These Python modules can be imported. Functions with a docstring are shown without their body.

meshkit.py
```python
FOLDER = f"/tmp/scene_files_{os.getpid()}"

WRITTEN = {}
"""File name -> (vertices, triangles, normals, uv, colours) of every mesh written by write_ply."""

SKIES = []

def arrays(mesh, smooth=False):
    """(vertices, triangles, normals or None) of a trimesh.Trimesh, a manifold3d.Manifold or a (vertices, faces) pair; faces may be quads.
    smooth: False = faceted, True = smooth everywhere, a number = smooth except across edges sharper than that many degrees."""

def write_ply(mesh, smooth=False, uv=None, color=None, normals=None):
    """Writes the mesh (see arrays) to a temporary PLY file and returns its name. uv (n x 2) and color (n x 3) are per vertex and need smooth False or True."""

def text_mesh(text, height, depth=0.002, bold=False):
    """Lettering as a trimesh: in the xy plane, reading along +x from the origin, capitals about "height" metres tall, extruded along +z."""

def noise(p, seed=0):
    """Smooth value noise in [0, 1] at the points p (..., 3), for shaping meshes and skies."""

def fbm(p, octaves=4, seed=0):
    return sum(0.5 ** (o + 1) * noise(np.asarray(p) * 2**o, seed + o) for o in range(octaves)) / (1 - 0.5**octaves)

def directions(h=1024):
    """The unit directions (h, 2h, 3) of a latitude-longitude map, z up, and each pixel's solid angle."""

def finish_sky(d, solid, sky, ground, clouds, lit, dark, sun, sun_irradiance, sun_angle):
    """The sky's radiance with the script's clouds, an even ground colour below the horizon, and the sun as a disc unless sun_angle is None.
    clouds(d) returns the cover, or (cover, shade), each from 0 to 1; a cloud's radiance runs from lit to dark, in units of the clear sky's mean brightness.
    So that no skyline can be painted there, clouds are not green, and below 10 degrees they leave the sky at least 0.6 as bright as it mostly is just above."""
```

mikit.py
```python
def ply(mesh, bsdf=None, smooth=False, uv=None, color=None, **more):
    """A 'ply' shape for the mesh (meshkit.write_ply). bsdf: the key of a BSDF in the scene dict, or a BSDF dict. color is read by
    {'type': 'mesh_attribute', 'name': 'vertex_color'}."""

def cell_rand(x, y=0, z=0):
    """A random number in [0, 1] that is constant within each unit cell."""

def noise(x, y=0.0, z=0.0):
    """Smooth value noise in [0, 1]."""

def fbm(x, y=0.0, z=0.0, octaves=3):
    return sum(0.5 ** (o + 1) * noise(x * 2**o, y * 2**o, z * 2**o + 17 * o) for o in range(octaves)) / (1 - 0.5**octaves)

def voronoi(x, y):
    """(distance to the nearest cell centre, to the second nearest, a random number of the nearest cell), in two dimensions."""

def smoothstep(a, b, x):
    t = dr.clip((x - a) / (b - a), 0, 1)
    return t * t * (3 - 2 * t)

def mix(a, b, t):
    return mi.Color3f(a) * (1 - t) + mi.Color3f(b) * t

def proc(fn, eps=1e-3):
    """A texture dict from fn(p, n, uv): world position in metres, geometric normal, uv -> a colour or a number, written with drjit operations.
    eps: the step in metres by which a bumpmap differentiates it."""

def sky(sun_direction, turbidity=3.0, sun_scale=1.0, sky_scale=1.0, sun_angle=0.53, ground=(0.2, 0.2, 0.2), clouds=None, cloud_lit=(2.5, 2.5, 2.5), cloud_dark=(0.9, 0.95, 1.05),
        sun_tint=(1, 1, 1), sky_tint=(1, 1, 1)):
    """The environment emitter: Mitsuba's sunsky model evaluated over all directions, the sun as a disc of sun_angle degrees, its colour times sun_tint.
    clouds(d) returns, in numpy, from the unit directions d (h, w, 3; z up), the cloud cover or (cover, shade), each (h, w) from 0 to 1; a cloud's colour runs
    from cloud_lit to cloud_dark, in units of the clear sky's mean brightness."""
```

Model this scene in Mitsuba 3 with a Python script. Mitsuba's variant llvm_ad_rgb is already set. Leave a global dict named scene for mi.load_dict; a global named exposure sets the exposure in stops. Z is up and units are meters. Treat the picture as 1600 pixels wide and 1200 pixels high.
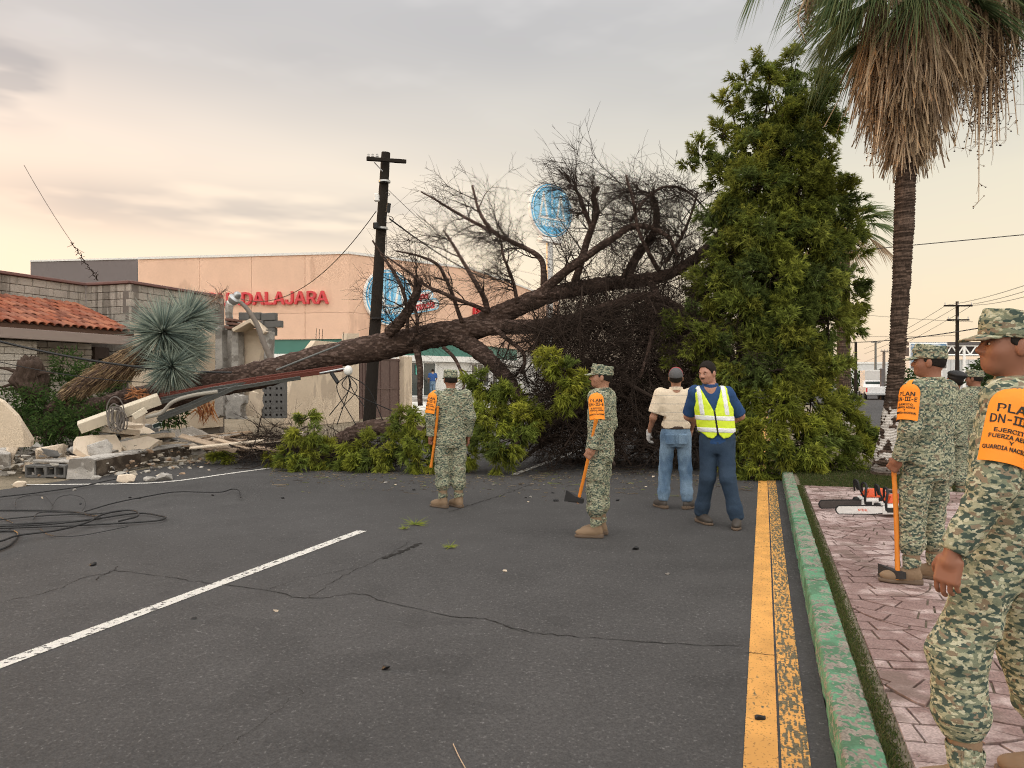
import math, random
import numpy as np, trimesh, mitsuba as mi, drjit as dr
import mikit, meshkit
from mikit import proc, noise, fbm, voronoi, cell_rand, smoothstep, mix

rnd = random.Random(7)
R = np.random.default_rng(11)
T = mi.ScalarTransform4f
scene = {'type': 'scene'}
labels = {}

# ------------------------------------------------------------------ camera, sky, exposure
CAM_Z = 1.58
F = 1150.0            # focal length of the 1600 px wide photograph
scene['camera'] = {'type': 'perspective', 'fov': 2 * math.degrees(math.atan(800 / F)), 'fov_axis': 'x',
                   'near_clip': 0.05, 'far_clip': 2000.0,
                   'to_world': T().look_at(origin=[0, 0, CAM_Z], target=[0, 10, CAM_Z - 0.026], up=[0, 0, 1])}


def overcast(d):
    """An even cloud deck that thins to warm clear air over the horizon; brightness is added overhead and behind the camera to light the walls."""
    el = np.degrees(np.arcsin(np.clip(d[..., 2], -1, 1)))
    az = np.degrees(np.arctan2(d[..., 0], d[..., 1]))
    wob = meshkit.fbm(np.stack([d[..., 0] * 2.0, d[..., 1] * 2.0, d[..., 2] * 7], -1), 4, 3) - 0.5
    off = np.abs((az + 66 + 180) % 360 - 180)                       # degrees round from the sun
    e = el + 9 * wob
    w = np.interp(e, [0, 8, 14, 19, 27, 34], [0.30, 0.48, 0.64, 0.46, 0.15, 0]) * np.interp(off, [0, 31, 66, 101, 180], [0.35, 0.50, 1.0, 1.15, 0.9])
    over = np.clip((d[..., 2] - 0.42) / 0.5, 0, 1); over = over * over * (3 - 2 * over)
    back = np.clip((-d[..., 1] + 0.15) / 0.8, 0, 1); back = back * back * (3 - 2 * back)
    bright = 1 - (1 - 0.6 * over) * (1 - 0.95 * back)  # extra brightness put into the unseen sky, lights walls and asphalt
    bank = meshkit.fbm(np.stack([d[..., 0] * 6, d[..., 1] * 6, d[..., 2] * 30], -1), 5, 9)
    band = np.exp(-((el - 12.0) / 1.9) ** 2) * np.interp(az, [-36, -30, -10, -2], [0.5, 1, 1, 0]) + np.exp(-((el - 19.0) / 2.2) ** 2) * np.clip((-az - 31) / 3, 0, 1) * 2
    lump = band * np.clip((bank - 0.40) * 6, 0, 1)
    wisp = np.clip((meshkit.fbm(np.stack([d[..., 0] * 9, d[..., 1] * 9, d[..., 2] * 24], -1), 5, 21) - 0.55) * 5, 0, 1) * np.clip((el - 18) / 5, 0, 1)
    cover = np.clip(1 - w * (1 - 0.42 * np.clip(lump, 0, 1)), 0, 1)
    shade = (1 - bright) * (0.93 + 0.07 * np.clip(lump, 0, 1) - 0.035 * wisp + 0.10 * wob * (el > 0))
    return cover, np.clip(shade, 0, 1)


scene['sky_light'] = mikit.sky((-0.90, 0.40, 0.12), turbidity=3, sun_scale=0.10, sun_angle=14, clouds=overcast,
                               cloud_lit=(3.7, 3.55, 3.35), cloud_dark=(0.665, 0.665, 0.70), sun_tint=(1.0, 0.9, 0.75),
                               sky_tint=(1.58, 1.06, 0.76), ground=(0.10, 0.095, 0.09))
exposure = 3.92

# ------------------------------------------------------------------ places: road frame (u to the right, v along the road) and picture rays
UD = np.array([0.9463, -0.3234]); VD = np.array([0.3234, 0.9463])
YAW = math.atan2(-0.3234, 0.9463)


def W(u, v, z=0.0):
    return np.array([u * UD[0] + v * VD[0], u * UD[1] + v * VD[1], z])


def at(px, py, D):
    return np.array([(px - 800) / F * D, D, CAM_Z - (py - 597) / F * D])


def gr(px, py, z=0.0):
    return at(px, py, F * (CAM_Z - z) / (py - 597))


# ------------------------------------------------------------------ scene helpers
used = {}


def uniq(name):
    n = used.get(name, 0)
    used[name] = n + 1
    return name if n == 0 else f'{name}_{n:03d}'


def tag(key, label=None, cat=None, group=None, kind=None):
    d = labels.setdefault(key, {})
    for k, v in (('label', label), ('category', cat), ('group', group), ('kind', kind)):
        if v is not None:
            d[k] = v
    return key


def add(key, mesh, bsdf, smooth=False, color=None, **kw):
    scene[key] = mikit.ply(mesh, bsdf, smooth=smooth, color=color, **kw)
    return key


def part(parent, name, mesh, bsdf, smooth=False, color=None, **kw):
    return add(uniq(parent + '__' + name), mesh, bsdf, smooth, color, **kw)


def lin(r, g, b):
    return [((c / 255) / 12.92 if c / 255 <= 0.04045 else ((c / 255 + 0.055) / 1.055) ** 2.4) for c in (r, g, b)]


def mat(name, color, rough=0.7, metallic=0.0, spec=0.4, bump=None, bscale=1.0, clear=0.0):
    if isinstance(color, (tuple, list)) and not isinstance(color, dict):
        color = {'type': 'rgb', 'value': list(color)}
    b = {'type': 'principled', 'base_color': color, 'roughness': rough, 'metallic': metallic, 'specular': spec}
    if clear:
        b['clearcoat'] = clear
    if bump is not None:
        b = {'type': 'bumpmap', 'arbitrary': bump, 'scale': bscale, 'bsdf': b}
    scene[name] = {'type': 'twosided', 'b': b}
    return name


VC = {'type': 'mesh_attribute', 'name': 'vertex_color'}


def leafmat(name, trans=0.5, rough=0.55):
    scene[name] = {'type': 'principledthin', 'base_color': VC, 'roughness': rough, 'diff_trans': trans, 'spec_trans': 0.0, 'eta': 1.4}
    return name


class MB:
    """Collects vertices, triangles and colours into one mesh."""

    def __init__(self):
        self.v, self.f, self.c, self.n = [], [], [], 0

    def put(self, v, f, c=(1, 1, 1)):
        v = np.asarray(v, float).reshape(-1, 3); f = np.asarray(f, int).reshape(-1, 3)
        c = np.asarray(c, float)
        self.v.append(v); self.f.append(f + self.n); self.c.append(np.broadcast_to(c, v.shape).copy() if c.ndim < 2 else c)
        self.n += len(v)
        return self

    def mesh(self, m, c=(1, 1, 1)):
        return self.put(m.vertices, m.faces, c)

    def box(self, c, s, Rm=None, col=(1, 1, 1), bev=0.0):
        v, f = boxvf(s, bev)
        if Rm is not None:
            v = v @ np.asarray(Rm).T
        return self.put(v + np.asarray(c), f, col)

    def tube(self, P, r, k=8, col=(1, 1, 1), caps=True):
        v, f = tubevf(P, r, k, caps)
        return self.put(v, f, col)

    def get(self):
        return np.vstack(self.v), np.vstack(self.f)

    def col(self):
        return np.vstack(self.c)

    def tri(self):
        v, f = self.get()
        return trimesh.Trimesh(v, f, process=False)


def boxvf(s, bev=0.0):
    s = np.broadcast_to(np.asarray(s, float), (3,)) / 2
    if bev <= 0:
        v = np.array([[x, y, z] for x in (-1, 1) for y in (-1, 1) for z in (-1, 1)], float) * s
        f = np.array([[0, 1, 3], [0, 3, 2], [4, 6, 7], [4, 7, 5], [0, 4, 5], [0, 5, 1], [2, 3, 7], [2, 7, 6], [0, 2, 6], [0, 6, 4], [1, 5, 7], [1, 7, 3]])
        return v, f
    b = min(bev, s.min() * 0.9)
    pts = []
    for sg in np.array([[x, y, z] for x in (-1, 1) for y in (-1, 1) for z in (-1, 1)], float):
        for k in range(3):
            q = sg * (s - b); q[k] = sg[k] * s[k]; pts.append(q)
    h = trimesh.convex.convex_hull(np.array(pts))
    return np.array(h.vertices), np.array(h.faces)


def frames(P):
    P = np.asarray(P, float)
    t = np.gradient(P, axis=0); t /= np.maximum(np.linalg.norm(t, axis=1, keepdims=True), 1e-9)
    n = np.zeros_like(P)
    a = np.array([0, 0, 1.0]) if abs(t[0, 2]) < 0.9 else np.array([1.0, 0, 0])
    n[0] = np.cross(t[0], a); n[0] /= np.linalg.norm(n[0])
    for i in range(1, len(P)):
        q = n[i - 1] - t[i] * (n[i - 1] @ t[i]); n[i] = q / max(np.linalg.norm(q), 1e-9)
    return t, n, np.cross(t, n)


def tubevf(P, r, k=8, caps=True):
    P = np.asarray(P, float); r = np.broadcast_to(np.asarray(r, float), (len(P),))
    t, n, b = frames(P)
    a = np.arange(k) / k * 2 * np.pi
    v = P[:, None] + r[:, None, None] * (np.cos(a)[None, :, None] * n[:, None] + np.sin(a)[None, :, None] * b[:, None])
    v = v.reshape(-1, 3)
    i = np.arange(len(P) - 1)[:, None] * k; j = np.arange(k)[None]; j2 = (j + 1) % k
    f = np.concatenate([np.stack([i + j, i + j2, i + k + j2], -1).reshape(-1, 3), np.stack([i + j, i + k + j2, i + k + j], -1).reshape(-1, 3)])
    if caps:
        m = len(v); v = np.vstack([v, P[0], P[-1]]); jj = np.arange(k)
        f = np.vstack([f, np.stack([jj * 0 + m, (jj + 1) % k, jj], 1), np.stack([jj * 0 + m + 1, (len(P) - 1) * k + jj, (len(P) - 1) * k + (jj + 1) % k], 1)])
    return v, f


def tube_batch(P, r, k=4):
    """Many tubes of equally many points at once: P (m, n, 3), r (m, n)."""
    m, n = P.shape[:2]
    t = np.gradient(P, axis=1); t /= np.maximum(np.linalg.norm(t, axis=2, keepdims=True), 1e-9)
    ref = np.where(np.abs(t[:, :1, 2:3]) < 0.8, [[[0, 0, 1.0]]], [[[1.0, 0, 0]]])
    a = np.cross(t, ref); a /= np.maximum(np.linalg.norm(a, axis=2, keepdims=True), 1e-9)
    b = np.cross(t, a)
    g = np.arange(k) / k * 2 * np.pi
    v = P[:, :, None] + r[:, :, None, None] * (np.cos(g)[None, None, :, None] * a[:, :, None] + np.sin(g)[None, None, :, None] * b[:, :, None])
    base = (np.arange(m) * n * k)[:, None, None] + (np.arange(n - 1) * k)[None, :, None]
    j = np.arange(k)[None, None]; j2 = (j + 1) % k
    f = np.concatenate([np.stack([base + j, base + j2, base + k + j2], -1).reshape(-1, 3), np.stack([base + j, base + k + j2, base + k + j], -1).reshape(-1, 3)])
    return v.reshape(-1, 3), f


def unit(v):
    v = np.asarray(v, float)
    return v / np.maximum(np.linalg.norm(v, axis=-1, keepdims=True), 1e-12)


def rz(a):
    c, s = math.cos(a), math.sin(a)
    return np.array([[c, -s, 0], [s, c, 0], [0, 0, 1.0]])


def rx(a):
    c, s = math.cos(a), math.sin(a)
    return np.array([[1.0, 0, 0], [0, c, -s], [0, s, c]])


def ry(a):
    c, s = math.cos(a), math.sin(a)
    return np.array([[c, 0, s], [0, 1.0, 0], [-s, 0, c]])


def blades(base, d, L, wd, droop=0.0, seg=1, r=R):
    """Pointed leaves: base (n,3), direction (n,3), length, width. seg>1 bends them down."""
    n = len(base); d = unit(d)
    side = unit(np.cross(d, r.normal(size=(n, 3))))
    L = np.broadcast_to(L, (n,)); wd = np.broadcast_to(wd, (n,))
    if seg == 1:
        v = np.stack([base + side * wd[:, None] / 2, base - side * wd[:, None] / 2, base + d * L[:, None] + np.array([0, 0, -1.0]) * (droop * L)[:, None]], 1)
        f = np.arange(3 * n).reshape(-1, 3)
        return v.reshape(-1, 3), f, 3
    rows = []
    for s in range(seg + 1):
        q = s / seg
        c = base + d * (L * q)[:, None] + np.array([0, 0, -1.0]) * (np.broadcast_to(droop, (n,)) * L * q * q)[:, None]
        w = wd * (1 - q) ** 0.7 if s < seg else wd * 0
        rows += [c + side * w[:, None] / 2, c - side * w[:, None] / 2]
    k = 2 * (seg + 1)
    v = np.stack(rows, 1).reshape(-1, 3)
    fs = []
    for s in range(seg):
        o = 2 * s
        fs.append(np.array([o, o + 1, o + 3])); fs.append(np.array([o, o + 3, o + 2]))
    f = (np.arange(n)[:, None, None] * k + np.array(fs)[None]).reshape(-1, 3)
    return v, f, k


def smoothpath(P, n):
    """Catmull-Rom through the rows of P (any columns)."""
    P = np.asarray(P, float)
    Q = np.vstack([2 * P[0] - P[1], P, 2 * P[-1] - P[-2]])
    out = []
    x = np.linspace(0, len(P) - 1, n)
    for t in x:
        i = min(int(t), len(P) - 2); u = t - i
        a, b, c, d = Q[i:i + 4]
        out.append(0.5 * (2 * b + (c - a) * u + (2 * a - 5 * b + 4 * c - d) * u * u + (3 * b - a - 3 * c + d) * u ** 3))
    return np.array(out)


def text(s, h, depth=0.02, bold=True):
    m = meshkit.text_mesh(s, h, depth, bold)
    return m


def place(m, origin, xdir, updir):
    """A text mesh (xy plane, +z out) set at origin, reading along xdir, upright along updir."""
    x = unit(xdir); y = unit(np.asarray(updir) - x * (np.asarray(updir) @ x)); z = np.cross(x, y)
    m = m.copy(); m.vertices = np.asarray(m.vertices) @ np.stack([x, y, z]) + np.asarray(origin)
    return m


def M4(Rm, t):
    m = np.eye(4); m[:3, :3] = Rm; m[:3, 3] = t
    return T(m.tolist())

# ------------------------------------------------------------------ materials


def f_asphalt(p, n, uv):
    a = fbm(p.x * 0.45, p.y * 0.45, 0.0, 3)
    b = fbm(p.x * 2.7 + 9, p.y * 2.7, 0.0, 2)
    s = noise(p.x * 190, p.y * 190)
    s2 = noise(p.x * 75 + 31, p.y * 75)
    v = (0.043 + 0.014 * (a - 0.5) + 0.012 * (b - 0.5)) * (0.66 + 0.38 * s + 0.28 * s2)
    v = v + 0.05 * smoothstep(0.84, 0.97, s2) * (0.2 + s)
    # old oil drips: small dark stains with an outline
    st = smoothstep(0.73, 0.78, noise(p.x * 3.1 + 70, p.y * 3.1 + 20)) * smoothstep(0.55, 0.7, a)
    v = v * (1 - 0.12 * st)
    return mi.Color3f(v * 1.03, v * 0.99, v * 0.985)


def f_asphalt_bump(p, n, uv):
    return noise(p.x * 150, p.y * 150) + 0.7 * noise(p.x * 60 + 5, p.y * 60)


def f_yellow(p, n, uv):
    uu = p.x * UD[0] + p.y * UD[1]
    e = 0.55 * fbm(p.x * 70, p.y * 70, 3.0, 3) + 0.45 * noise(uu * 120, (p.x * VD[0] + p.y * VD[1]) * 22)
    w = fbm(p.x * 2.2, p.y * 2.2, 1.0, 2)
    u = p.x * UD[0] + p.y * UD[1]
    worn = smoothstep(0.05, 0.09, u)           # the second stripe is worn through to the asphalt
    gone = smoothstep(0.05, 0.16, e - 0.74 + 0.14 * w + 0.30 * worn)
    tone = 0.85 + 0.3 * noise(p.x * 9, p.y * 9)
    pit = smoothstep(0.75, 0.9, noise(p.x * 130, p.y * 130))
    c = mi.Color3f(0.53 * tone, 0.265 * tone, 0.068 * tone) * (1 - 0.5 * pit)
    s = noise(p.x * 190, p.y * 190)
    return mix(c, mi.Color3f(0.10, 0.085, 0.05) * (0.5 + s), gone)


def f_white(p, n, uv):
    e = fbm(p.x * 38, p.y * 38, 7.0, 3)
    gone = smoothstep(0.60, 0.70, e)
    s = noise(p.x * 190, p.y * 190)
    c = mi.Color3f(0.50, 0.485, 0.45) * (0.75 + 0.4 * s)
    return mix(c, mi.Color3f(0.10, 0.097, 0.093) * (0.5 + s), gone)


def f_kerb(p, n, uv):
    v = p.x * VD[0] + p.y * VD[1]
    e = 0.6 * fbm(p.x * 24, p.y * 24, p.z * 34, 4) + 0.4 * noise(p.x * 75, p.y * 60, p.z * 75)
    big = noise(p.x * 3.1, p.y * 3.1, p.z * 9)
    paint = smoothstep(0.475, 0.53, e + 0.26 * (big - 0.5) + 0.10 * dr.abs(n.x))
    g = noise(p.x * 120, p.y * 120, p.z * 120)
    tone = 0.75 + 0.5 * fbm(p.x * 7, p.y * 7, p.z * 7, 2)
    conc = mi.Color3f(0.21, 0.185, 0.155) * (0.6 + 0.6 * g) * tone
    grn = mix(mi.Color3f(0.088, 0.215, 0.125), mi.Color3f(0.062, 0.135, 0.078), smoothstep(0.4, 0.65, noise(p.x * 11, p.y * 11, p.z * 11))) * (0.8 + 0.35 * g)
    return mix(conc, grn, paint)


def f_paver(p, n, uv):
    a = fbm(p.x * 1.9 + 3, p.y * 1.9, 0.0, 3)
    b = fbm(p.x * 9, p.y * 14, 0.0, 3)
    g = noise(p.x * 140, p.y * 140)
    pale = smoothstep(0.40, 0.62, 0.55 * a + 0.45 * b)
    c = mix(mi.Color3f(0.19, 0.125, 0.115), mi.Color3f(0.36, 0.28, 0.265), pale)
    dirt = smoothstep(0.60, 0.72, fbm(p.x * 5 + 40, p.y * 5, 0.0, 3))
    return mix(c * (0.72 + 0.5 * g), mi.Color3f(0.12, 0.085, 0.07), 0.6 * dirt)


def f_soil(p, n, uv):
    a = fbm(p.x * 3, p.y * 3, p.z * 3, 3)
    g = noise(p.x * 60, p.y * 60, p.z * 60)
    return mix(mi.Color3f(0.10, 0.085, 0.06), mi.Color3f(0.2, 0.17, 0.13), a) * (0.6 + 0.7 * g)


def f_concrete(p, n, uv):
    a = fbm(p.x * 1.7, p.y * 1.7, p.z * 1.7, 4)
    b = fbm(p.x * 11 + 4, p.y * 11, p.z * 11, 3)
    g = noise(p.x * 90, p.y * 90, p.z * 90)
    v = 0.30 + 0.20 * (a - 0.5) + 0.16 * (b - 0.5)
    c = mi.Color3f(v * 1.04, v * 0.985, v * 0.91) * (0.75 + 0.45 * g)
    st = smoothstep(0.60, 0.66, fbm(p.x * 4 + 11, p.y * 4, p.z * 4 + 7, 3))
    return mix(c, mi.Color3f(0.13, 0.115, 0.10), 0.7 * st)


def f_blocks(p, n, uv):
    # weathered grey block with dark rain runs under the coping, each run with a ragged outline
    t = p.x * VD[0] + p.y * VD[1] + 1.7 * (p.x * UD[0] + p.y * UD[1])
    g = noise(p.x * 80, p.y * 80, p.z * 80)
    a = fbm(p.x * 2, p.y * 2, p.z * 2, 3)
    bl = cell_rand(dr.floor(t * 2.5), 3, dr.floor(p.z * 5))
    c = mi.Color3f(0.35, 0.315, 0.275) * (0.7 + 0.35 * a + 0.18 * bl) * (0.78 + 0.4 * g)
    run = fbm(t * 5.5, p.z * 0.5, 2.0, 3)
    stain = smoothstep(0.56, 0.66, run + 0.10 * (fbm(t * 14, p.z * 3, 9.0, 2) - 0.5))
    return mix(c, mi.Color3f(0.11, 0.095, 0.08), 0.62 * stain)


def f_stucco(p, n, uv):
    a = fbm(p.x * 0.5, p.y * 0.5, p.z * 0.5, 3)
    b = fbm(p.x * 3, p.y * 3, p.z * 0.9, 3)
    g = noise(p.x * 30, p.y * 30, p.z * 30)
    k = (0.9 + 0.12 * a + 0.10 * (b - 0.5)) * (0.94 + 0.1 * g)
    st = smoothstep(0.64, 0.72, fbm(p.x * 1.3 + p.y * 0.4, p.z * 0.3, 4.0, 4))
    return mix(mi.Color3f(0.70, 0.475, 0.35) * k, mi.Color3f(0.50, 0.325, 0.235) * k, 0.5 * st)


def f_cream(p, n, uv):
    a = fbm(p.x * 1.1, p.y * 1.1, p.z * 1.1, 4)
    g = noise(p.x * 50, p.y * 50, p.z * 50)
    st = smoothstep(0.60, 0.68, fbm(p.x * 3.3 + p.y * 2, p.z * 0.8, 5.0, 3))
    c = mi.Color3f(0.60, 0.50, 0.385) * (0.82 + 0.25 * a) * (0.92 + 0.14 * g)
    return mix(c, mi.Color3f(0.33, 0.27, 0.21), 0.55 * st)


def f_bark(p, n, uv):
    a = fbm(p.x * 9, p.y * 14, p.z * 14, 3)
    g = noise(p.x * 45, p.y * 45, p.z * 45)
    fl = smoothstep(0.56, 0.68, noise(p.x * 18, p.y * 30, p.z * 30))
    c = mix(mi.Color3f(0.026, 0.018, 0.015), mi.Color3f(0.080, 0.052, 0.041), a) * (0.6 + 0.8 * g)
    return mix(c, mi.Color3f(0.19, 0.135, 0.115), 0.45 * fl)


def f_palmbark(p, n, uv):
    ring = noise(p.z * 44, noise(p.x * 6, p.y * 6, p.z * 4) * 4, 1.0)
    fib = noise(p.x * 60, p.y * 60, p.z * 14)
    c = mix(mi.Color3f(0.042, 0.029, 0.022), mi.Color3f(0.115, 0.080, 0.062), smoothstep(0.3, 0.8, ring)) * (0.55 + 0.8 * fib)
    # peeling lime wash round the foot
    e = fbm(p.x * 11, p.y * 11, p.z * 9, 4)
    edge = smoothstep(1.32, 1.12, p.z + 0.2 * (noise(p.x * 7, p.y * 7, 2.0) - 0.5))
    wash = edge * smoothstep(0.46, 0.51, e + 0.05 * (noise(p.x * 40, p.y * 40, p.z * 40) - 0.5)) * smoothstep(0.12, 0.45, p.z)
    return mix(c, mi.Color3f(0.60, 0.56, 0.52) * (0.8 + 0.3 * fib), wash)


def camo(base, mid, dark, brown, pale, bias):
    def f(p, n, uv):
        x, y, z = p.x, p.y, p.z
        w = noise(x * 23 + 3, y * 23, z * 23)
        k1 = fbm(x * 43 + w, y * 43, z * 60, 2)
        k2 = fbm(x * 52 + 50, y * 52 + w, z * 72, 2)
        k3 = fbm(x * 33 + 20, y * 33 + 90, z * 45, 2)
        k4 = fbm(x * 66 + 10, y * 66 + 40, z * 90, 2)
        c = mi.Color3f(*base)
        c = mix(c, mi.Color3f(*mid), smoothstep(0.455, 0.505, k1 + bias))
        c = mix(c, mi.Color3f(*brown), smoothstep(0.59, 0.63, k3))
        c = mix(c, mi.Color3f(*dark), smoothstep(0.53, 0.57, k2 + bias))
        c = mix(c, mi.Color3f(*pale), smoothstep(0.60, 0.65, k4 - bias))
        wv = noise(x * 400, y * 400, z * 400)
        return c * (0.85 + 0.3 * wv)
    return f


mat('m_asphalt', proc(f_asphalt), 0.82, spec=0.35, bump=proc(f_asphalt_bump, 0.002), bscale=0.0022)
mat('m_yellow', proc(f_yellow), 0.7)
mat('m_white_paint', proc(f_white), 0.7)
mat('m_kerb', proc(f_kerb), 0.75)
mat('m_paver', proc(f_paver), 0.7, spec=0.35)
mat('m_soil', proc(f_soil), 0.95, spec=0.1)
mat('m_concrete', proc(f_concrete), 0.9, spec=0.2)
mat('m_blocks', proc(f_blocks), 0.92, spec=0.2)
mat('m_stucco', proc(f_stucco), 0.9, spec=0.2)
mat('m_cream', proc(f_cream), 0.88, spec=0.2)
mat('m_bark', proc(f_bark), 0.95, spec=0.15)
mat('m_palmbark', proc(f_palmbark), 0.95, spec=0.15)
mat('m_camo', proc(camo((0.285, 0.29, 0.20), (0.155, 0.175, 0.122), (0.050, 0.073, 0.062), (0.185, 0.15, 0.105), (0.38, 0.38, 0.28), 0.0)), 0.9, spec=0.15)
mat('m_vc', VC, 0.75, spec=0.25)
mat('m_vc_gloss', VC, 0.35, spec=0.5)
mat('m_black', (0.012, 0.012, 0.013), 0.6)
mat('m_dust', proc(lambda p, n, uv: mix(mi.Color3f(0.13, 0.115, 0.098), mi.Color3f(0.30, 0.27, 0.235), fbm(p.x * 4, p.y * 4, p.z * 4, 4)) * (0.6 + 0.7 * noise(p.x * 70, p.y * 70, p.z * 70))), 0.95, spec=0.1)
mat('m_cable', (0.015, 0.015, 0.016), 0.55)
mat('m_darkwood', (0.022, 0.018, 0.015), 0.9, spec=0.15)
mat('m_steel', (0.42, 0.43, 0.44), 0.4, metallic=0.8)
mat('m_whiteplastic', (0.72, 0.72, 0.70), 0.45)
mat('m_glass', (0.03, 0.045, 0.045), 0.08, spec=0.6)
leafmat('m_leaf', 0.9)
leafmat('m_dry', 0.35)
# ================================================================== THE SETTING


def sheet(u0, u1, v0, v1, z, nu=1, nv=1):
    us = np.linspace(u0, u1, nu + 1); vs = np.linspace(v0, v1, nv + 1)
    U, V = np.meshgrid(us, vs)
    v = np.stack([U * UD[0] + V * VD[0], U * UD[1] + V * VD[1], U * 0 + z], -1).reshape(-1, 3)
    i = np.arange(nv)[:, None] * (nu + 1) + np.arange(nu)[None]
    f = np.concatenate([np.stack([i, i + 1, i + nu + 2], -1).reshape(-1, 3), np.stack([i, i + nu + 2, i + nu + 1], -1).reshape(-1, 3)])
    return v, f


def ubox(mb, u0, u1, v0, v1, z0, z1, col=(1, 1, 1), bev=0.0):
    mb.box(W((u0 + u1) / 2, (v0 + v1) / 2, (z0 + z1) / 2), (u1 - u0, v1 - v0, z1 - z0), rz(YAW), col, bev)
    return mb


add('ground', sheet(-700, 700, -300, 1300, -0.05), 'm_soil'); tag('ground', kind='structure')
add('road', sheet(-10.6, 0.285, -14, 420, 0.0), 'm_asphalt'); tag('road', kind='structure')
add('road_001', sheet(2.9, 14.0, -14, 420, 0.0), 'm_asphalt'); tag('road_001', kind='structure')
add('side_yard', sheet(-60, -10.6, -14, 120, -0.012), 'm_soil'); tag('side_yard', kind='structure')

# painted lines
mk = MB(); mk.put(*sheet(-0.078, 0.060, -4, 60, 0.004)); mk.put(*sheet(0.072, 0.186, -4, 60, 0.004))
part('road', 'yellow_line', mk.get(), 'm_yellow')
for a in range(-2, 5):
    s = 1.9 + a * 9.97
    if a >= 0:
        part('road', 'lane_dash', sheet(-4.085, -3.975, s, s + 4.97, 0.004), 'm_white_paint')
pts = [(20, 757), (60, 757.5), (200, 756), (272, 752), (352, 741), (432, 730), (520, 717)]
g = np.array([gr(*q) for q in pts]); g = smoothpath(g, 24)
tn = unit(np.gradient(g, axis=0)); sd = np.stack([-tn[:, 1], tn[:, 0], 0 * tn[:, 0]], 1)
v = np.vstack([g + sd * 0.045, g - sd * 0.045]); v[:, 2] = 0.004
k = len(g); i = np.arange(k - 1)
part('road', 'edge_line', (v, np.vstack([np.stack([i, i + k, i + k + 1], 1), np.stack([i, i + k + 1, i + 1], 1)])), 'm_white_paint')


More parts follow.
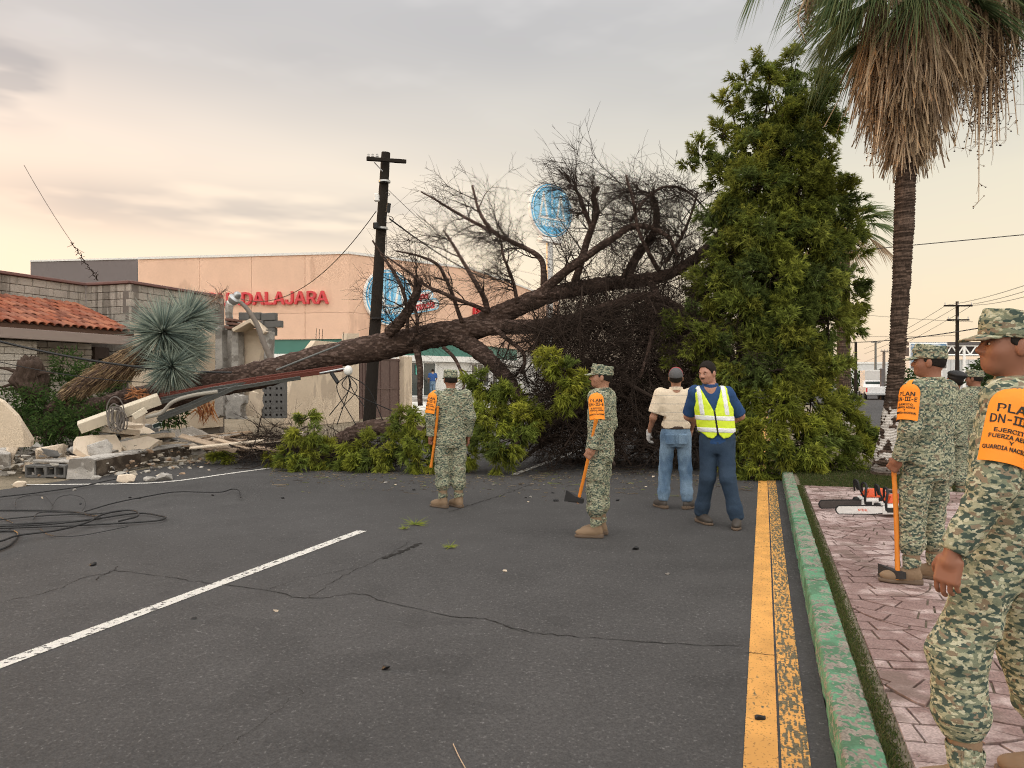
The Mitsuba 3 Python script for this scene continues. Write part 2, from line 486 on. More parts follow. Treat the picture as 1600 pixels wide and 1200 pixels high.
def crack(pts, w, wob=0.035, n=None, r=R):
    P = np.array([gr(*q) for q in pts]); L = np.linalg.norm(np.diff(P, axis=0), axis=1).sum()
    n = n or max(20, int(L / 0.05)); P = smoothpath(P, n)
    t = unit(np.gradient(P, axis=0)); s = np.stack([-t[:, 1], t[:, 0], 0 * t[:, 0]], 1)
    P = P + s * (np.cumsum(r.normal(size=n) * wob * 0.25) - np.linspace(0, 1, n) * 0)[:, None] * 0.35 + s * (r.normal(size=n) * wob * 0.3)[:, None]
    ww = 0.72 * w * (0.35 + r.random(n) * 0.9); ww[0] = ww[-1] = 0.001
    v = np.vstack([P + s * ww[:, None] / 2, P - s * ww[:, None] / 2]); v[:, 2] = 0.0035
    i = np.arange(n - 1)
    return v, np.vstack([np.stack([i, i + n, i + n + 1], 1), np.stack([i, i + n + 1, i + 1], 1)])


mat('m_crack', (0.022, 0.021, 0.02), 0.95, spec=0.1)
for pts, w in (([(150, 908), (180, 893), (260, 903), (330, 912), (420, 922), (480, 935), (560, 928), (600, 939), (700, 962), (760, 968), (812, 985), (900, 996), (1000, 1004), (1160, 1012)], 0.013),
               ([(0, 940), (60, 930), (130, 905), (180, 893), (185, 884)], 0.010), ([(480, 935), (540, 898), (600, 872), (640, 846)], 0.008),
               ([(420, 922), (470, 905), (560, 888)], 0.006), ([(700, 800), (770, 778), (830, 757)], 0.02), ([(760, 968), (830, 992), (860, 985)], 0.006),
               ([(330, 1180), (420, 1120), (470, 1075)], 0.004), ([(1163, 1022), (1217, 1026)], 0.012), ([(1176, 856), (1212, 855)], 0.014),
               ([(0, 868), (90, 853), (180, 846)], 0.005), ([(960, 770), (1040, 775), (1090, 790)], 0.006)):
    v, f = crack(pts, w)
    if pts[0][0] in (1163, 1176):
        v[:, 2] = 0.0065
    part('road', 'crack', (v, f), 'm_crack')
# a pothole slot left of the lane: ragged broken tarmac
v, f = crack([(598, 874), (625, 863), (662, 849)], 0.085, 0.06, 26); part('road', 'pothole', (v, f), 'm_crack')

# median: kerb, grass strip, stamped pavers
MED0, MED1 = 0.285, 2.75
prof = np.array([(0.0, -0.02), (0.0, 0.05), (0.001, 0.10), (0.003, 0.132), (0.012, 0.147), (0.026, 0.151), (0.08, 0.152), (0.142, 0.151), (0.155, 0.146), (0.16, 0.05)])


def kerb_stone(u0, v0, v1, flip=False):
    n = max(4, int((v1 - v0) / 0.03)); vs = np.linspace(v0, v1, n)
    us = np.interp(np.linspace(0, 1, 26), np.linspace(0, 1, len(prof)), prof[:, 0]); zs = np.interp(np.linspace(0, 1, 26), np.linspace(0, 1, len(prof)), prof[:, 1])
    if flip:
        us = 0.16 - us
    P = np.array([[W(u0 + a, q, b) for a, b in zip(us, zs)] for q in vs])
    nz = meshkit.fbm(P * 7.0, 4, 5) - 0.5
    nz2 = meshkit.fbm(P * 26.0, 3, 8) - 0.5
    chip = np.clip(meshkit.noise(P * 9.0, 4) - 0.72, 0, 1)
    cen = W(u0 + 0.08, 0, 0.05)
    d = P - np.array([W(u0 + 0.08, q, 0.05) for q in vs])[:, None]
    d = unit(d)
    P = P + d * (0.016 * nz + 0.010 * nz2 - 0.065 * chip)[..., None]
    m = P.shape[1]; i = np.arange(n - 1)[:, None] * m; j = np.arange(m - 1)[None]
    f = np.concatenate([np.stack([i + j, i + m + j, i + m + j + 1], -1).reshape(-1, 3), np.stack([i + j, i + m + j + 1, i + j + 1], -1).reshape(-1, 3)])
    v = P.reshape(-1, 3)
    ends = []
    for row in (0, n - 1):
        ends += [[row * m, row * m + q, row * m + q + 1] for q in range(1, m - 1)]
    return v, np.vstack([f, ends])


vv = -2.2
for ln in (2.6, 2.45, 2.9, 2.5, 2.8, 6.0, 9.0):
    part('kerb', 'kerb_stone', kerb_stone(0.285, vv, vv + ln - 0.022), 'm_kerb', smooth=True); vv += ln
tag('kerb', kind='structure')
for a in range(4):
    part('kerb_001', 'kerb_stone', kerb_stone(2.74, -2 + a * 9, 7 + a * 9 - 0.01, True), 'm_concrete', smooth=True)
tag('kerb_001', kind='structure')
mb = MB(); ubox(mb, 0.43, 2.76, -3, 11.05, 0.0, 0.1345)
add('median_pavement', mb.get(), 'm_soil'); tag('median_pavement', kind='structure')
mb = MB(); mb.put(*sheet(0.43, 2.76, 11.05, 120, 0.12)); 
add('median_soil', mb.get(), 'm_soil'); tag('median_soil', kind='structure')

import shapely
from shapely.geometry import Polygon, Point, box as sbox
RF = 0.62
pieces = []
for j in range(-4, 24):
    for i in range(-2, 6):
        cu = 0.5 + i * 2 * RF + (j % 2) * RF; cv = -1.5 + j * RF
        if not (-0.2 < cu < 3.3) or cv > 11.8:
            continue
        reg = Point(cu, cv).buffer(RF, 24)
        for du in (-RF, RF):
            reg = reg.difference(Point(cu + du, cv + RF).buffer(RF, 24))
        reg = reg.intersection(sbox(0.53, -1.6, 2.73, 10.98))
        if reg.is_empty:
            continue
        ap = (cu, cv + RF)
        rho = 0.0
        while rho < 2 * RF + 0.02:
            r1 = rho + (0.30 if rho == 0 else 0.165)
            nb = max(1, int(round((rho + r1) / 2 * 1.9 / 0.20)))
            for q in range(nb):
                a0 = -math.pi / 2 - 1.0 + 2.0 * q / nb; a1 = -math.pi / 2 - 1.0 + 2.0 * (q + 1) / nb
                aa = np.linspace(a0, a1, 4)
                poly = Polygon([(ap[0] + r1 * math.cos(a), ap[1] + r1 * math.sin(a)) for a in aa] + [(ap[0] + rho * math.cos(a), ap[1] + rho * math.sin(a)) for a in aa[::-1]]) if rho > 0 else Polygon([(ap[0] + r1 * math.cos(a), ap[1] + r1 * math.sin(a)) for a in aa] + [ap])
                c = poly.intersection(reg)
                for gq in getattr(c, 'geoms', [c]):
                    if gq.geom_type == 'Polygon' and gq.area > 0.0012:
                        pieces.append(gq)
            rho = r1


def paver(poly):
    p = poly.buffer(-0.0065)
    if p.is_empty or p.geom_type != 'Polygon':
        return None
    p = p.simplify(0.003)
    top = p.buffer(-0.004)
    if top.is_empty or top.geom_type != 'Polygon':
        return None
    m = trimesh.creation.extrude_polygon(p, 0.014, engine='earcut')
    v = np.array(m.vertices); w = np.array([W(a, b, 0) for a, b, _ in v])
    w[:, 2] = 0.1345 + v[:, 2] * (1 + R.normal() * 0.12)
    t = R.normal(size=2) * 0.006
    c = w.mean(0); w[:, 2] += np.where(v[:, 2] > 0.005, (w[:, :2] - c[:2]) @ t, 0)
    return w, np.array(m.faces), c


done = [q for q in map(paver, pieces) if q]


def vis(c):
    k = c[0] / max(c[1], 0.1)
    return (c[1] > 2.2 and 0.2 < k < 0.75) and c[1] or 99 + abs(c[1])


done.sort(key=lambda q: vis(q[2]))
for w, f, c in done[:300]:
    part('median_pavement', 'paver', (w, f), 'm_paver')
mb = MB()
for w, f, c in done[300:]:
    mb.put(w, f)
tag(part('median_pavement', 'far_pavers', mb.get(), 'm_paver'), kind='stuff')


def grass(n, gen, h, wd, cols, r=R):
    b = np.array([gen() for _ in range(n)])
    d = unit(np.stack([r.normal(size=n) * 0.5, r.normal(size=n) * 0.5, np.abs(r.normal(size=n)) * 0.6 + 0.5], 1))
    v, f, k = blades(b, d, h * (0.4 + 0.9 * r.random(n)), wd, 0.25, 2, r)
    c = np.array(cols)[r.integers(0, len(cols), n)] * (0.7 + 0.6 * r.random((n, 1)))
    return v, f, np.repeat(c, k, 0)


gcol = [(0.075, 0.105, 0.03), (0.055, 0.085, 0.03), (0.13, 0.12, 0.055), (0.09, 0.10, 0.04)]
mb = MB()
v, f, c = grass(26000, lambda: W(0.445 + abs(R.normal()) * 0.035, R.uniform(-1, 11.0), 0.135), 0.032, 0.004, gcol)
mb.put(v, f, c)
# tufts of grass in the soil beyond the paving
v, f, c = grass(22000, lambda: W(R.uniform(0.5, 2.7), 11.0 + abs(R.normal()) * 1.6, 0.12), 0.07, 0.007, gcol)
mb.put(v, f, c)
add('grass', mb.get(), 'm_leaf', color=mb.col())
tag('grass', 'short green grass along the back of the painted kerb and around the palm foot', 'grass', kind='stuff')

# ------------------------------------------------------------------ far ground beyond: shop forecourt
mb = MB(); mb.put(*sheet(-60, -15.0, 30, 90, 0.0)); add('forecourt', mb.get(), 'm_concrete'); tag('forecourt', kind='structure')

# ================================================================== THE SHOP
C0, C1, C2, C3 = np.array([-22.3, 43.9]), np.array([-9.32, 42.0]), np.array([-2.78, 47.7]), np.array([0.49, 56.0])
C4 = C3 + VD * 12; C5 = C4 - UD * 34
STORE = uniq('shop_building')
ZT, ZB, ZF = 9.03, 4.05, 0.66


def wallseg(mb, a, b, z0, z1, th, col=(1, 1, 1), s0=0.0, s1=1.0, out=0.0, bev=0.0):
    """A slab along a-b, its outer face on the line (out>0: proud of it). Outer side is to the right of a->b."""
    a = np.asarray(a, float); b = np.asarray(b, float); L = np.linalg.norm(b - a); d = (b - a) / L; nrm = np.array([d[1], -d[0]])
    p = a + d * L * (s0 + s1) / 2 + nrm * (out - th / 2)
    mb.box([p[0], p[1], (z0 + z1) / 2], (L * (s1 - s0), th, z1 - z0), rz(math.atan2(d[1], d[0])), col, bev)
    return mb


def onwall(a, b, s, out, z):
    a = np.asarray(a, float); b = np.asarray(b, float); d = (b - a) / np.linalg.norm(b - a); nrm = np.array([d[1], -d[0]])
    p = a + d * s + nrm * out
    return np.array([p[0], p[1], z]), np.array([d[0], d[1], 0]), np.array([nrm[0], nrm[1], 0])


foot = Polygon([tuple(q) for q in (C0, C1, C2, C3, C4, C5)])
core = foot.buffer(-0.42, join_style=2)
m = trimesh.creation.extrude_polygon(core, ZT - 0.5 - ZF, engine='earcut'); m.apply_translation([0, 0, ZF])
part(STORE, 'core', m, mat('m_shopwhite', (0.62, 0.62, 0.60), 0.7))
m = trimesh.creation.extrude_polygon(foot.buffer(2.6, join_style=2), ZF - 0.02, engine='earcut'); m.apply_translation([0, 0, 0.01])
part(STORE, 'platform', m, 'm_concrete')
for a, b, cuts in ((C0, C1, (0, 0.30, 0.55, 0.80, 1.0)), (C1, C2, (0, 1.0)), (C2, C3, (0, 0.5, 1.0)), (C3, C4, (0, 1))):
    for s0, s1 in zip(cuts[:-1], cuts[1:]):
        for z0, z1 in ((ZB, 5.55), (5.565, ZT - 0.14)):
            mb = MB(); L = np.linalg.norm(b - a); e = 0.011 / L
            wallseg(mb, a, b, z0, z1, 0.36, s0=s0 + (e if s0 > 0 else 0.0), s1=s1 - (e if s1 < 1 else 0.0))
            part(STORE, 'wall_panel', mb.get(), 'm_stucco')
mcap = mat('m_cap', (0.66, 0.66, 0.64), 0.5)
for a, b in ((C0, C1), (C1, C2), (C2, C3), (C3, C4)):
    mb = MB(); wallseg(mb, a, b, ZT - 0.14, ZT, 0.5, out=0.07); part(STORE, 'parapet_cap', mb.get(), mcap)
# the soffit and fascia bands under the stucco
mb = MB()
mgreen = mat('m_green', (0.05, 0.16, 0.13), 0.4)
for a, b, s0, s1 in ((C0, C1, 0.0, 1.0), (C1, C2, 0.0, 1.0), (C2, C3, 0.0, 1.0)):
    mb = MB(); wallseg(mb, a, b, 3.22, ZB - 0.003, 0.2, s0=s0, s1=s1, out=-0.12); part(STORE, 'green_fascia', mb.get(), mgreen)
    mb = MB(); wallseg(mb, a, b, 2.86, 3.217, 0.3, s0=s0, s1=s1, out=-0.07); part(STORE, 'white_fascia', mb.get(), mcap)
# shop windows along the left wall, doors on the cut corner
mframe = mat('m_frame', (0.66, 0.67, 0.66), 0.45)


def window(parent, a, b, s0, s1, z0, z1, name='window', mull=1, out=-0.40):
    L = np.linalg.norm(np.asarray(b) - a); mb = MB()
    wallseg(mb, a, b, z0, z0 + 0.08, 0.12, s0=s0 / L, s1=s1 / L, out=out + 0.10); wallseg(mb, a, b, z1 - 0.08, z1, 0.12, s0=s0 / L, s1=s1 / L, out=out + 0.10)
    for q in range(mull + 2):
        c = s0 + 0.04 + (s1 - s0 - 0.08) * q / (mull + 1)
        wallseg(mb, a, b, z0 + 0.081, z1 - 0.081, 0.12, s0=(c - 0.04) / L, s1=(c + 0.04) / L, out=out + 0.10)
    key = part(parent, name, mb.get(), mframe)
    mb = MB(); wallseg(mb, a, b, z0 + 0.05, z1 - 0.05, 0.03, s0=(s0 + .05) / L, s1=(s1 - .05) / L, out=out + 0.04)
    scene[uniq(key + '__pane')] = mikit.ply(mb.get(), 'm_glass')
    return key


for k in range(5):
    window(STORE, C0, C1, 0.6 + k * 2.5, 2.9 + k * 2.5, ZF + 0.3, 2.84, mull=1)
window(STORE, C1, C2, 2.9, 3.75, ZF + 0.01, 2.84, 'door', 0)
window(STORE, C1, C2, 4.35, 6.3, ZF + 0.01, 2.84, 'door', 1)
for k in range(2):
    window(STORE, C2, C3, 1.0 + k * 3.6, 4.0 + k * 3.6, ZF + 0.6, 2.84, mull=2)
mb = MB(); p, d, nn = onwall(C1, C2, 5.0, -0.30, 2.35); mb.box(p, (0.5, 0.02, 0.62), rz(math.atan2(d[1], d[0])))
part(STORE, 'poster', mb.get(), mat('m_poster', (0.10, 0.36, 0.30), 0.5))
# the steps before the doors
for k in range(3):
    mb = MB(); wallseg(mb, C1, C2, 0.012, ZF - 0.02 - 0.19 * (k + 1), 0.36, s0=0.25, s1=0.95, out=2.6 + 0.36 * (k + 1)); part(STORE, 'step', mb.get(), mcap)
tag(STORE, 'peach stucco shop building with white parapet and red lettering behind the fallen tree', 'shop building')

mred = mat('m_red', (0.52, 0.025, 0.035), 0.25, clear=0.6)
mwhite = mat('m_white', (0.78, 0.78, 0.76), 0.4)
mblue = mat('m_blue', (0.10, 0.40, 0.66), 0.4)
mblue2 = mat('m_blue2', (0.26, 0.56, 0.78), 0.4)


def lettering(parent, s, a, b, s0, s1, z0, h, out, m, depth=0.16, name='letter', italic=0.0, rise=0.0, each=True, bold=True):
    t = meshkit.text_mesh(s, h, depth, bold); x0, x1 = t.bounds[0][0], t.bounds[1][0]
    sc = (s1 - s0) / (x1 - x0)
    groups = t.split(only_watertight=False) if each else [t]
    for q in groups:
        v = np.array(q.vertices); v[:, 0] = (v[:, 0] - x0) * sc + italic * v[:, 1]; v[:, 1] += rise * v[:, 0]
        o, d, nn = onwall(a, b, s0, out, z0)
        part(parent, name, (o + v[:, :1] * d + v[:, 1:2] * np.array([0, 0, 1.0]) + v[:, 2:3] * nn, q.faces), m)


# red channel letters on the left wall
SIGN = uniq('lettering_sign')
lettering(SIGN, 'GUADALAJARA', C0, C1, 4.45, 11.95, 6.08, 0.70, 0.02, mred, 0.18)
tag(SIGN, 'row of big red raised letters on the left wall of the peach shop', 'shop sign')
SIGN2 = uniq('lettering_sign')
lettering(SIGN2, 'GUADALAJARA', C2, C3, 0.5, 7.3, 5.75, 0.80, 0.02, mred, 0.18)
tag(SIGN2, 'red raised letters on the far right wall of the shop half hidden by branches', 'shop sign')


def roundel(name, cen, xd, nd, r, label, cat, back=True):
    key = uniq(name); up = np.array([0, 0, 1.0]); xd = unit(xd); nd = unit(nd)

    def put(nm, shp, z0, z1, m, many=False):
        for g in getattr(shp, 'geoms', [shp]):
            if g.is_empty:
                continue
            t = trimesh.creation.extrude_polygon(g, z1 - z0, engine='earcut'); v = np.array(t.vertices)
            part(key, nm, (cen + v[:, :1] * xd + v[:, 1:2] * up + (v[:, 2:3] + z0) * nd, t.faces), m)

    disc = Point(0, 0).buffer(r, 32)
    for sgn in ((1, -1) if not back else (1,)):
        put('cabinet', disc, 0.0, 0.22, mwhite)
        put('blue_face', Point(0, 0).buffer(r * 0.95, 32), 0.221, 0.235, mblue)
        put('white_ring', Point(0, 0).buffer(r * 0.90, 32).difference(Point(0, 0).buffer(r * 0.865, 32)), 0.236, 0.25, mwhite)
        inner = Point(0, 0).buffer(r * 0.80, 32)
        put('tower_field', inner.difference(sbox(-r, -r, r, -0.52 * r)), 0.2355, 0.243, mblue2)
        for s in (-1, 1):
            tower = Polygon([(s * 0.40 * r - 0.22 * r, -0.30 * r), (s * 0.40 * r + 0.22 * r, -0.30 * r), (s * 0.40 * r + 0.03 * r, 0.62 * r), (s * 0.40 * r - 0.03 * r, 0.62 * r)])
            hole = Polygon([(s * 0.40 * r - 0.12 * r, -0.24 * r), (s * 0.40 * r + 0.12 * r, -0.24 * r), (s * 0.40 * r, 0.34 * r)])
            put('tower', tower.difference(hole), 0.2435, 0.262, mwhite)
        put('tower_foot', sbox(-0.66 * r, -0.34 * r, 0.66 * r, -0.29 * r), 0.262, 0.27, mwhite)
        put('blue_band', sbox(-0.12 * r, -0.25 * r, 0.12 * r, 0.80 * r), 0.2625, 0.27, mblue)
        t = 'FARMACIAS'
        hh = 0.085 * r
        for i, ch in enumerate(t):
            lm = meshkit.text_mesh(ch, hh, 0.012, True); v = np.array(lm.vertices); v[:, 0] -= v[:, 0].mean(); v[:, 0] *= 1.3
            v[:, 1] += 0.70 * r - i * 0.105 * r
            part(key, 'letter', (cen + v[:, :1] * xd + v[:, 1:2] * up + (v[:, 2:3] + 0.272) * nd, lm.faces), mwhite)
        lm = meshkit.text_mesh('GUADALAJARA', 0.20 * r, 0.014, True); v = np.array(lm.vertices); v[:, 0] -= (v[:, 0].min() + v[:, 0].max()) / 2
        v[:, 0] *= 1.42 * r / np.ptp(v[:, 0]); v[:, 1] -= 0.60 * r
        part(key, 'name_letters', (cen + v[:, :1] * xd + v[:, 1:2] * up + (v[:, 2:3] + 0.245) * nd, lm.faces), mwhite)
        aa = np.arange(10) * math.pi / 5 + math.pi / 2
        put('star', Polygon([((0.055 if q % 2 == 0 else 0.022) * r * math.cos(a), -0.74 * r + (0.055 if q % 2 == 0 else 0.022) * r * math.sin(a)) for q, a in enumerate(aa)]), 0.236, 0.25, mwhite)
    tag(key, label, cat)
    return key


p, d, nn = onwall(C1, C2, 2.55, 0.03, 6.60)
roundel('round_sign', p, d, nn, 1.66, 'round blue and white shop emblem on the peach wall behind the utility pole', 'shop sign')
# slanted two-line sign
SF = uniq('slanted_sign')


def pill(x0, x1, y0, y1, sl):
    a = shapely.LineString([(x0, y0), (x1, y0 + sl * (x1 - x0))]).buffer((y1 - y0) / 2)
    return a


for (x0, x1, yc, hh) in ((4.28, 5.45, 6.70, 0.50), (3.55, 5.85, 5.93, 0.58)):
    for grow, z0, z1, m in ((0.08, 0.04, 0.12, mblue2), (0.0, 0.121, 0.15, mwhite)):
        g = pill(x0, x1, 0, hh, 0.22).buffer(grow)
        t = trimesh.creation.extrude_polygon(g, z1 - z0, engine='earcut'); v = np.array(t.vertices)
        o, d, nn = onwall(C1, C2, 0, 0.0, yc)
        part(SF, 'backing', (o + v[:, :1] * d + v[:, 1:2] * np.array([0, 0, 1.0]) + (v[:, 2:3] + z0) * nn, t.faces), m)
lettering(SF, 'Super', C1, C2, 4.30, 5.40, 6.52, 0.40, 0.152, mred, 0.05, italic=0.2, rise=0.22, each=False)
lettering(SF, 'Farmacia', C1, C2, 3.55, 5.80, 5.72, 0.46, 0.152, mred, 0.05, italic=0.2, rise=0.22, each=False)
tag(SF, 'two-line sign in slanted red script on pale blue backing right of the round emblem', 'shop sign')

# pylon sign high above the roof
c = at(859, 330, 50.0)
pyl = roundel('pylon_sign', c, (0.80, 0.60, 0), (0.60, -0.80, 0), 1.87, 'round blue and white sign on a tall grey pole seen through bare branches', 'pylon sign')
mb = MB(); mb.tube([c + (0, 0.1, -13.0), c + (0, 0.1, -1.7)], 0.24, 16); part(pyl, 'pole', mb.get(), 'm_steel', smooth=40)
mb = MB(); mb.box(c + (0, 0.1, -1.95), (1.7, 0.6, 0.42), rz(math.atan2(0.6, 0.8)), bev=0.03); part(pyl, 'bracket', mb.get(), mwhite)

# grey back building of the shop
GB = uniq('grey_building')
a, b = at(48, 408, 47.0)[:2], at(215, 408, 46.0)[:2]
mb = MB(); wallseg(mb, a, b, 0.0, 9.25, 6.0); part(GB, 'wall', mb.get(), mat('m_greywall', (0.155, 0.135, 0.135), 0.9))
mb = MB(); wallseg(mb, a, b, 9.251, 9.36, 6.1, out=0.05); part(GB, 'parapet_cap', mb.get(), mcap)
tag(GB, 'dark grey flat-roofed building standing left of the peach shop', 'building')
# ================================================================== THE BLOCK HOUSE ON THE LEFT
HOUSE = uniq('block_house')
blk_cache = {}


def block_ply(l, h, t, m, bev=0.008):
    k = (round(l, 3), round(h, 3), round(t, 3), m)
    if k not in blk_cache:
        blk_cache[k] = mikit.ply(boxvf((l, t, h), bev), m)
    return blk_cache[k]


def block_wall(parent, name, a, b, z0, rows, bl, bh, th, m, joint=0.012, skip=lambda s, z: False, ztop=None, jit=0.004):
    """Courses of blocks from a to b (plan points), outer face right of a->b."""
    a = np.asarray(a, float); b = np.asarray(b, float); L = np.linalg.norm(b - a); d = (b - a) / L; nrm = np.array([d[1], -d[0]])
    n = 0
    for r_ in range(rows):
        s = -(bl / 2 if r_ % 2 else 0)
        while s < L - 0.03:
            s0 = max(s, 0); s1 = min(s + bl, L); s += bl
            if s1 - s0 < 0.05 or skip((s0 + s1) / 2, z0 + (r_ + .5) * bh):
                continue
            l = s1 - s0 - joint
            p = a + d * (s0 + s1) / 2 + nrm * (-th / 2 + R.uniform(-jit, jit))
            scene[uniq(parent + '__' + name)] = {**block_ply(l, bh - joint, th, m), 'to_world': M4(rz(math.atan2(d[1], d[0])), [p[0], p[1], z0 + (r_ + .5) * bh])}
            n += 1
    return n


def P2(u, v):
    return W(u, v)[:2]


mmort = mat('m_mortar', (0.15, 0.13, 0.115), 0.95)
# upper wall set back behind the tile roof, then the corner block that comes forward
A0, A1, A2, A3 = P2(-17.5, 7.5), P2(-17.5, 15.25), P2(-15.95, 15.25), P2(-15.95, 19.0)
mb = MB()
wallseg(mb, A0, A1, 0, 4.18, 0.2, out=-0.05); wallseg(mb, A1, A2, 0, 4.18, 0.2, out=-0.05); wallseg(mb, A2, A3, 0, 4.18, 0.2, out=-0.05, s1=0.98)
part(HOUSE, 'wall', mb.get(), mmort); HW = HOUSE + '__wall'
block_wall(HW, 'block', A0, A1, 3.0, 6, 0.40, 0.2, 0.15, 'm_blocks')
block_wall(HW, 'block', A1, A2 + (A2 - A1) * 0.0, 2.2, 10, 0.40, 0.2, 0.15, 'm_blocks')
block_wall(HW, 'block', A2, A3, 3.2, 5, 0.40, 0.2, 0.15, 'm_blocks', skip=lambda s, z: s > 3.3 + 0.6 * (z - 3.6))
mb = MB(); wallseg(mb, A2, A3, 0.2, 3.19, 0.12, out=0.06, s1=0.93); part(HOUSE, 'plaster_wall', mb.get(), 'm_cream')
mcop = mat('m_coping', (0.16, 0.085, 0.075), 0.7)
for a, b in ((A0, A1), (A1, A2), (A2, A3)):
    mb = MB(); wallseg(mb, a, b, 4.205, 4.28, 0.30, out=0.07, s1=0.93 if b is A3 else 1.0, bev=0.012); part(HOUSE, 'coping', mb.get(), mcop)
# tiled porch roof: real barrel tiles on a sloping deck
UE, UT, ZE, ZU = -15.3, -17.44, 2.86, 3.66
mb = MB()
q = [W(UE, 6.5, ZE - 0.02), W(UE, 14.75, ZE - 0.02), W(UT, 14.95, ZU - 0.02), W(UT, 6.5, ZU - 0.02)]
qq = [p - (0, 0, 0.10) for p in q]
mb.put(q + qq, [[0, 1, 2], [0, 2, 3], [4, 6, 5], [4, 7, 6], [0, 4, 5], [0, 5, 1], [1, 5, 6], [1, 6, 2]])
part(HOUSE, 'roof', mb.get(), mat('m_roofdeck', (0.09, 0.05, 0.035), 0.9)); ROOF = HOUSE + '__roof'
sl = math.atan2(ZU - ZE, UT - UE if UT > UE else UE - UT)
Lr = math.hypot(ZU - ZE, UE - UT); rows = 7; tl = Lr / rows
tile_m = [mat(f'm_tile{k}', c, 0.85, spec=0.2) for k, c in enumerate([(0.25, 0.082, 0.045), (0.20, 0.064, 0.037), (0.29, 0.115, 0.068), (0.15, 0.056, 0.036), (0.23, 0.095, 0.062)])]


def tile_mesh(w, l):
    n = 8; a = np.linspace(0.0, math.pi, n); r0, r1 = w / 2, w / 2 * 0.82
    v = []
    for y, rr in ((0, r0), (l, r1)):
        for q, t in ((rr, a), (rr - 0.016, a)):
            v += [[q * math.cos(x), y, q * math.sin(x) * 0.75] for x in t]
    f = []
    for k in range(n - 1):
        f += [[k, k + 1, 2 * n + k + 1], [k, 2 * n + k + 1, 2 * n + k], [n + k, 3 * n + k + 1, n + k + 1], [n + k, 3 * n + k, 3 * n + k + 1], [k, n + k + 1, k + 1], [k, n + k, n + k + 1]]
    return np.array(v, float), np.array(f)


tp = [mikit.ply(tile_mesh(0.205, tl * 1.13), m, smooth=40) for m in tile_m]
# tile local y runs up the slope, x along the eave
up = unit(W(UT, 0, ZU) - W(UE, 0, ZE)); ex = np.array([VD[0], VD[1], 0.0]); nz = np.cross(ex, up)
nz = nz if nz[2] > 0 else -nz
ncol = 40; pitch = 8.2 / ncol
for r_ in range(rows):
    for k in range(ncol):
        v0 = 14.72 + 0.2 * r_ / rows - k * pitch
        o = W(UE, v0, ZE) + up * (tl * r_ - 0.05) + nz * (0.012 + R.uniform(-0.006, 0.008)) - ex * 0.1
        Rt = np.stack([np.cross(up, nz), up, nz], 1) @ rz(R.normal() * 0.025)
        if v0 < 7.8:
            continue
        scene[uniq(ROOF + '__tile')] = {**tp[R.integers(0, 5)], 'to_world': M4(Rt, o)}
# eave beam, pier and recessed walls
mb = MB(); ubox(mb, UE - 0.06, UE + 0.04, 6.5, 14.7, 2.52, 2.75, bev=0.01); part(HOUSE, 'eave_beam', mb.get(), mat('m_beam', (0.27, 0.215, 0.19), 0.85))
mb = MB(); ubox(mb, UT + 0.1, UE - 0.07, 6.5, 14.7, 2.66, 2.70); part(HOUSE, 'ceiling', mb.get(), mmort)
mlb = mat('m_lightblock', (0.47, 0.435, 0.385), 0.9)


def kY(px, u):
    k = (px - 800) / F; Y = u / (0.9463 * k - 0.3234); return k * Y, Y, k * Y * 0.3234 + Y * 0.9463


vp = kY(60, -15.55)[2]
mb = MB(); ubox(mb, -15.95, -15.62, 7.0, vp - 0.02, 0, 2.5); part(HOUSE, 'pier', mb.get(), mmort)
block_wall(HOUSE + '__pier', 'block', P2(-15.58, 8.2), P2(-15.58, vp), 0.1, 16, 0.42, 0.15, 0.10, mlb)
block_wall(HOUSE + '__pier', 'block', P2(-15.58, vp), P2(-15.98, vp), 0.1, 16, 0.42, 0.15, 0.10, mlb)
vw = kY(145, -16.6)[2]
mb = MB(); ubox(mb, -16.9, -16.68, vp, 15.2, 0, 2.65); part(HOUSE, 'recessed_wall', mb.get(), mmort)
block_wall(HOUSE + '__recessed_wall', 'block', P2(-16.6, vp + 0.02), P2(-16.6, vw), 0.1, 16, 0.42, 0.155, 0.08, mlb)
block_wall(HOUSE + '__recessed_wall', 'block', P2(-16.6, vw), P2(-16.6, 15.2), 0.1, 8, 0.42, 0.155, 0.08, mlb)
mdw = mat('m_brownwood', (0.07, 0.05, 0.042), 0.7)
wk = part(HOUSE, 'window', (lambda mb: (ubox(mb, -16.66, -16.52, vw, vw + 0.10, 1.35, 2.50), ubox(mb, -16.66, -16.52, 15.0, 15.1, 1.35, 2.50), ubox(mb, -16.66, -16.52, vw + .101, 14.999, 2.2, 2.5), ubox(mb, -16.66, -16.5, vw + .101, 14.999, 1.35, 1.45), mb.get())[-1])(MB()), mdw)
mb = MB(); ubox(mb, -16.65, -16.62, vw + .09, 15.01, 1.44, 2.21); part(wk, 'pane', mb.get(), 'm_glass')
tag(HOUSE, 'grey block house with a red clay tile porch roof at the left edge', 'house')

# ------------------------------------------------------------------ torn-open entrance beside the house
BG = uniq('broken_entrance')


def bxp(mb, px0, px1, y0, y1, D, th, z=None, roll=0.0, col=(1, 1, 1), bev=0.012):
    a = at((px0 + px1) / 2, (y0 + y1) / 2, D); w = (px1 - px0) / F * D; h = (y1 - y0) / F * D
    mb.box(a + (0, th / 2, 0), (w, th, h), rz(-0.15) @ ry(roll), col, bev)
    return mb


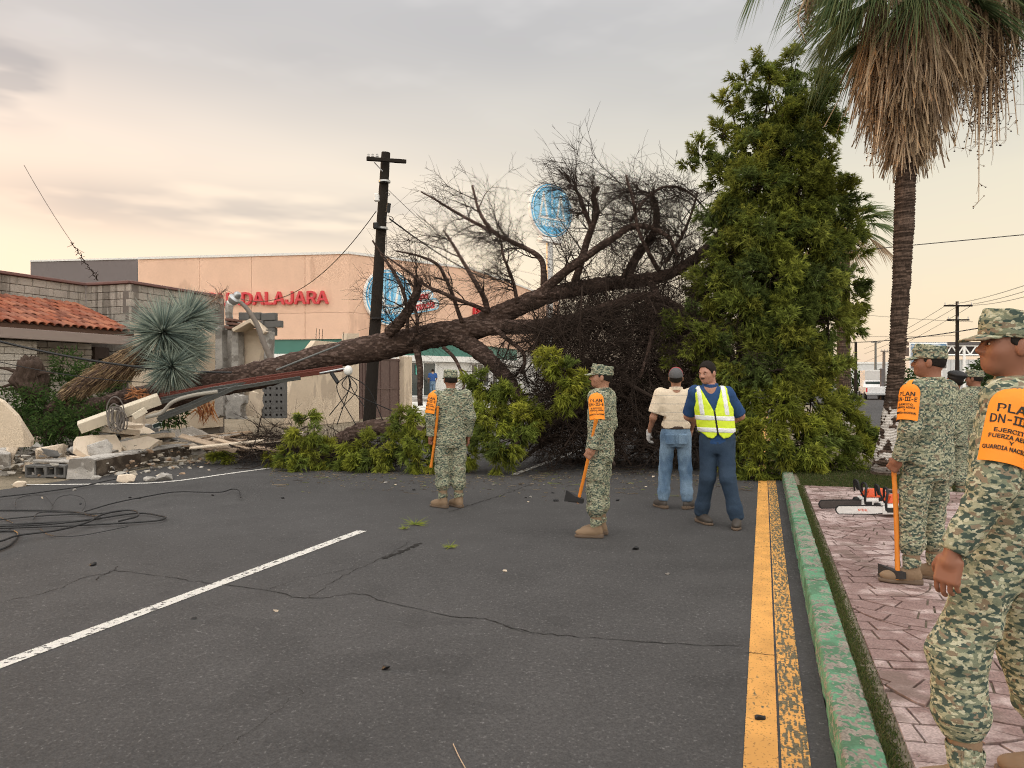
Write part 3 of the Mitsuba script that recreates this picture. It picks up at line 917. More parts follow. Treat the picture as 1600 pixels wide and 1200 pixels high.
def ragged(mb, px0, px1, y0, y1, D, th, amp=0.05, roll=0.0, n=7, seed=0):
    """An upright slab of masonry with broken, uneven edges."""
    r = np.random.default_rng(seed)
    P = [(px0, y0), (px1, y0), (px1, y1), (px0, y1)]
    out = []
    for (xa, ya), (xb, yb) in zip(P, P[1:] + P[:1]):
        for k in range(n):
            t = k / n; out.append((xa + (xb - xa) * t + (r.normal() * amp * F / D if k else 0), ya + (yb - ya) * t + (r.normal() * amp * F / D if k else 0)))
    c = at((px0 + px1) / 2, (y0 + y1) / 2, D)
    pol = Polygon([((x - (px0 + px1) / 2) / F * D, -(y - (y0 + y1) / 2) / F * D) for x, y in out]).buffer(0)
    if pol.geom_type != 'Polygon':
        pol = max(pol.geoms, key=lambda g: g.area)
    m = trimesh.creation.extrude_polygon(pol, th, engine='earcut'); v = np.array(m.vertices)
    v = np.stack([v[:, 0], v[:, 2], v[:, 1]], 1)
    f = np.array(m.faces)[:, ::-1]
    mb.put(v @ (rz(-0.15) @ ry(roll)).T + c, f)
    return mb


D0 = 21.5
mb = MB(); ragged(mb, 336, 348, 512, 650, D0 - .1, 0.3, 0.03, seed=1); part(BG, 'pillar', mb.get(), 'm_concrete')
mb = MB(); ragged(mb, 362, 372, 505, 652, D0 - .1, 0.35, 0.025, seed=2); part(BG, 'pillar', mb.get(), 'm_concrete')
mb = MB(); ragged(mb, 412, 421, 518, 650, D0 - .2, 0.35, 0.025, seed=3); part(BG, 'pillar', mb.get(), 'm_concrete')
mb = MB(); bxp(mb, 343, 366, 512, 655, D0 + 1.7, 0.2); bxp(mb, 345, 364, 508, 514, D0 + .2, 1.5); part(BG, 'back_wall', mb.get(), 'm_concrete')
mb = MB(); bxp(mb, 371, 414, 514, 650, D0 + .3, 0.15); part(BG, 'plaster_panel', mb.get(), 'm_cream')
mb = MB(); ragged(mb, 352, 358, 470, 515, D0 - .1, 0.25, 0.012, seed=4); part(BG, 'post', mb.get(), 'm_concrete')
# little gable with a torn roof
a, b, c, = at(366, 516, D0 - .3), at(393, 501, D0 - .3), at(414, 520, D0 - .3)
mb = MB()
for p, q in ((a, b), (b, c)):
    m_ = (p + q) / 2; d_ = q - p; mb.box(m_ + (0, 0.35, 0), (np.linalg.norm(d_) + .04, 0.9, 0.10), ry(-math.atan2(d_[2], d_[0])), bev=0.01)
part(BG, 'gable', mb.get(), 'm_cream')
mb = MB()
for px0, y0, n in ((358, 500, 4), (360, 506, 4), (357, 512, 3)):
    for k in range(n):
        mb.box(at(px0 + k * 5, y0 + k * 0.5, D0 - .1), (0.11, 0.35, 0.07), ry(R.normal() * .2), bev=0.01)
part(BG, 'torn_roof', mb.get(), mat('m_tornroof', (0.13, 0.07, 0.055), 0.9))
# dark grey blocks still hanging from the bond beam
bk = mat('m_greyblock', (0.11, 0.108, 0.105), 0.92)
for (x0, x1, y0, y1) in ((373, 390, 488, 500), (390.4, 407, 488, 500), (407.4, 431, 489, 500.5), (398, 412, 501, 513), (412.4, 440, 501, 511.5), (416, 430, 512, 524), (384, 397.6, 500.5, 505)):
    mb = MB(); bxp(mb, x0, x1, y0, y1, D0 + .2, 0.2, roll=R.normal() * 0.02); part(BG, 'hanging_block', mb.get(), bk)
# lower stumps under the trunk: open hollow blocks


def hollow_block(mb, c, Rm, l=0.40, w=0.2, h=0.19, col=(1, 1, 1), web=0.033):
    t = web
    for x in (-l / 2 + t / 2, 0, l / 2 - t / 2):
        mb.box(np.asarray(c) + Rm @ np.array([x, 0, 0]), (t, w, h), Rm, col)
    for y in (-w / 2 + t / 2, w / 2 - t / 2):
        mb.box(np.asarray(c) + Rm @ np.array([0, y, 0]), (l - 2 * t - 0.004, t, h * 0.996), Rm, col)
    return mb


for k in range(12):
    r_, c_ = divmod(k, 2)
    mb = MB(); hollow_block(mb, at(421 + c_ * 17, 648 - r_ * 10.3, D0 - 0.9), rx(math.pi / 2) @ rz(R.normal() * .03), l=0.31, w=0.19, h=0.25, web=.066); part(BG, 'hollow_block', mb.get(), bk)
mb = MB(); ragged(mb, 387, 411, 612, 652, D0 - 1.0, 0.16, 0.03, roll=0.12, seed=6); part(BG, 'plaster_stump', mb.get(), 'm_cream')
mb = MB(); ragged(mb, 352, 380, 618, 655, D0 - 1.6, 0.3, 0.04, seed=7); part(BG, 'concrete_stump', mb.get(), 'm_concrete')
tag(BG, 'torn-open grey and cream entrance with hanging blocks between the house and the cream wall', 'ruined entrance')

# cream wall and brown gate
CW = uniq('cream_wall')
vA, vB = kY(452, -15.5)[2], kY(561, -15.5)[2]
pol = Polygon([(vA, 0), (vB, 0), (vB, 3.55), (vB - 0.9, 3.5), (vB - 0.95, 3.12), (vA + 1.6, 3.10), (vA + 1.1, 2.7), (vA + 0.7, 2.1), (vA + 0.2, 1.75), (vA, 1.2)])
m = trimesh.creation.extrude_polygon(pol, 0.22, engine='earcut'); vv_ = np.array(m.vertices)
part(CW, 'wall', (np.array([W(-15.5 - z, a, b) for a, b, z in vv_]), m.faces), 'm_cream')
for dv in (1.75, 1.95, 2.15, 3.6):
    mb = MB(); mb.tube([W(-15.6, vA + dv, 3.05), W(-15.6, vA + dv + 0.02, 3.55)], 0.012, 5); part(CW, 'rebar', mb.get(), 'm_darkwood')
tag(CW, 'broken cream plaster wall with bare rebar on top, left of the brown gate', 'wall')
GT = uniq('metal_gate')
vC, vD_ = kY(561, -15.5)[2], kY(626, -15.5)[2]
mg = mat('m_gate', (0.105, 0.068, 0.060), 0.55)
for k, (a, b) in enumerate(((vC + 0.02, (vC + vD_) / 2 - 0.9), ((vC + vD_) / 2 - 0.86, vD_ - 0.02))):
    mb = MB(); ubox(mb, -15.6, -15.54, a, b, 0.06, 2.62, bev=0.01)
    leaf = part(GT, 'leaf', mb.get(), mg)
    mb = MB()
    for q in np.linspace(a + .1, b - .1, 4):
        ubox(mb, -15.537, -15.51, q - 0.02, q + 0.02, 0.1, 2.6)
    for z in (0.1, 1.3, 2.56):
        ubox(mb, -15.536, -15.512, a, b, z - .025, z + .025)
    part(leaf, 'rib', mb.get(), mg)
    mb = MB(); ubox(mb, -15.535, -15.47, (b if k == 0 else a + .35) - 0.3, (b if k == 0 else a + .35) - 0.12, 1.42, 1.62, bev=.01); part(leaf, 'lock', mb.get(), 'm_black')
tag(GT, 'brown sheet metal double gate behind the dark utility pole', 'gate')
GP = uniq('gate_pillar')
mb = MB(); ubox(mb, -15.75, -15.3, vD_ + .02, kY(638, -15.5)[2], 0, 2.75, bev=0.02); part(GP, 'shaft', mb.get(), 'm_cream')
tag(GP, 'slim cream pillar at the right end of the brown gate', 'pillar')
WF = uniq('white_fence')
mb = MB()
for q in np.linspace(vC + 2.3, vD_ - 0.1, 6):
    ubox(mb, -15.58, -15.55, q - 0.06, q + 0.06, 2.63, 2.9)
part(GT, 'finial', mb.get(), mwhite)

# ------------------------------------------------------------------ utility pole
UP = uniq('utility_pole')
Dp = 20.0
b0, b1 = at(575, 690, Dp), at(603, 239, Dp + 0.15)
mb = MB(); mb.tube([b0, b0 * .5 + b1 * .5, b1], [0.175, 0.15, 0.12], 14); part(UP, 'pole', mb.get(), 'm_darkwood', smooth=40)
mb = MB(); mb.box(at(604, 250.5, Dp - .12), (1.06, 0.10, 0.095), rz(0.25), bev=.008); part(UP, 'crossarm', mb.get(), 'm_darkwood')
mb = MB(); mb.tube([at(585, 254, Dp - .1), at(598, 268, Dp - .1)], 0.014, 5); part(UP, 'brace', mb.get(), 'm_steel')
for x in (576, 582.5, 589.5):
    t = trimesh.creation.revolve(np.array([[0, 0], [.035, 0], [.05, .03], [.028, .05], [.045, .075], [.026, .10], [.036, .125], [0, .15]]), sections=12)
    t.apply_translation(at(x, 249, Dp - .12)); part(UP, 'insulator', t, mat('m_insul', (0.45, 0.44, 0.43), 0.25) if x == 576 else 'm_insul', smooth=40)
mb = MB(); mb.box(at(588.5, 309, Dp - .25), (0.13, 0.14, 0.20), bev=.02); part(UP, 'meter_box', mb.get(), 'm_whiteplastic')
mb = MB(); mb.box(at(587.5, 353, Dp - .25), (0.14, 0.14, 0.17), bev=.02); part(UP, 'meter_box', mb.get(), 'm_black')
mb = MB(); mb.tube([at(606, 332, Dp - .25), at(608, 318, Dp - .25)], 0.055, 10); part(UP, 'lamp_socket', mb.get(), 'm_black')
for cx, cy, r_, n in ((607.5, 343, 0.115, 3), (606, 304, 0.055, 2)):
    for k in range(n):
        a = np.linspace(0, 2 * math.pi, 26); P = at(cx, cy, Dp - .28 - k * .02) + np.stack([np.cos(a) * r_ * (1 + .05 * k), 0.03 * np.sin(a * 2), np.sin(a) * r_ * .82], 1)
        mb = MB(); mb.tube(P, 0.009, 5, caps=False); part(UP, 'cable_coil', mb.get(), 'm_cable')
for y in (284, 357, 498):
    q = at(601 - (y - 284) * .056, y, Dp); t = trimesh.creation.cylinder(0.16 if y < 490 else 0.19, 0.05, sections=16); t.apply_translation(q); part(UP, 'band', t, 'm_steel' if y < 490 else 'm_black', smooth=40)
tag(UP, 'dark leaning wooden utility pole with a crossarm, standing before the peach shop', 'utility pole')


def wire(a, b, sag, r_, label, m='m_cable', n=24):
    key = uniq('wire'); t = np.linspace(0, 1, n)[:, None]
    P = np.asarray(a) * (1 - t) + np.asarray(b) * t - np.array([0, 0, 1.0]) * (sag * 4 * t * (1 - t))
    mb = MB(); mb.tube(P, r_, 5); add(key, mb.get(), m); tag(key, label, 'wire')
    return key


wire(at(609, 342, Dp - .2), at(760, 436, 33), 0.15, 0.022, 'thick grey service cable running from the pole down to the right shop wall')
wire(at(606, 296, Dp), at(720, 395, 34), 0.1, 0.008, 'thin wire from the pole top towards the bare branches')
wire(at(588, 330, Dp), at(372, 466, 24), 0.9, 0.012, 'thin wire sagging from the pole left across the peach wall to the street lamp')
wire(at(604, 360, Dp), at(601, 560, Dp - .2), 0.0, 0.007, 'thin plumb wire hanging down beside the utility pole')
wire(at(-40, 523, 12.6), at(362, 582, 14.4), 0.16, 0.021, 'thick black cable hanging across the house front below the tile roof')
wire(at(-40, 556, 12.6), at(250, 598, 14.4), 0.10, 0.008, 'thin wire hanging across the house front below the thick cable')
# ================================================================== THE FALLEN PINE
PINE = uniq('fallen_pine_tree')


def bough_path(rows, n=None, dz=None):
    """rows of (px, py, depth, radius in photo pixels) -> points and radii in metres."""
    P = np.array([list(at(a, b, D)) + [r_ * D / F] for a, b, D, r_ in rows])
    L = np.linalg.norm(np.diff(P[:, :3], axis=0), axis=1).sum()
    Q = smoothpath(P, n or max(8, int(L / 0.06)))
    return Q[:, :3], np.maximum(Q[:, 3], 0.004)


def bark_tube(P, r_, k=28, amp=0.10, seed=0, plates=True):
    v, f = tubevf(P, r_, k, True)
    n = len(P); c = np.repeat(P, k, 0); d = v[:n * k] - c; rr = np.linalg.norm(d, axis=1, keepdims=True); d = d / np.maximum(rr, 1e-9)
    q = v[:n * k]
    a = meshkit.fbm(q * 3.0 + seed, 3, 2) - 0.5
    b = meshkit.noise(q * np.array([13.0, 17, 17]) + seed, 5)
    c2 = meshkit.noise(q * 38 + seed, 6) - 0.5
    pl = np.clip((b - 0.42) * 4, 0, 1) if plates else b
    v[:n * k] = q + d * (rr * amp * 2.2 * a[:, None] + 0.022 * pl[:, None] * np.minimum(rr / 0.15, 1) + 0.012 * c2[:, None] * np.minimum(rr / 0.1, 1))
    return v, f


trunk_rows = [(38, 655, 15.4, 27), (60, 664, 15.35, 26), (130, 648, 15.3, 25), (230, 623, 15.3, 24), (333, 601, 15.2, 23.5), (400, 587, 15.1, 23), (500, 560, 15.0, 21.5), (600, 541, 15.0, 22), (690, 522, 14.9, 21), (745, 511, 14.8, 21), (800, 483, 14.7, 17), (850, 463, 14.5, 14.5), (900, 452, 14.4, 13), (950, 443, 14.3, 12), (1000, 438, 14.2, 11), (1040, 430, 14.1, 9.5), (1075, 412, 14.0, 9), (1103, 390, 13.9, 8.5), (1140, 350, 13.9, 8), (1180, 300, 13.8, 6.5), (1215, 220, 13.8, 5), (1235, 140, 13.8, 3)]
P, r_ = bough_path(trunk_rows, 330); r_ = r_ * .88
part(PINE, 'trunk', bark_tube(P, r_, 44, 0.12, 1), 'm_bark', smooth=True)
limbs = [
    [(735, 512, 14.75, 15), (790, 511, 14.5, 11), (860, 507, 14.2, 9.5), (907, 497, 14.0, 9), (940, 483, 13.9, 8), (980, 468, 13.8, 7), (1015, 463, 13.7, 6), (1060, 480, 13.6, 5), (1110, 520, 13.4, 4), (1150, 570, 13.2, 3)],
    [(705, 522, 14.8, 15), (728, 535, 14.7, 13.5), (753, 552, 14.5, 12.5), (775, 572, 14.3, 11), (800, 602, 14.0, 9.5), (825, 645, 13.7, 8), (850, 690, 13.5, 6)],
    [(830, 473, 14.6, 9), (873, 433, 14.3, 7), (917, 400, 14.1, 6), (960, 371, 14.0, 5.2), (987, 354, 13.9, 4.6), (1017, 356, 13.8, 4), (1045, 372, 13.7, 3), (1060, 400, 13.6, 2)],
    [(898, 440, 14.4, 5.5), (907, 413, 14.5, 5.2), (917, 377, 14.6, 5), (928, 347, 14.6, 4.7), (932, 327, 14.6, 4.6), (927, 307, 14.6, 4.2), (935, 292, 14.6, 3.4)],
    [(924, 356, 14.6, 3.6), (912, 325, 14.8, 3.2), (906, 307, 14.9, 2.6), (897, 294, 15.0, 1.6)],
    [(978, 436, 14.25, 7.5), (985, 420, 14.3, 7), (1000, 393, 14.4, 6.6), (1017, 373, 14.4, 6), (1026, 343, 14.5, 5.2), (1022, 315, 14.5, 4.2), (1015, 300, 14.5, 3.2)],
    [(1030, 424, 14.1, 3.5), (1012, 392, 13.9, 3), (997, 358, 13.8, 2.8), (990, 317, 13.8, 2.4), (978, 274, 13.8, 1.6)],
    [(850, 450, 14.5, 5), (845, 405, 14.6, 4.2), (806, 381, 14.8, 3.4), (773, 364, 15.0, 3), (750, 333, 15.1, 2.3), (738, 290, 15.2, 1.4)],
    [(773, 364, 15.0, 2.8), (738, 346, 15.2, 2.3), (706, 328, 15.4, 2), (680, 312, 15.5, 1.5), (658, 300, 15.6, 1)],
    [(722, 503, 14.6, 3.4), (716, 487, 14.5, 3), (707, 460, 14.4, 2.8), (695, 432, 14.3, 2.5), (683, 413, 14.2, 2.4), (655, 400, 14.2, 1.7), (618, 392, 14.2, 1.1)],
    [(762, 487, 14.6, 5), (757, 467, 14.5, 4.2), (748, 450, 14.4, 3.8), (733, 425, 14.4, 3.2), (720, 403, 14.4, 2.5), (705, 378, 14.4, 2), (693, 360, 14.4, 1.3)],
    [(808, 473, 14.5, 3), (803, 445, 14.4, 2.6), (793, 417, 14.3, 2.2), (786, 398, 14.3, 1.8), (783, 375, 14.3, 1.2)],
    [(637, 522, 14.6, 3), (636, 490, 14.4, 2.8), (631, 458, 14.3, 2.6), (617, 428, 14.3, 2.4), (600, 403, 14.3, 2), (582, 376, 14.4, 1.3)],
    [(607, 520, 14.7, 9), (620, 508, 14.6, 8), (637, 487, 14.5, 7), (648, 465, 14.5, 6.5), (653, 448, 14.5, 6), (655, 436, 14.5, 5.5)],
    [(644, 470, 14.5, 3.5), (650, 450, 14.5, 3.8), (650, 430, 14.5, 3)],
    [(634, 540, 14.7, 2.6), (648, 524, 14.5, 2.6), (652, 505, 14.4, 2.6), (650, 488, 14.4, 2.4), (643, 470, 14.4, 2)],
    [(765, 488, 14.6, 3.6), (740, 477, 14.4, 3), (717, 469, 14.3, 3), (690, 457, 14.2, 2.6), (667, 447, 14.2, 2.2), (640, 426, 14.2, 1.8), (592, 393, 14.3, 1)],
    [(650, 540, 14.8, 6), (654, 560, 14.7, 5.2), (657, 587, 14.6, 4.6), (656, 612, 14.6, 4.2), (657, 634, 14.6, 3.6)],
    [(693, 543, 14.6, 2.6), (708, 557, 14.4, 2.6), (718, 575, 14.3, 2.4), (725, 600, 14.2, 2), (718, 630, 14.1, 1.2)],
    [(760, 500, 14.6, 4), (790, 528, 14.2, 3.4), (815, 548, 13.9, 3), (820, 565, 13.8, 2.6), (815, 585, 13.8, 2)],
    [(1015, 440, 14.15, 6), (1024, 455, 13.9, 5.5), (1028, 475, 13.7, 5), (1026, 495, 13.6, 4)],
    [(1010, 466, 13.7, 4), (1020, 500, 13.4, 3.6), (1015, 540, 13.1, 3), (1000, 590, 12.9, 2.2)],
    [(520, 700, 14.6, 14), (555, 680, 14.4, 15), (590, 668, 14.3, 13), (640, 672, 14.2, 10), (700, 690, 13.9, 7)],
    [(985, 345, 13.9, 3), (1010, 310, 14.2, 2.4), (1040, 292, 14.3, 2), (1075, 300, 14.3, 1.5), (1105, 330, 14.2, 1)],
    [(1040, 410, 14.0, 3), (1062, 375, 14.2, 2.4), (1078, 340, 14.3, 2), (1090, 300, 14.3, 1.4)],
    [(1085, 400, 13.9, 3), (1095, 440, 13.6, 3), (1120, 490, 13.4, 2.6), (1170, 530, 13.1, 2), (1220, 560, 12.9, 1.5)],
]
B = []
for i, rows in enumerate(limbs):
    P, r_ = bough_path(rows)
    part(PINE, 'limb' if rows[0][3] >= 5 else 'branch', bark_tube(P, r_, 14 if rows[0][3] > 6 else 9, 0.10, i + 3, rows[0][3] > 6), 'm_bark', smooth=True)
    B.append((P, r_))


def resample(P, r_, n):
    x = np.linspace(0, len(P) - 1, n); i = np.arange(len(P))
    return np.stack([np.interp(x, i, P[:, k]) for k in range(3)], 1), np.interp(x, i, r_)


def offshoots(Pb, Rb, per, L, spread=0.8, up=0.15, curl=0.35, rs=0.5, n=6, r=R, tmin=0.12, rmin=0.002):
    """Thin side twigs of a batch of branches (m, k, 3)."""
    m, k = Pb.shape[:2]
    idx = np.repeat(np.arange(m), per); t = tmin + (1 - tmin) * r.random(len(idx)); x = t * (k - 1); i0 = np.minimum(x.astype(int), k - 2); u = (x - i0)[:, None]
    base = Pb[idx, i0] * (1 - u) + Pb[idx, i0 + 1] * u; tan = unit(Pb[idx, i0 + 1] - Pb[idx, i0])
    rad = Rb[idx, i0] * (1 - u[:, 0]) + Rb[idx, i0 + 1] * u[:, 0]
    q = r.normal(size=base.shape); q -= tan * (q * tan).sum(1, keepdims=True); q = unit(q)
    d = unit(tan * 0.7 + q * spread + np.array([-0.28, 0, up]))
    c = r.normal(size=base.shape) * curl
    ln = L * (0.3 + 0.9 * r.random(len(idx)))
    s = np.linspace(0, 1, n)[None, :, None]
    Pn = base[:, None] + d[:, None] * (ln[:, None, None] * s) + c[:, None] * (ln[:, None, None] * s * s * 0.6) + np.cumsum(r.normal(size=(len(idx), n, 3)) * 0.02, 1) * ln[:, None, None] * (s > 0)
    r0 = np.maximum(rad * rs, rmin)[:, None] * (1 - 0.75 * s[..., 0])
    return Pn, np.maximum(r0, rmin * 0.6)


def cat(*bs):
    return np.concatenate([b[0] for b in bs]), np.concatenate([b[1] for b in bs])


main = [resample(P, r_, 12) for P, r_ in B]; LEFT = (8, 9, 10, 12, 13, 14, 15, 16, 18)
Pm = np.array([q[0] for q in main]); Rm_ = np.array([q[1] for q in main])
keep = [i for i in range(len(B)) if i not in (1, 17, 22) and i not in LEFT]
tp_ = resample(*bough_path(trunk_rows[10:19], 60), 12)
src = (np.concatenate([Pm[keep], tp_[0][None], tp_[0][None], tp_[0][None]]), np.minimum(np.concatenate([Rm_[keep], tp_[1][None], tp_[1][None], tp_[1][None]]), 0.03))
g1 = cat(offshoots(*src, 13, 0.95, spread=0.85, up=-0.12, rs=0.55, rmin=0.005), offshoots(src[0][[0, 1, 4, 5, -1, -2, -3]], src[1][[0, 1, 4, 5, -1, -2, -3]], 9, 0.9, spread=0.9, up=-0.8, rs=0.45, rmin=0.0045), offshoots(Pm[list(LEFT)], np.minimum(Rm_[list(LEFT)], .03), 4, .8, spread=.8, up=.2, rs=.5, rmin=.004))
g2 = offshoots(*g1, 8, 0.60, spread=0.8, up=0.0, rs=0.6, n=5, rmin=0.0045)
g3 = offshoots(*g2, 5, 0.36, spread=0.8, up=0.0, rs=0.7, n=4, rmin=0.0036)
mb = MB()
for g, k in ((g1, 5), (g2, 4), (g3, 3)):
    mb.put(*tube_batch(g[0], g[1], k))
mtw = mat('m_twig', (0.028, 0.020, 0.016), 0.9, spec=0.15)
tag(part(PINE, 'twigs', mb.get(), mtw), kind='stuff')

# the dark snarl of dead brushwood under the crown
n = 1100
c = np.stack([R.uniform(838, 1125, n), R.uniform(500, 745, n), R.uniform(12.9, 15.2, n)], 1)
c[:, 1] = np.maximum(c[:, 1] - 35, 465 + 0.35 * np.abs(c[:, 0] - 1000))
base = np.array([at(*q) for q in c]); base[:, 2] = np.maximum(base[:, 2], 0.05)
d = unit(R.normal(size=(n, 3)) * (1, 0.7, 0.8) + (0.3, 0, -0.35)); ln = R.uniform(0.6, 1.7, n)
s = np.linspace(0, 1, 8)[None, :, None]
Pn = base[:, None] + d[:, None] * ln[:, None, None] * (s - .4) + (R.normal(size=(n, 3)) * 0.35)[:, None] * ln[:, None, None] * (s - .4) ** 2
Pn[..., 2] = np.maximum(Pn[..., 2], 0.03)
s1 = (Pn, (R.uniform(0.005, 0.016, n))[:, None] * (1 - 0.6 * s[..., 0]))
s2 = offshoots(*s1, 9, 0.55, spread=0.9, up=-0.1, rs=0.5, n=5, rmin=0.003)
s3 = offshoots(*s2, 3, 0.30, spread=0.9, up=-0.1, rs=0.7, n=4, rmin=0.0028)
mb = MB()
for g, k in ((s1, 4), (s2, 3), (s3, 3)):
    g[0][..., 2] = np.maximum(g[0][..., 2], 0.012)
    mb.put(*tube_batch(g[0], g[1], k))
# limbs that carry it, lying on the road
for k in range(16):
    a = at(R.uniform(850, 1100), R.uniform(560, 700), R.uniform(13.2, 14.8)); b = a + unit(np.array([R.normal(), R.normal() * .5, -0.5 + R.normal() * .2])) * R.uniform(1, 2.2)
    b[2] = max(b[2], 0.1); m_ = (a + b) / 2 + R.normal(size=3) * .15
    mb.put(*tubevf(smoothpath(np.array([a, m_, b]), 12), np.linspace(.07, .02, 12), 7))
tag(part(PINE, 'brushwood', mb.get(), mat('m_brush', (0.036, 0.026, 0.021), 0.9, spec=0.1)), kind='stuff')

# the same dead brush trailing on the ground before the rubble
n = 420
base = np.array([at(R.uniform(375, 620), R.uniform(640, 715), R.uniform(13.4, 15.6)) for _ in range(n)]); base[:, 2] = np.abs(R.normal(size=n)) * 0.18 + 0.03 + .35 * (R.random(n) * (np.abs(base[:, 0] / base[:, 1] + .32) < .035))
d = unit(R.normal(size=(n, 3)) * (1, .8, .35)); ln = R.uniform(0.4, 1.3, n)
Pn = base[:, None] + d[:, None] * ln[:, None, None] * (s - .4) + (R.normal(size=(n, 3)) * 0.4)[:, None] * ln[:, None, None] * (s - .4) ** 2
Pn[..., 2] = np.maximum(Pn[..., 2], 0.012)
q1 = (Pn, (R.uniform(0.004, 0.012, n))[:, None] * (1 - 0.6 * s[..., 0])); q2 = offshoots(*q1, 7, 0.35, rs=.55, n=5, rmin=.003)
q2[0][..., 2] = np.maximum(q2[0][..., 2], 0.01)
mb = MB(); mb.put(*tube_batch(*q1, 4)); mb.put(*tube_batch(*q2, 3))
tag(part(PINE, 'ground_brush', mb.get(), mtw), kind='stuff')


def shoots(mb, base, axis, L=0.10, n=12, wd=0.020, nl=0.095, tone=None, r=R, pal=None):
    """Pine shoots: needles spraying forward round a short axis."""
    m = len(base); axis = unit(axis)
    t = r.random((m, n)); b = base[:, None] + axis[:, None] * (t * L)[..., None]
    q = r.normal(size=(m, n, 3)); q -= axis[:, None] * (q * axis[:, None]).sum(-1, keepdims=True); q = unit(q)
    d = unit(axis[:, None] * (0.75 + 0.5 * r.random((m, n)))[..., None] + q * 0.75)
    v, f, k = blades(b.reshape(-1, 3), d.reshape(-1, 3), nl * (0.6 + 0.7 * r.random(m * n)), wd, 0.22, 1, r)
    c = pal[r.integers(0, len(pal), m)] if tone is None else tone
    c = (c * (0.75 + 0.5 * r.random((m, 1))))[:, None] * (0.72 + 0.55 * t[..., None] ** 2 * np.array([1.12, 1.05, 0.8]))   # the young end of a shoot is paler
    mb.put(v, f, np.repeat(c.reshape(-1, 3), k, 0))


PAL = 2.0 * np.array([(0.108, 0.125, 0.026), (0.090, 0.110, 0.026), (0.070, 0.092, 0.026), (0.130, 0.140, 0.030), (0.058, 0.078, 0.026), (0.104, 0.118, 0.028)])


def foliage(blobs, seed, dens=1.0, pal=PAL, hang=0.0):
    """Needle masses: every blob is a spray of branchlets, each branchlet a plume of shoots, with the gaps left between them."""
    r = np.random.default_rng(seed); mb = MB(); st = []
    for (px, py, rp, D) in blobs:
        c = at(px, py, D); rad = rp / F * D
        nb = max(4, int(11 * dens * (rad / 0.5) ** 1.6))
        d = unit(r.normal(size=(nb, 3)) * (1, 0.9, 1) + (0, -0.25, 0.16))
        tip = c + d * rad * (0.70 + 0.55 * r.random((nb, 1))); mid = c + d * rad * 0.35 + r.normal(size=(nb, 3)) * rad * 0.1
        root = c + r.normal(size=(nb, 3)) * rad * 0.15
        s = np.linspace(0, 1, 6)[None, :, None]
        P = root[:, None] * (1 - s) ** 2 + 2 * mid[:, None] * s * (1 - s) + tip[:, None] * s ** 2
        P[..., 2] -= hang * rad * (s[..., 0] ** 2)
        P[..., 2] = np.maximum(P[..., 2], 0.04)
        st.append((P, np.broadcast_to(0.012 * (1 - 0.75 * s[..., 0]), P.shape[:2]).copy()))
        ns = max(8, int(46 * rad / 0.5))
        ii = np.repeat(np.arange(nb), ns); t = 0.30 + 0.70 * r.random(len(ii)) ** 0.8
        x = t * 5; i0 = np.minimum(x.astype(int), 4); u = (x - i0)[:, None]
        bs = P[ii, i0] * (1 - u) + P[ii, i0 + 1] * u; tan = unit(P[ii, i0 + 1] - P[ii, i0])
        w = rad * 0.17 * (1.2 - 0.7 * t)
        off = r.normal(size=(len(ii), 3)); off -= 0.7 * tan * (off * tan).sum(1, keepdims=True)
        bs = bs + off * w[:, None] * 0.8
        bs[:, 2] = np.maximum(bs[:, 2], 0.03)
        ax = tan * 0.9 + off * 0.45 + np.array([0, 0, 0.22 - hang * .5])
        tone = pal[r.integers(0, len(pal), nb)] * (0.7 + 0.6 * r.random((nb, 1)))
        shoots(mb, bs, ax, tone=tone[ii], r=r)
    mb2 = MB(); Pq, Rq = cat(*st); mb2.put(*tube_batch(Pq, Rq, 4))
    return mb, mb2


crown = [(1188, 105, 22, 13.9), (1163, 130, 22, 13.9), (1205, 125, 30, 13.9), (1238, 98, 28, 13.9), (1140, 160, 20, 13.9), (1075, 255, 14, 13.9), (1270, 140, 38, 13.9), (1160, 182, 28, 13.8), (1215, 170, 44, 13.7), (1262, 195, 50, 13.9), (1292, 175, 26, 14.0),
         (1128, 215, 26, 13.8), (1178, 232, 42, 13.5), (1092, 245, 26, 13.9), (1232, 245, 55, 13.4), (1288, 262, 40, 13.8), (1125, 275, 34, 13.6), (1178, 292, 54, 13.2), (1245, 310, 58, 13.2),
         (1305, 310, 38, 13.7), (1135, 332, 44, 13.4), (1195, 362, 60, 13.0), (1262, 375, 56, 13.2), (1318, 362, 36, 13.6), (1338, 385, 24, 13.8), (1140, 400, 44, 13.2), (1205, 432, 60, 12.8), (1272, 440, 56, 13.0),
         (1322, 440, 34, 13.5), (1342, 470, 22, 13.8), (1120, 455, 44, 13.0), (1165, 490, 52, 12.8), (1225, 505, 58, 12.6), (1290, 505, 48, 12.9), (1330, 515, 22, 13.6), (1070, 505, 34, 13.2), (1105, 530, 42, 12.9),
         (1150, 560, 46, 12.7), (1215, 575, 56, 12.4), (1275, 570, 48, 12.7), (1308, 582, 26, 13.2)]
crown_back = [(a + R.uniform(-18, 18), b + R.uniform(-10, 14), r0 * 0.95, D + 0.9) for a, b, r0, D in crown if r0 > 33 and (b > 300 or R.random() < .35)]
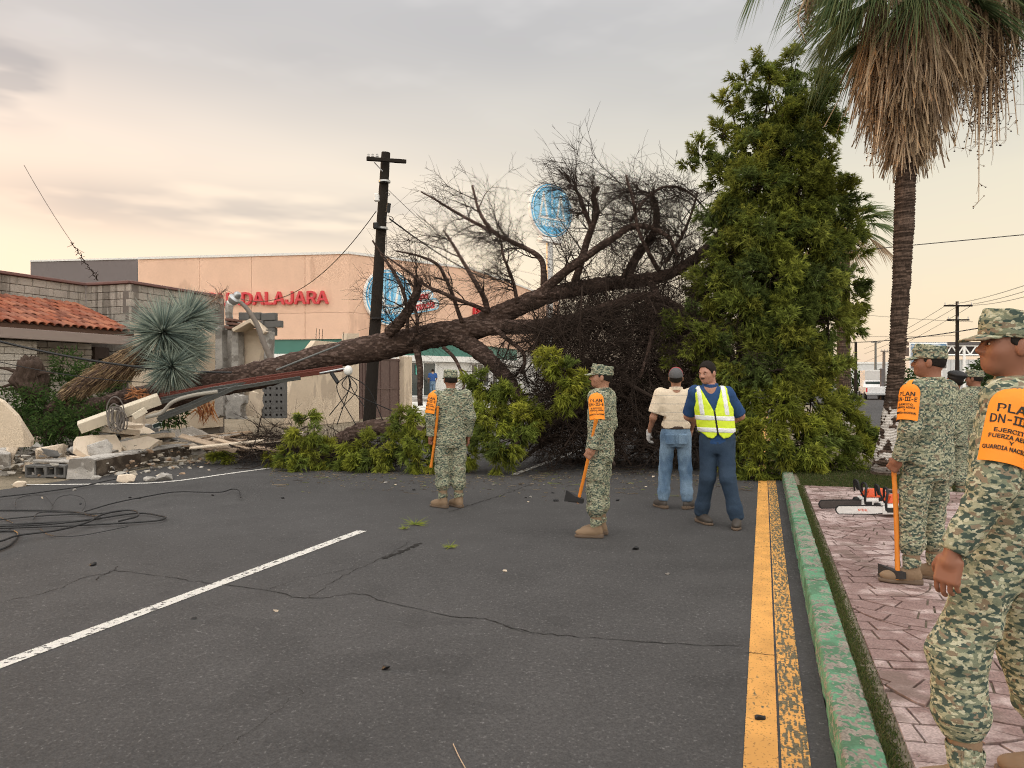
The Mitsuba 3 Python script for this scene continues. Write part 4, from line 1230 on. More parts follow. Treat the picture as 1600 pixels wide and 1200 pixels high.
skirt = [(1165, 625, 38, 12.6), (1215, 640, 46, 12.2), (1265, 630, 46, 12.3), (1310, 645, 36, 12.6), (1340, 680, 30, 12.7), (1160, 680, 40, 12.3), (1205, 695, 42, 12.0), (1250, 690, 44, 11.9), (1295, 690, 38, 12.1), (1155, 725, 30, 12.2), (1190, 730, 28, 11.9), (1225, 722, 24, 11.7),
         (1262, 718, 26, 11.7), (1300, 725, 22, 12.0), (1345, 705, 22, 12.5), (1145, 600, 26, 12.9), (1352, 665, 20, 12.7), (1330, 725, 18, 12.2), (1310, 625, 24, 12.8), (1285, 735, 18, 11.8), (1175, 745, 16, 11.8), (1355, 685, 16, 12.6)]
PAL2 = PAL * np.array([1.18, 1.15, 0.95])
for nm, bl, sd, dn, pl_, hg in (('foliage', crown, 5, 1.1, PAL, 0.0), ('foliage', crown_back, 6, 0.7, PAL, 0.0), ('foliage', skirt, 7, 1.15, PAL2, 0.2)):
    a, b = foliage(bl, sd, dn, pl_, hg)
    tag(part(PINE, nm, a.get(), 'm_leaf', color=a.col()), kind='stuff')
    tag(part(PINE, 'branchlets', b.get(), mtw), kind='stuff')
# inner limbs of the standing part of the crown
mb = MB()
for k in range(26):
    tx, ty, rr, D = crown[R.integers(0, len(crown))]
    a = at(1140 + R.uniform(-20, 70), 420 + R.uniform(-60, 80), 13.7); b = at(tx, ty, D)
    mb.put(*tubevf(smoothpath(np.array([a, (a + b) / 2 + R.normal(size=3) * .2, b]), 10), np.linspace(.05, .012, 10), 6))
part(PINE, 'inner_limbs', mb.get(), mtw)
# boughs that reach the road in front
boughs = [
    ([(765, 600, 30, 13.0), (800, 622, 38, 12.8), (770, 650, 36, 12.7), (815, 655, 34, 12.7), (760, 690, 30, 12.6), (795, 690, 34, 12.5), (775, 718, 22, 12.5), (830, 640, 26, 12.8), (740, 590, 20, 13.1), (745, 640, 24, 12.9)], 'pine bough'),
    ([(862, 562, 22, 12.4), (880, 585, 30, 12.3), (898, 605, 26, 12.3), (872, 615, 20, 12.3), (915, 620, 14, 12.3)], 'b'),
    ([(642, 655, 26, 13.0), (665, 680, 28, 12.9), (638, 690, 26, 12.8), (655, 715, 24, 12.7), (678, 715, 18, 12.7), (625, 665, 18, 13.1), (700, 700, 20, 12.9), (715, 675, 20, 13.0), (730, 712, 18, 12.8), (705, 725, 14, 12.7)], 'c'),
    ([(548, 705, 26, 13.2), (575, 695, 28, 13.1), (605, 690, 26, 13.1), (590, 715, 26, 12.9), (560, 725, 20, 12.9), (615, 712, 20, 13.0), (520, 715, 18, 13.2)], 'd'),
    ([(475, 655, 17, 13.3), (468, 680, 22, 13.2), (482, 697, 22, 13.1), (458, 705, 20, 13.1), (470, 722, 16, 13.0), (490, 675, 14, 13.2), (445, 712, 12, 13.1), (500, 715, 15, 13.2), (512, 700, 14, 13.3)], 'e'),
    ([(345, 714, 9, 14.2), (358, 712, 8, 14.2), (335, 716, 6, 14.2)], 'f'),
    ([(432, 713, 8, 13.6), (420, 716, 7, 13.6)], 'g'),
    ([(1060, 560, 26, 13.3), (1095, 590, 24, 13.1), (1040, 540, 16, 13.4)], 'h'),
]
PAL2 = PAL * np.array([1.18, 1.15, 0.95])
for k, (bl, nm) in enumerate(boughs):
    a, b = foliage(bl, 40 + k, 1.15, PAL2, 0.25)
    key = tag(part(PINE, 'bough', a.get(), 'm_leaf', color=a.col()), kind='stuff')
    scene[uniq(key + '__stems')] = mikit.ply(b.get(), mtw)
# raw splintered wood and the torn root end
mb = MB()
for k in range(60):
    a = at(R.uniform(305, 335), R.uniform(628, 642), 14.7) + R.normal(size=3) * .03; dd = unit(np.array([R.normal() * .5, R.normal() * .3, -1]))
    mb.put(*tubevf([a, a + dd * R.uniform(.1, .38)], [0.016, 0.002], 4), np.array([(0.40, 0.16, 0.055), (0.33, 0.13, 0.06), (0.46, 0.25, 0.12)][R.integers(0, 3)]))
for k in range(30):
    a = at(R.uniform(205, 228), R.uniform(610, 622), 14.4) + R.normal(size=3) * .03; dd = unit(np.array([R.normal(), R.normal() * .3, R.normal() * .4]))
    mb.put(*tubevf([a, a + dd * R.uniform(.1, .25)], [0.02, 0.003], 4), np.array((0.42, 0.19, 0.09)))
tag(part(PINE, 'splinters', mb.get(), 'm_vc', color=mb.col()), 'torn orange heartwood hanging under the trunk', kind='stuff')
tag(PINE, 'huge uprooted pine lying across the whole road with bare dark limbs and green crown', 'tree')

# root plate of a shrub torn out of the yard
RB = uniq('root_stump')
m = trimesh.creation.icosphere(4, 1.0); v = np.array(m.vertices); v = v * np.array([0.27, 0.3, 0.52]) * (1 + 0.9 * (meshkit.fbm(v * 1.6, 4, 3) - .5) + .5 * (meshkit.fbm(v * np.array([7, 7, 2.5]), 4, 8) - .5))[:, None]
v[:, 0] += np.clip(-v[:, 2], 0, 1) * 0.25
part(RB, 'stump', (v + at(47, 596, 15.0), m.faces), mat('m_root', (0.055, 0.036, 0.027), 0.95), smooth=True)
for k, (dx, dz) in enumerate(((-1, .7), (-.9, -.4), (-1, -.25), (.8, .5), (.7, -.6), (-.3, .9))):
    a = at(45, 596, 15.0); P = np.array([a, a + (dx * .3, -.1, dz * .3), a + (dx * .62, -.05, dz * .42 - .03)]) + R.normal(size=(3, 3)) * .03
    mb = MB(); mb.tube(smoothpath(P, 8), np.linspace(.07, .012, 8), 6); part(RB, 'root', mb.get(), 'm_root')
tag(RB, 'dark brown torn-out stump with stubby roots before the white block pier', 'stump')

# ================================================================== PALMS
PALM = uniq('palm_tree')
pr_ = [(1383, 742, 11.5, 20.5), (1385, 720, 11.5, 18), (1389, 690, 11.5, 15.5), (1394, 645, 11.5, 14), (1399, 594, 11.5, 12), (1402, 555, 11.5, 12), (1405, 500, 11.5, 12.5), (1409, 420, 11.5, 13.5), (1412, 350, 11.5, 14.5), (1414, 300, 11.5, 14.5), (1416, 250, 11.5, 14.5), (1418, 180, 11.5, 14), (1420, 60, 11.5, 14), (1422, -60, 11.5, 14)]
P, r_ = bough_path(pr_, 560)
P[0, 2] = 0.10
v, f = tubevf(P, r_, 40); n_ = len(P) * 40
q = v[:n_]; d = q - np.repeat(P, 40, 0); rr = np.linalg.norm(d, axis=1, keepdims=True); d /= rr
zz = q[:, 2:3]; ang = np.arctan2(d[:, 1], d[:, 0])[:, None]
ring = ((zz * 24 + 0.35 * np.sin(ang * 2) + 0.5 * (meshkit.noise(np.hstack([ang * 1.5, zz * 3, ang * 0]), 2)[:, None])) % 1.0)
v[:n_] = q + d * (0.020 * (ring ** 2) - 0.010 + 0.030 * (meshkit.fbm(q * 5, 3, 3)[:, None] - .5) + 0.012 * (meshkit.noise(q * 40, 8)[:, None] - .5) + (0.05 * (meshkit.noise(q * 11, 9)[:, None] - .4) * np.clip(0.9 - zz, 0, 1)))
part(PALM, 'trunk', (v, f), 'm_palmbark', smooth=True)
CR = P[-1] + np.array([0, 0, -0.25])


def fan_leaf(mb, base, ax, stem, rad, n, cols, droop, spread=2.2, wd=0.035, r=R, fold=0.0, jit=.12):
    """A fan palm leaf: petiole, then long split segments that hang at their tips."""
    ax = unit(ax); hub = base + ax * stem; hub = hub + np.array([0, 0, -1.0]) * droop * stem * 0.35
    side = unit(np.cross(ax, [0, 0, 1.0]) + 1e-6); nrm = np.cross(side, ax)
    mb.put(*tubevf([base, (base + hub) / 2 + (0, 0, .06 * stem), hub], [0.022, 0.016, 0.012], 5), cols[0])
    a = np.linspace(-spread / 2, spread / 2, n) + r.normal(size=n) * jit * spread / n
    dirs = np.cos(a)[:, None] * ax + np.sin(a)[:, None] * side + (fold * np.abs(np.sin(a)))[:, None] * -nrm
    ax2 = unit(hub - base); dirs = unit(dirs + (ax2 - ax) * 0.6)
    L = rad * (0.72 + 0.28 * np.cos(a * 0.8)) * (0.85 + 0.3 * r.random(n))
    v, f, k = blades(np.repeat(hub[None], n, 0), dirs, L, wd, droop * (0.75 + 0.5 * r.random(n)), 5, r)
    c = cols[r.integers(0, len(cols), n)] * (0.75 + 0.5 * r.random((n, 1)))
    mb.put(v, f, np.repeat(c, k, 0))


GREEN = 1.75 * np.array([(0.075, 0.105, 0.05), (0.055, 0.085, 0.042), (0.10, 0.125, 0.065), (0.085, 0.10, 0.045)])
DEAD = 1.28 * np.array([(0.33, 0.25, 0.165), (0.25, 0.185, 0.125), (0.42, 0.33, 0.235), (0.28, 0.195, 0.12), (0.20, 0.15, 0.11), (0.37, 0.275, 0.185)])
for k in range(30):
    a = k * 2.39996; el = 0.35 - 0.95 * (k / 30)
    mb = MB(); ax = np.array([math.cos(a) * math.cos(el), math.sin(a) * math.cos(el), math.sin(el)])
    fan_leaf(mb, CR + ax * 0.1, ax, R.uniform(.7, .95), R.uniform(.9, 1.1), 44, GREEN, R.uniform(.35, .6))
    part(PALM, 'frond', mb.get(), 'm_leaf', color=mb.col())
# low green fronds hanging outside the skirt
for (px, py, dy, L) in ((1215, -90, -.4, .8), (1285, -110, -.6, .95), (1340, -95, -.9, 1.0), (1395, -95, -1.0, 1.0), (1440, -100, -1.0, .9), (1600, -30, -.4, 1.3), (1322, -10, .2, 1.0), (1625, -60, .1, 1.1)):
    b = at(px, py, 11.5 + dy); ax = unit((b - CR) * (1, 1, 0) + np.array([0, 0, -0.55]))
    mb = MB(); fan_leaf(mb, b - ax * .25, ax + np.array([0, 0, -.35]), .22, L, 54, GREEN, 0.85, 2.6, .034)
    part(PALM, 'frond', mb.get(), 'm_leaf', color=mb.col())
# skirt of dead fronds: rings of folded leaves hanging against the trunk
mb = MB()
for ring_z, cnt, rad0, L in ((7.45, 30, .66, 1.35), (7.15, 34, .70, 1.35), (6.85, 34, .62, 1.25), (6.5, 30, .50, 1.1), (6.15, 26, .36, 1.0), (5.85, 22, .26, .9), (5.6, 16, .19, .75)):
    for k in range(cnt):
        a = (k + R.uniform(-.4, .4)) / cnt * 2 * math.pi; o = np.array([math.cos(a), math.sin(a), 0])
        cx = np.interp(ring_z, P[:, 2], P[:, 0]); cy = np.interp(ring_z, P[:, 2], P[:, 1])
        hub = np.array([cx, cy, ring_z]) + o * rad0 * R.uniform(.55, 1.0) + (0, 0, R.normal() * .12)
        mb.put(*tubevf([np.array([cx, cy, ring_z + .15]), hub], [0.02, 0.012], 4), DEAD[R.integers(0, 6)] * .7)
        n = 20; q = R.normal(size=(n, 3)) * (0.15, 0.15, 0.05); dd = unit(np.array([0, 0, -1.0]) + o * R.uniform(-.02, .16) * min(1, rad0 / .5) + q)
        v, f, kk = blades(np.repeat(hub[None], n, 0) + R.normal(size=(n, 3)) * .04, dd, L * (0.55 + .55 * R.random(n)), .026, 0.0, 4, R)
        t = R.normal(size=(len(v), 3)) * .008
        c = DEAD[R.integers(0, 6)] * (0.7 + .5 * R.random((n, 1)))
        mb.put(v + t, f, np.repeat(c, kk, 0))
tag(part(PALM, 'dead_skirt', mb.get(), 'm_dry', color=mb.col()), 'thick tan skirt of dead hanging fronds', kind='stuff')
# long ribbons and fruit strings on the right
for (px, y0, y1, n, wdt) in ((1545, -10, 310, 60, 36), (1520, -30, 200, 70, 56), (1580, -20, 150, 30, 24), (1480, 0, 180, 36, 34), (1368, 60, 280, 14, 8), (1385, 50, 190, 10, 10), (1262, -20, 45, 7, 8)):
    mb = MB()
    for k in range(n):
        x = px + R.normal() * wdt * .5; a = at(px + R.normal() * wdt * .25, y0 + R.uniform(-10, 20), 11.4 + R.normal() * .12); L = (y1 - y0) / F * 11.5 * (R.uniform(.35, .75) if k else 1.0)
        b = a + np.array([(x - px) / F * 11.5 + R.normal() * .03, R.normal() * .08, -L]); m_ = (a + b) / 2 + R.normal(size=3) * .05
        Pq = smoothpath(np.array([a, m_, b]), 12)
        mb.put(*tubevf(Pq, np.linspace(.019, .006, 12), 4), DEAD[R.integers(0, 6)] * 1.15)
        m2 = 26; ii = R.integers(3, 12, m2); bs = Pq[ii]; dd = unit(R.normal(size=(m2, 3)) + (0, 0, -.5))
        e = bs + dd * R.uniform(.05, .17, (m2, 1))
        v, f = tube_batch(np.stack([bs, e], 1), np.full((m2, 2), .003), 3); mb.put(v, f, (0.25, .17, .11))
        for q in e[:16]:
            vv2, ff2 = boxvf(.016); mb.put(vv2 @ rz(R.random() * 3) + q, ff2, np.array([(0.05, .035, .03), (.22, .15, .10)][R.integers(0, 2)]))
    tag(part(PALM, 'fruit_string', mb.get(), 'm_vc', color=mb.col()), kind='stuff')
tag(PALM, 'tall fan palm with a dead frond skirt and lime-washed foot on the paved median', 'palm tree')

# the small feather palm behind the pine
PALM2 = uniq('palm_tree')
c0 = at(1318, 352, 27.0)
mb = MB(); mb.tube([np.array([c0[0], c0[1], 0.0]), c0], [0.25, 0.2], 12); part(PALM2, 'trunk', mb.get(), 'm_palmbark', smooth=40)
for k in range(16):
    a = k / 16 * 2 * math.pi + .2; el = [0.5, 0.05, -.45][k % 3]
    ax = np.array([math.cos(a) * math.cos(el), math.sin(a) * math.cos(el), math.sin(el)])
    mb = MB(); fan_leaf(mb, c0, ax, 1.0, 1.3, 40, GREEN if k % 3 < 2 else DEAD, .5, wd=.05, spread=2.4)
    part(PALM2, 'frond', mb.get(), 'm_leaf', color=mb.col())
tag(PALM2, 'far palm whose fronds show right of the pine crown', 'palm tree')

# ================================================================== THE BLUE YUCCA, blown over
YU = uniq('yucca')
BL = np.array([(0.30, 0.355, 0.30), (0.20, 0.26, 0.235), (0.40, 0.45, 0.38), (0.13, 0.175, 0.16), (0.34, 0.39, 0.33)])
heads = [(at(255, 520, 14.3), .86, (0.15, -0.85, 0.35)), (at(282, 545, 14.8), .70, (0.8, -0.3, 0.2)), (at(268, 572, 14.1), .62, (0.15, -0.8, -0.5)), (at(290, 500, 15.0), .72, (.7, .2, .5))]
for c, rad, ax in heads:
    n = 720; dirs = unit(R.normal(size=(n, 3)) + np.array(ax) * 0.75)
    v, f, k = blades(c + dirs * .05, dirs, rad * (0.75 + .3 * R.random(n)), .030, 0.05, 2, R)
    col = BL[R.integers(0, 5, n)] * (0.75 + .5 * R.random((n, 1)))
    col = np.repeat(col, k, 0).reshape(n, k, 3); 
    mb = MB(); mb.put(v, f, col.reshape(-1, 3))
    part(YU, 'rosette', mb.get(), 'm_leaf', color=mb.col())
P, r_ = bough_path([(78, 640, 14.6, 14), (110, 615, 14.5, 19), (150, 592, 14.45, 24), (190, 572, 14.4, 28), (230, 548, 14.35, 26)], 40)
part(YU, 'stem', tubevf(P, r_ * .55, 14), 'm_bark', smooth=True)
mb = MB(); n = 1900
ii = R.integers(9, 39, n); ax = unit(P[np.minimum(ii + 1, 39)] - P[ii - 1]); q = R.normal(size=(n, 3)); q -= ax * (q * ax).sum(1, keepdims=True); q = unit(q)
bs = P[ii] + q * (r_[ii] * R.uniform(.45, .8, n))[:, None]; dd = unit(-ax * 0.9 + q * .18 + R.normal(size=(n, 3)) * .12 + (0, 0, -.15))
v, f, k = blades(bs, dd, (.08 + .20 * ii / 39) * (.5 + .7 * R.random(n)), .016, .12, 2, R)
col = np.array([(0.30, .215, .13), (.22, .15, .095), (.38, .28, .17), (.14, .095, .065)])[R.integers(0, 4, n)] * (.7 + .5 * R.random((n, 1)))
mb.put(v, f, np.repeat(col, k, 0)); tag(part(YU, 'dry_leaves', mb.get(), 'm_dry', color=mb.col()), kind='stuff')
# old flower stalk leaning over the roof
a, b = at(300, 500, 15.0), at(352, 452, 15.4)
mb = MB(); mb.tube([a, (a + b) / 2 + (0, 0, -.03), b], [.028, .02, .01], 6, (0.2, .13, .09))
for k in range(60):
    t = R.uniform(.25, 1.0); p0 = a + (b - a) * t; dd = unit(np.array([R.normal() * .7, R.normal() * .5, R.choice([-1, 1]) * R.uniform(.5, 1)])); L = R.uniform(.2, .55) * (1.15 - t * .55)
    Pq = smoothpath(np.array([p0, p0 + dd * L * .5 + (0.04, 0, 0), p0 + dd * L + (0.0, 0, -.08 * L)]), 6)
    mb.put(*tubevf(Pq, np.linspace(.006, .003, 6), 3), np.array((.26, .175, .13)) * R.uniform(.7, 1.3))
part(YU, 'flower_stalk', mb.get(), 'm_vc', color=mb.col())
tag(YU, 'toppled blue-green yucca with spiky round heads and a dry straw trunk beside the house', 'yucca')

# ================================================================== GARDEN SHRUBS IN THE YARD
PALW = np.array([(0.055, 0.095, 0.028), (0.04, 0.075, 0.022), (0.075, 0.115, 0.035), (0.05, 0.08, 0.03)])


def shrub(name, blobs, label, seed, pal=PALW, L=.12, wd=.032, dens=2600, cat='shrub', group=None):
    r = np.random.default_rng(seed); key = uniq(name); mb = MB(); st = MB()
    for px, py, rp, D in blobs:
        c = at(px, py, D); rad = rp / F * D; n = int(dens * rad ** 1.7)
        d = unit(r.normal(size=(n, 3))); cl = meshkit.noise((c + d * rad) * 4.0, seed)
        b = c + d * (rad * (0.45 + .6 * r.random(n) ** .6) * (.75 + .5 * cl))[:, None]; b[:, 2] = np.maximum(b[:, 2], .02)
        v, f, k = blades(b, d + r.normal(size=(n, 3)) * .6 + (0, 0, .2), L * (.5 + .8 * r.random(n)), wd, .35, 2, r)
        col = pal[r.integers(0, len(pal), n)] * (.6 + .8 * r.random((n, 1))); mb.put(v, f, np.repeat(col, k, 0))
        for q in range(max(4, int(10 * rad))):
            e = c + unit(r.normal(size=3) + (0, 0, .4)) * rad * .9; b0 = np.array([c[0] + r.normal() * .1, c[1], max(0, c[2] - rad)])
            st.put(*tubevf([b0, (b0 + e) / 2 + r.normal(size=3) * .06, e], [.012, .009, .004], 4))
    tag(part(key, 'leaves', mb.get(), 'm_leaf', color=mb.col()), kind='stuff'); part(key, 'stems', st.get(), mtw)
    return tag(key, label, cat, group)


shrub('shrub', [(105, 570, 26, 15.6), (135, 590, 24, 15.5), (95, 605, 26, 15.4), (120, 615, 22, 15.2)], 'leafy green shrub growing in front of the recessed house wall and window', 1)
shrub('shrub', [(20, 630, 28, 14.6), (50, 625, 24, 14.6), (75, 640, 26, 14.4), (20, 660, 26, 14.2)], 'flattened green shrub at the left edge below the dark stump', 2)
shrub('shrub', [(90, 668, 28, 13.9), (130, 660, 26, 13.9), (160, 648, 20, 14.0), (60, 680, 22, 13.7), (110, 640, 22, 14.3)], 'crushed green shrub under the fallen trunk behind the broken blocks', 3)
shrub('shrub', [(175, 605, 12, 15.6), (185, 590, 14, 15.8), (165, 620, 12, 15.3)], 'small green plant sprouting below the straw trunk of the yucca', 4)
shrub('shrub', [(262, 655, 12, 14.2), (280, 650, 12, 14.2)], 'small grassy clump growing under the fallen steel rails', 5)
# ================================================================== PEOPLE: implicit surfaces turned into meshes


def nets(fn, lo, hi, h):
    """Surface nets of fn(points)=0 in a box."""
    lo = np.asarray(lo, float); n = np.maximum(np.ceil((np.asarray(hi) - lo) / h).astype(int) + 1, 4)
    ax = [lo[k] + np.arange(n[k]) * h for k in range(3)]
    G = np.stack(np.meshgrid(*ax, indexing='ij'), -1).reshape(-1, 3)
    V = fn(G).reshape(n)
    V[0] = V[-1] = 1; V[:, 0] = V[:, -1] = 1; V[:, :, 0] = V[:, :, -1] = 1
    S = V < 0
    c = [S[i:n[0] - 1 + i, j:n[1] - 1 + j, k:n[2] - 1 + k] for i in (0, 1) for j in (0, 1) for k in (0, 1)]
    tot = sum(x.astype(int) for x in c); cell = np.argwhere((tot > 0) & (tot < 8))
    idx = -np.ones(n - 1, int); idx[tuple(cell.T)] = np.arange(len(cell))
    acc = np.zeros((len(cell), 3)); cnt = np.zeros(len(cell))
    cor = np.array([[i, j, k] for i in (0, 1) for j in (0, 1) for k in (0, 1)])
    for a in range(8):
        for b in range(a + 1, 8):
            if np.abs(cor[a] - cor[b]).sum() != 1:
                continue
            va = V[tuple((cell + cor[a]).T)]; vb = V[tuple((cell + cor[b]).T)]
            m = (va < 0) != (vb < 0); t = np.where(m, va / np.where(va == vb, 1, va - vb), 0)
            acc += np.where(m[:, None], cor[a] + t[:, None] * (cor[b] - cor[a]), 0); cnt += m
    v = lo + (cell + acc / np.maximum(cnt, 1)[:, None]) * h
    F_ = []
    for d in range(3):
        e = [0, 0, 0]; e[d] = 1; d1, d2 = (d + 1) % 3, (d + 2) % 3
        A = S[tuple(slice(0, n[k] - (1 if k == d else 0)) for k in range(3))]; Bq = S[tuple(slice(1 if k == d else 0, n[k]) for k in range(3))]
        ed = np.argwhere(A != Bq); fl = A[tuple(ed.T)]
        ok = (ed[:, d1] > 0) & (ed[:, d2] > 0) & (ed[:, d1] < n[d1] - 1) & (ed[:, d2] < n[d2] - 1); ed = ed[ok]; fl = fl[ok]
        o1 = np.zeros(3, int); o1[d1] = 1; o2 = np.zeros(3, int); o2[d2] = 1
        q = [idx[tuple((ed - o).T)] for o in (o1 + o2, o2, 0 * o1, o1)]
        q = np.stack(q, 1); q[~fl] = q[~fl][:, ::-1]
        F_.append(q)
    q = np.vstack(F_)
    return v, np.vstack([q[:, [0, 1, 2]], q[:, [0, 2, 3]]])


def cone(a, b, ra, rb, flat=None):
    a = np.asarray(a, float); b = np.asarray(b, float)

    def f(p):
        d = b - a; t = np.clip((p - a) @ d / max(d @ d, 1e-9), 0, 1)
        return np.linalg.norm(p - a - t[:, None] * d, axis=1) - (ra + (rb - ra) * t)
    return f


def ell(c, r, Rm=None):
    c = np.asarray(c, float); r = np.asarray(r, float)

    def f(p):
        q = p - c
        if Rm is not None:
            q = q @ Rm
        k0 = np.linalg.norm(q / r, axis=1); k1 = np.linalg.norm(q / r ** 2, axis=1)
        return k0 * (k0 - 1) / np.maximum(k1, 1e-6)
    return f


def rbox(c, s, r, Rm=None):
    c = np.asarray(c, float); s = np.asarray(s, float) / 2 - r

    def f(p):
        q = p - c
        if Rm is not None:
            q = q @ Rm
        q = np.abs(q) - s
        return np.linalg.norm(np.maximum(q, 0), axis=1) + np.minimum(q.max(1), 0) - r
    return f


def loft(rows, cap=0.02):
    """Elliptic sections: rows of (z, half width, half depth, centre x, centre y)."""
    rows = np.array(sorted(rows), float)

    def f(p):
        z = p[:, 2]; a, b, cx, cy = (np.interp(z, rows[:, 0], rows[:, k]) for k in (1, 2, 3, 4))
        # a rounded square section reads as cloth better than a pure ellipse
        u = np.abs((p[:, 0] - cx) / a); w = np.abs((p[:, 1] - cy) / b)
        k = (u ** 2.4 + w ** 2.4) ** (1 / 2.4)
        d = (k - 1) * np.minimum(a, b)
        dz = np.maximum(rows[0, 0] - z, z - rows[-1, 0])
        return np.maximum(d, dz)
    return f


def union(fs, k=0.03):
    def f(p):
        d = fs[0](p)
        for g in fs[1:]:
            e = g(p); hh = np.clip(0.5 + 0.5 * (e - d) / k, 0, 1); d = e * (1 - hh) + d * hh - k * hh * (1 - hh)
        return d
    return f


def folds(fs, amp, freq, seed, extra=None):
    """Adds cloth folds near the surface: ridged noise, stretched across the limb."""
    def f(p):
        d = fs(p); m = np.abs(d) < 0.05
        q = p[m]; w = meshkit.fbm(q * freq + seed * 7.3, 3, seed); r_ = 1 - np.abs(2 * w - 1) * 1.6
        w2 = meshkit.noise(q * np.asarray(freq) * 0.45 + seed, seed + 4) - .5
        k = amp * (0.75 * r_ - 0.35 + 0.9 * w2)
        if extra is not None:
            k = k * extra(q)
        d[m] = d[m] - k
        return d
    return f


def blend_pts(*rows):
    return np.array(rows, float)


def bbox(pts, pad):
    pts = np.vstack(pts); return pts.min(0) - pad, pts.max(0) + pad


def rot_to(a, b):
    """Rotation taking direction a to b."""
    a, b = unit(a), unit(b); v = np.cross(a, b); c = a @ b
    if c < -0.9999:
        return -np.eye(3)
    K = np.array([[0, -v[2], v[1]], [v[2], 0, -v[0]], [-v[1], v[0], 0]])
    return np.eye(3) + K + K @ K / (1 + c)


SK = {k: mat('m_skin' + k, c, 0.5, spec=0.35) for k, c in {'a': (0.235, 0.105, 0.066), 'b': (0.30, 0.155, 0.10), 'c': (0.36, 0.185, 0.13)}.items()}
mhair = mat('m_hair', (0.014, 0.011, 0.009), 0.75, spec=.15)
mboot = mat('m_boot', (0.20, 0.138, 0.088), 0.75, spec=0.25)
msole = mat('m_sole', (0.12, 0.085, 0.06), 0.85)
mband = mat('m_orange', (0.80, 0.245, 0.012), 0.6)
mink = mat('m_ink', (0.022, 0.016, 0.014), 0.7)
mtool = mat('m_handle', (0.62, 0.20, 0.022), 0.35, clear=0.5)
maxe = mat('m_axe', (0.022, 0.022, 0.024), 0.5)


def hand_sdf(wr, f, n, curl=(25, 30, 20), side=1, spread=0.0, scale=1.0, thumb=(0.5, 25)):
    """A hand: wrist point, finger direction f, palm normal n (the way the palm faces); side +1 puts the thumb on the +w side."""
    f = unit(f); n = unit(n - f * (n @ f)); w = np.cross(f, n) * side; s = scale
    wr = np.asarray(wr, float)

    def L(a, b, c):
        return wr + s * (a * w + b * f + c * n)
    Rm = np.stack([w, f, n], 1)
    prims = [rbox(L(0, .050, -.002), np.array([.082, .092, .030]) * s, .013 * s, Rm), cone(wr - f * .03, L(0, .02, 0), .027 * s, .029 * s), ell(L(.025, .035, .010), np.array([.020, .034, .017]) * s, Rm)]
    base = union(prims, .014)
    fingers = []
    for i, (x, ln, rr) in enumerate(((.030, .074, .0092), (.0095, .082, .0095), (-.0115, .076, .0090), (-.0315, .060, .0080))):
        p = np.array([x, .094 - .006 * abs(i - 1.2), 0.0]); ang = 0.0
        sx = spread * (1.5 - i)
        for seg, (fr, cu) in enumerate(zip((.44, .31, .25), curl)):
            ang += math.radians(cu * (1 + .06 * (i - 1)))
            q = p + ln * fr * np.array([sx, math.cos(ang), math.sin(ang)])
            fingers.append(cone(L(*p), L(*q), rr * s * (1 - .08 * seg), rr * s * (1 - .08 * (seg + 1)))); p = q
    tb, tc = thumb; p = np.array([.036, .022, .006]); a = math.radians(tc)
    dirs = [unit(np.array([.75 - .5 * tb, .72, .35 + .4 * tb])), unit(np.array([.75 - tb, .85, .35 + tb])), unit(np.array([.45 - 1.3 * tb, .8, .35 + 1.4 * tb]))]
    for d_, ln, rr in zip(dirs, (.040, .032, .026), (.0125, .0105, .0095)):
        q = p + d_ * ln; fingers.append(cone(L(*p), L(*q), rr * s, rr * .92 * s)); p = q

    def F_(pp):
        d = base(pp)
        fd = fingers[0](pp)
        for g in fingers[1:]:
            fd = np.minimum(fd, g(pp))
        hh = np.clip(0.5 + 0.5 * (fd - d) / .010, 0, 1)
        return fd * (1 - hh) + d * hh - .010 * hh * (1 - hh)
    c = L(0, .085, .02)
    grip = L(0, .088, .034)
    return F_, (c - .135 * s, c + .135 * s), grip, w


HEADC = np.array([0, 0, 1.60])


def head_sdf(age=0):
    fs = union([ell((0, -.014, 1.628), (.0745, .096, .098)), ell((0, .028, 1.572), (.058, .066, .072)), ell((0, .055, 1.532), (.030, .030, .026)),
                cone((0, -.040, 1.40), (0, -.020, 1.56), .060, .056), ell((0, .064, 1.628), (.052, .022, .016)), ell((.034, .055, 1.585), (.022, .024, .022)), ell((-.034, .055, 1.585), (.022, .024, .022))], .028)
    nose = union([cone((0, .082, 1.618), (0, .104, 1.588), .0085, .0125), ell((.012, .093, 1.582), (.010, .011, .008)), ell((-.012, .093, 1.582), (.010, .011, .008))], .010)
    lip = union([ell((0, .083, 1.555), (.024, .012, .0075)), ell((0, .080, 1.541), (.021, .012, .0085))], .004)
    ears = [ell((s * .078, -.006, 1.600), (.011, .021, .032), rz(s * .35)) for s in (-1, 1)]
    eyes = [ell((s * .031, .089, 1.612), (.017, .014, .010)) for s in (-1, 1)]

    def f(p):
        d = union([fs, nose], .012)(p)
        for e in eyes:                                          # sockets
            g = -e(p); hh = np.clip(0.5 - 0.5 * (d - g) / -.012, 0, 1) if False else None
            d = np.maximum(d, g) * 1.0
        d = np.minimum(d, lip(p))
        for e in ears:
            g = e(p); hh = np.clip(0.5 + 0.5 * (g - d) / .008, 0, 1); d = g * (1 - hh) + d * hh - .008 * hh * (1 - hh)
        for s in (-1, 1):                                       # eyeballs under lids
            d = np.minimum(d, ell((s * .031, .0745, 1.612), (.0155, .0125, .0105))(p))
        return d
    return f


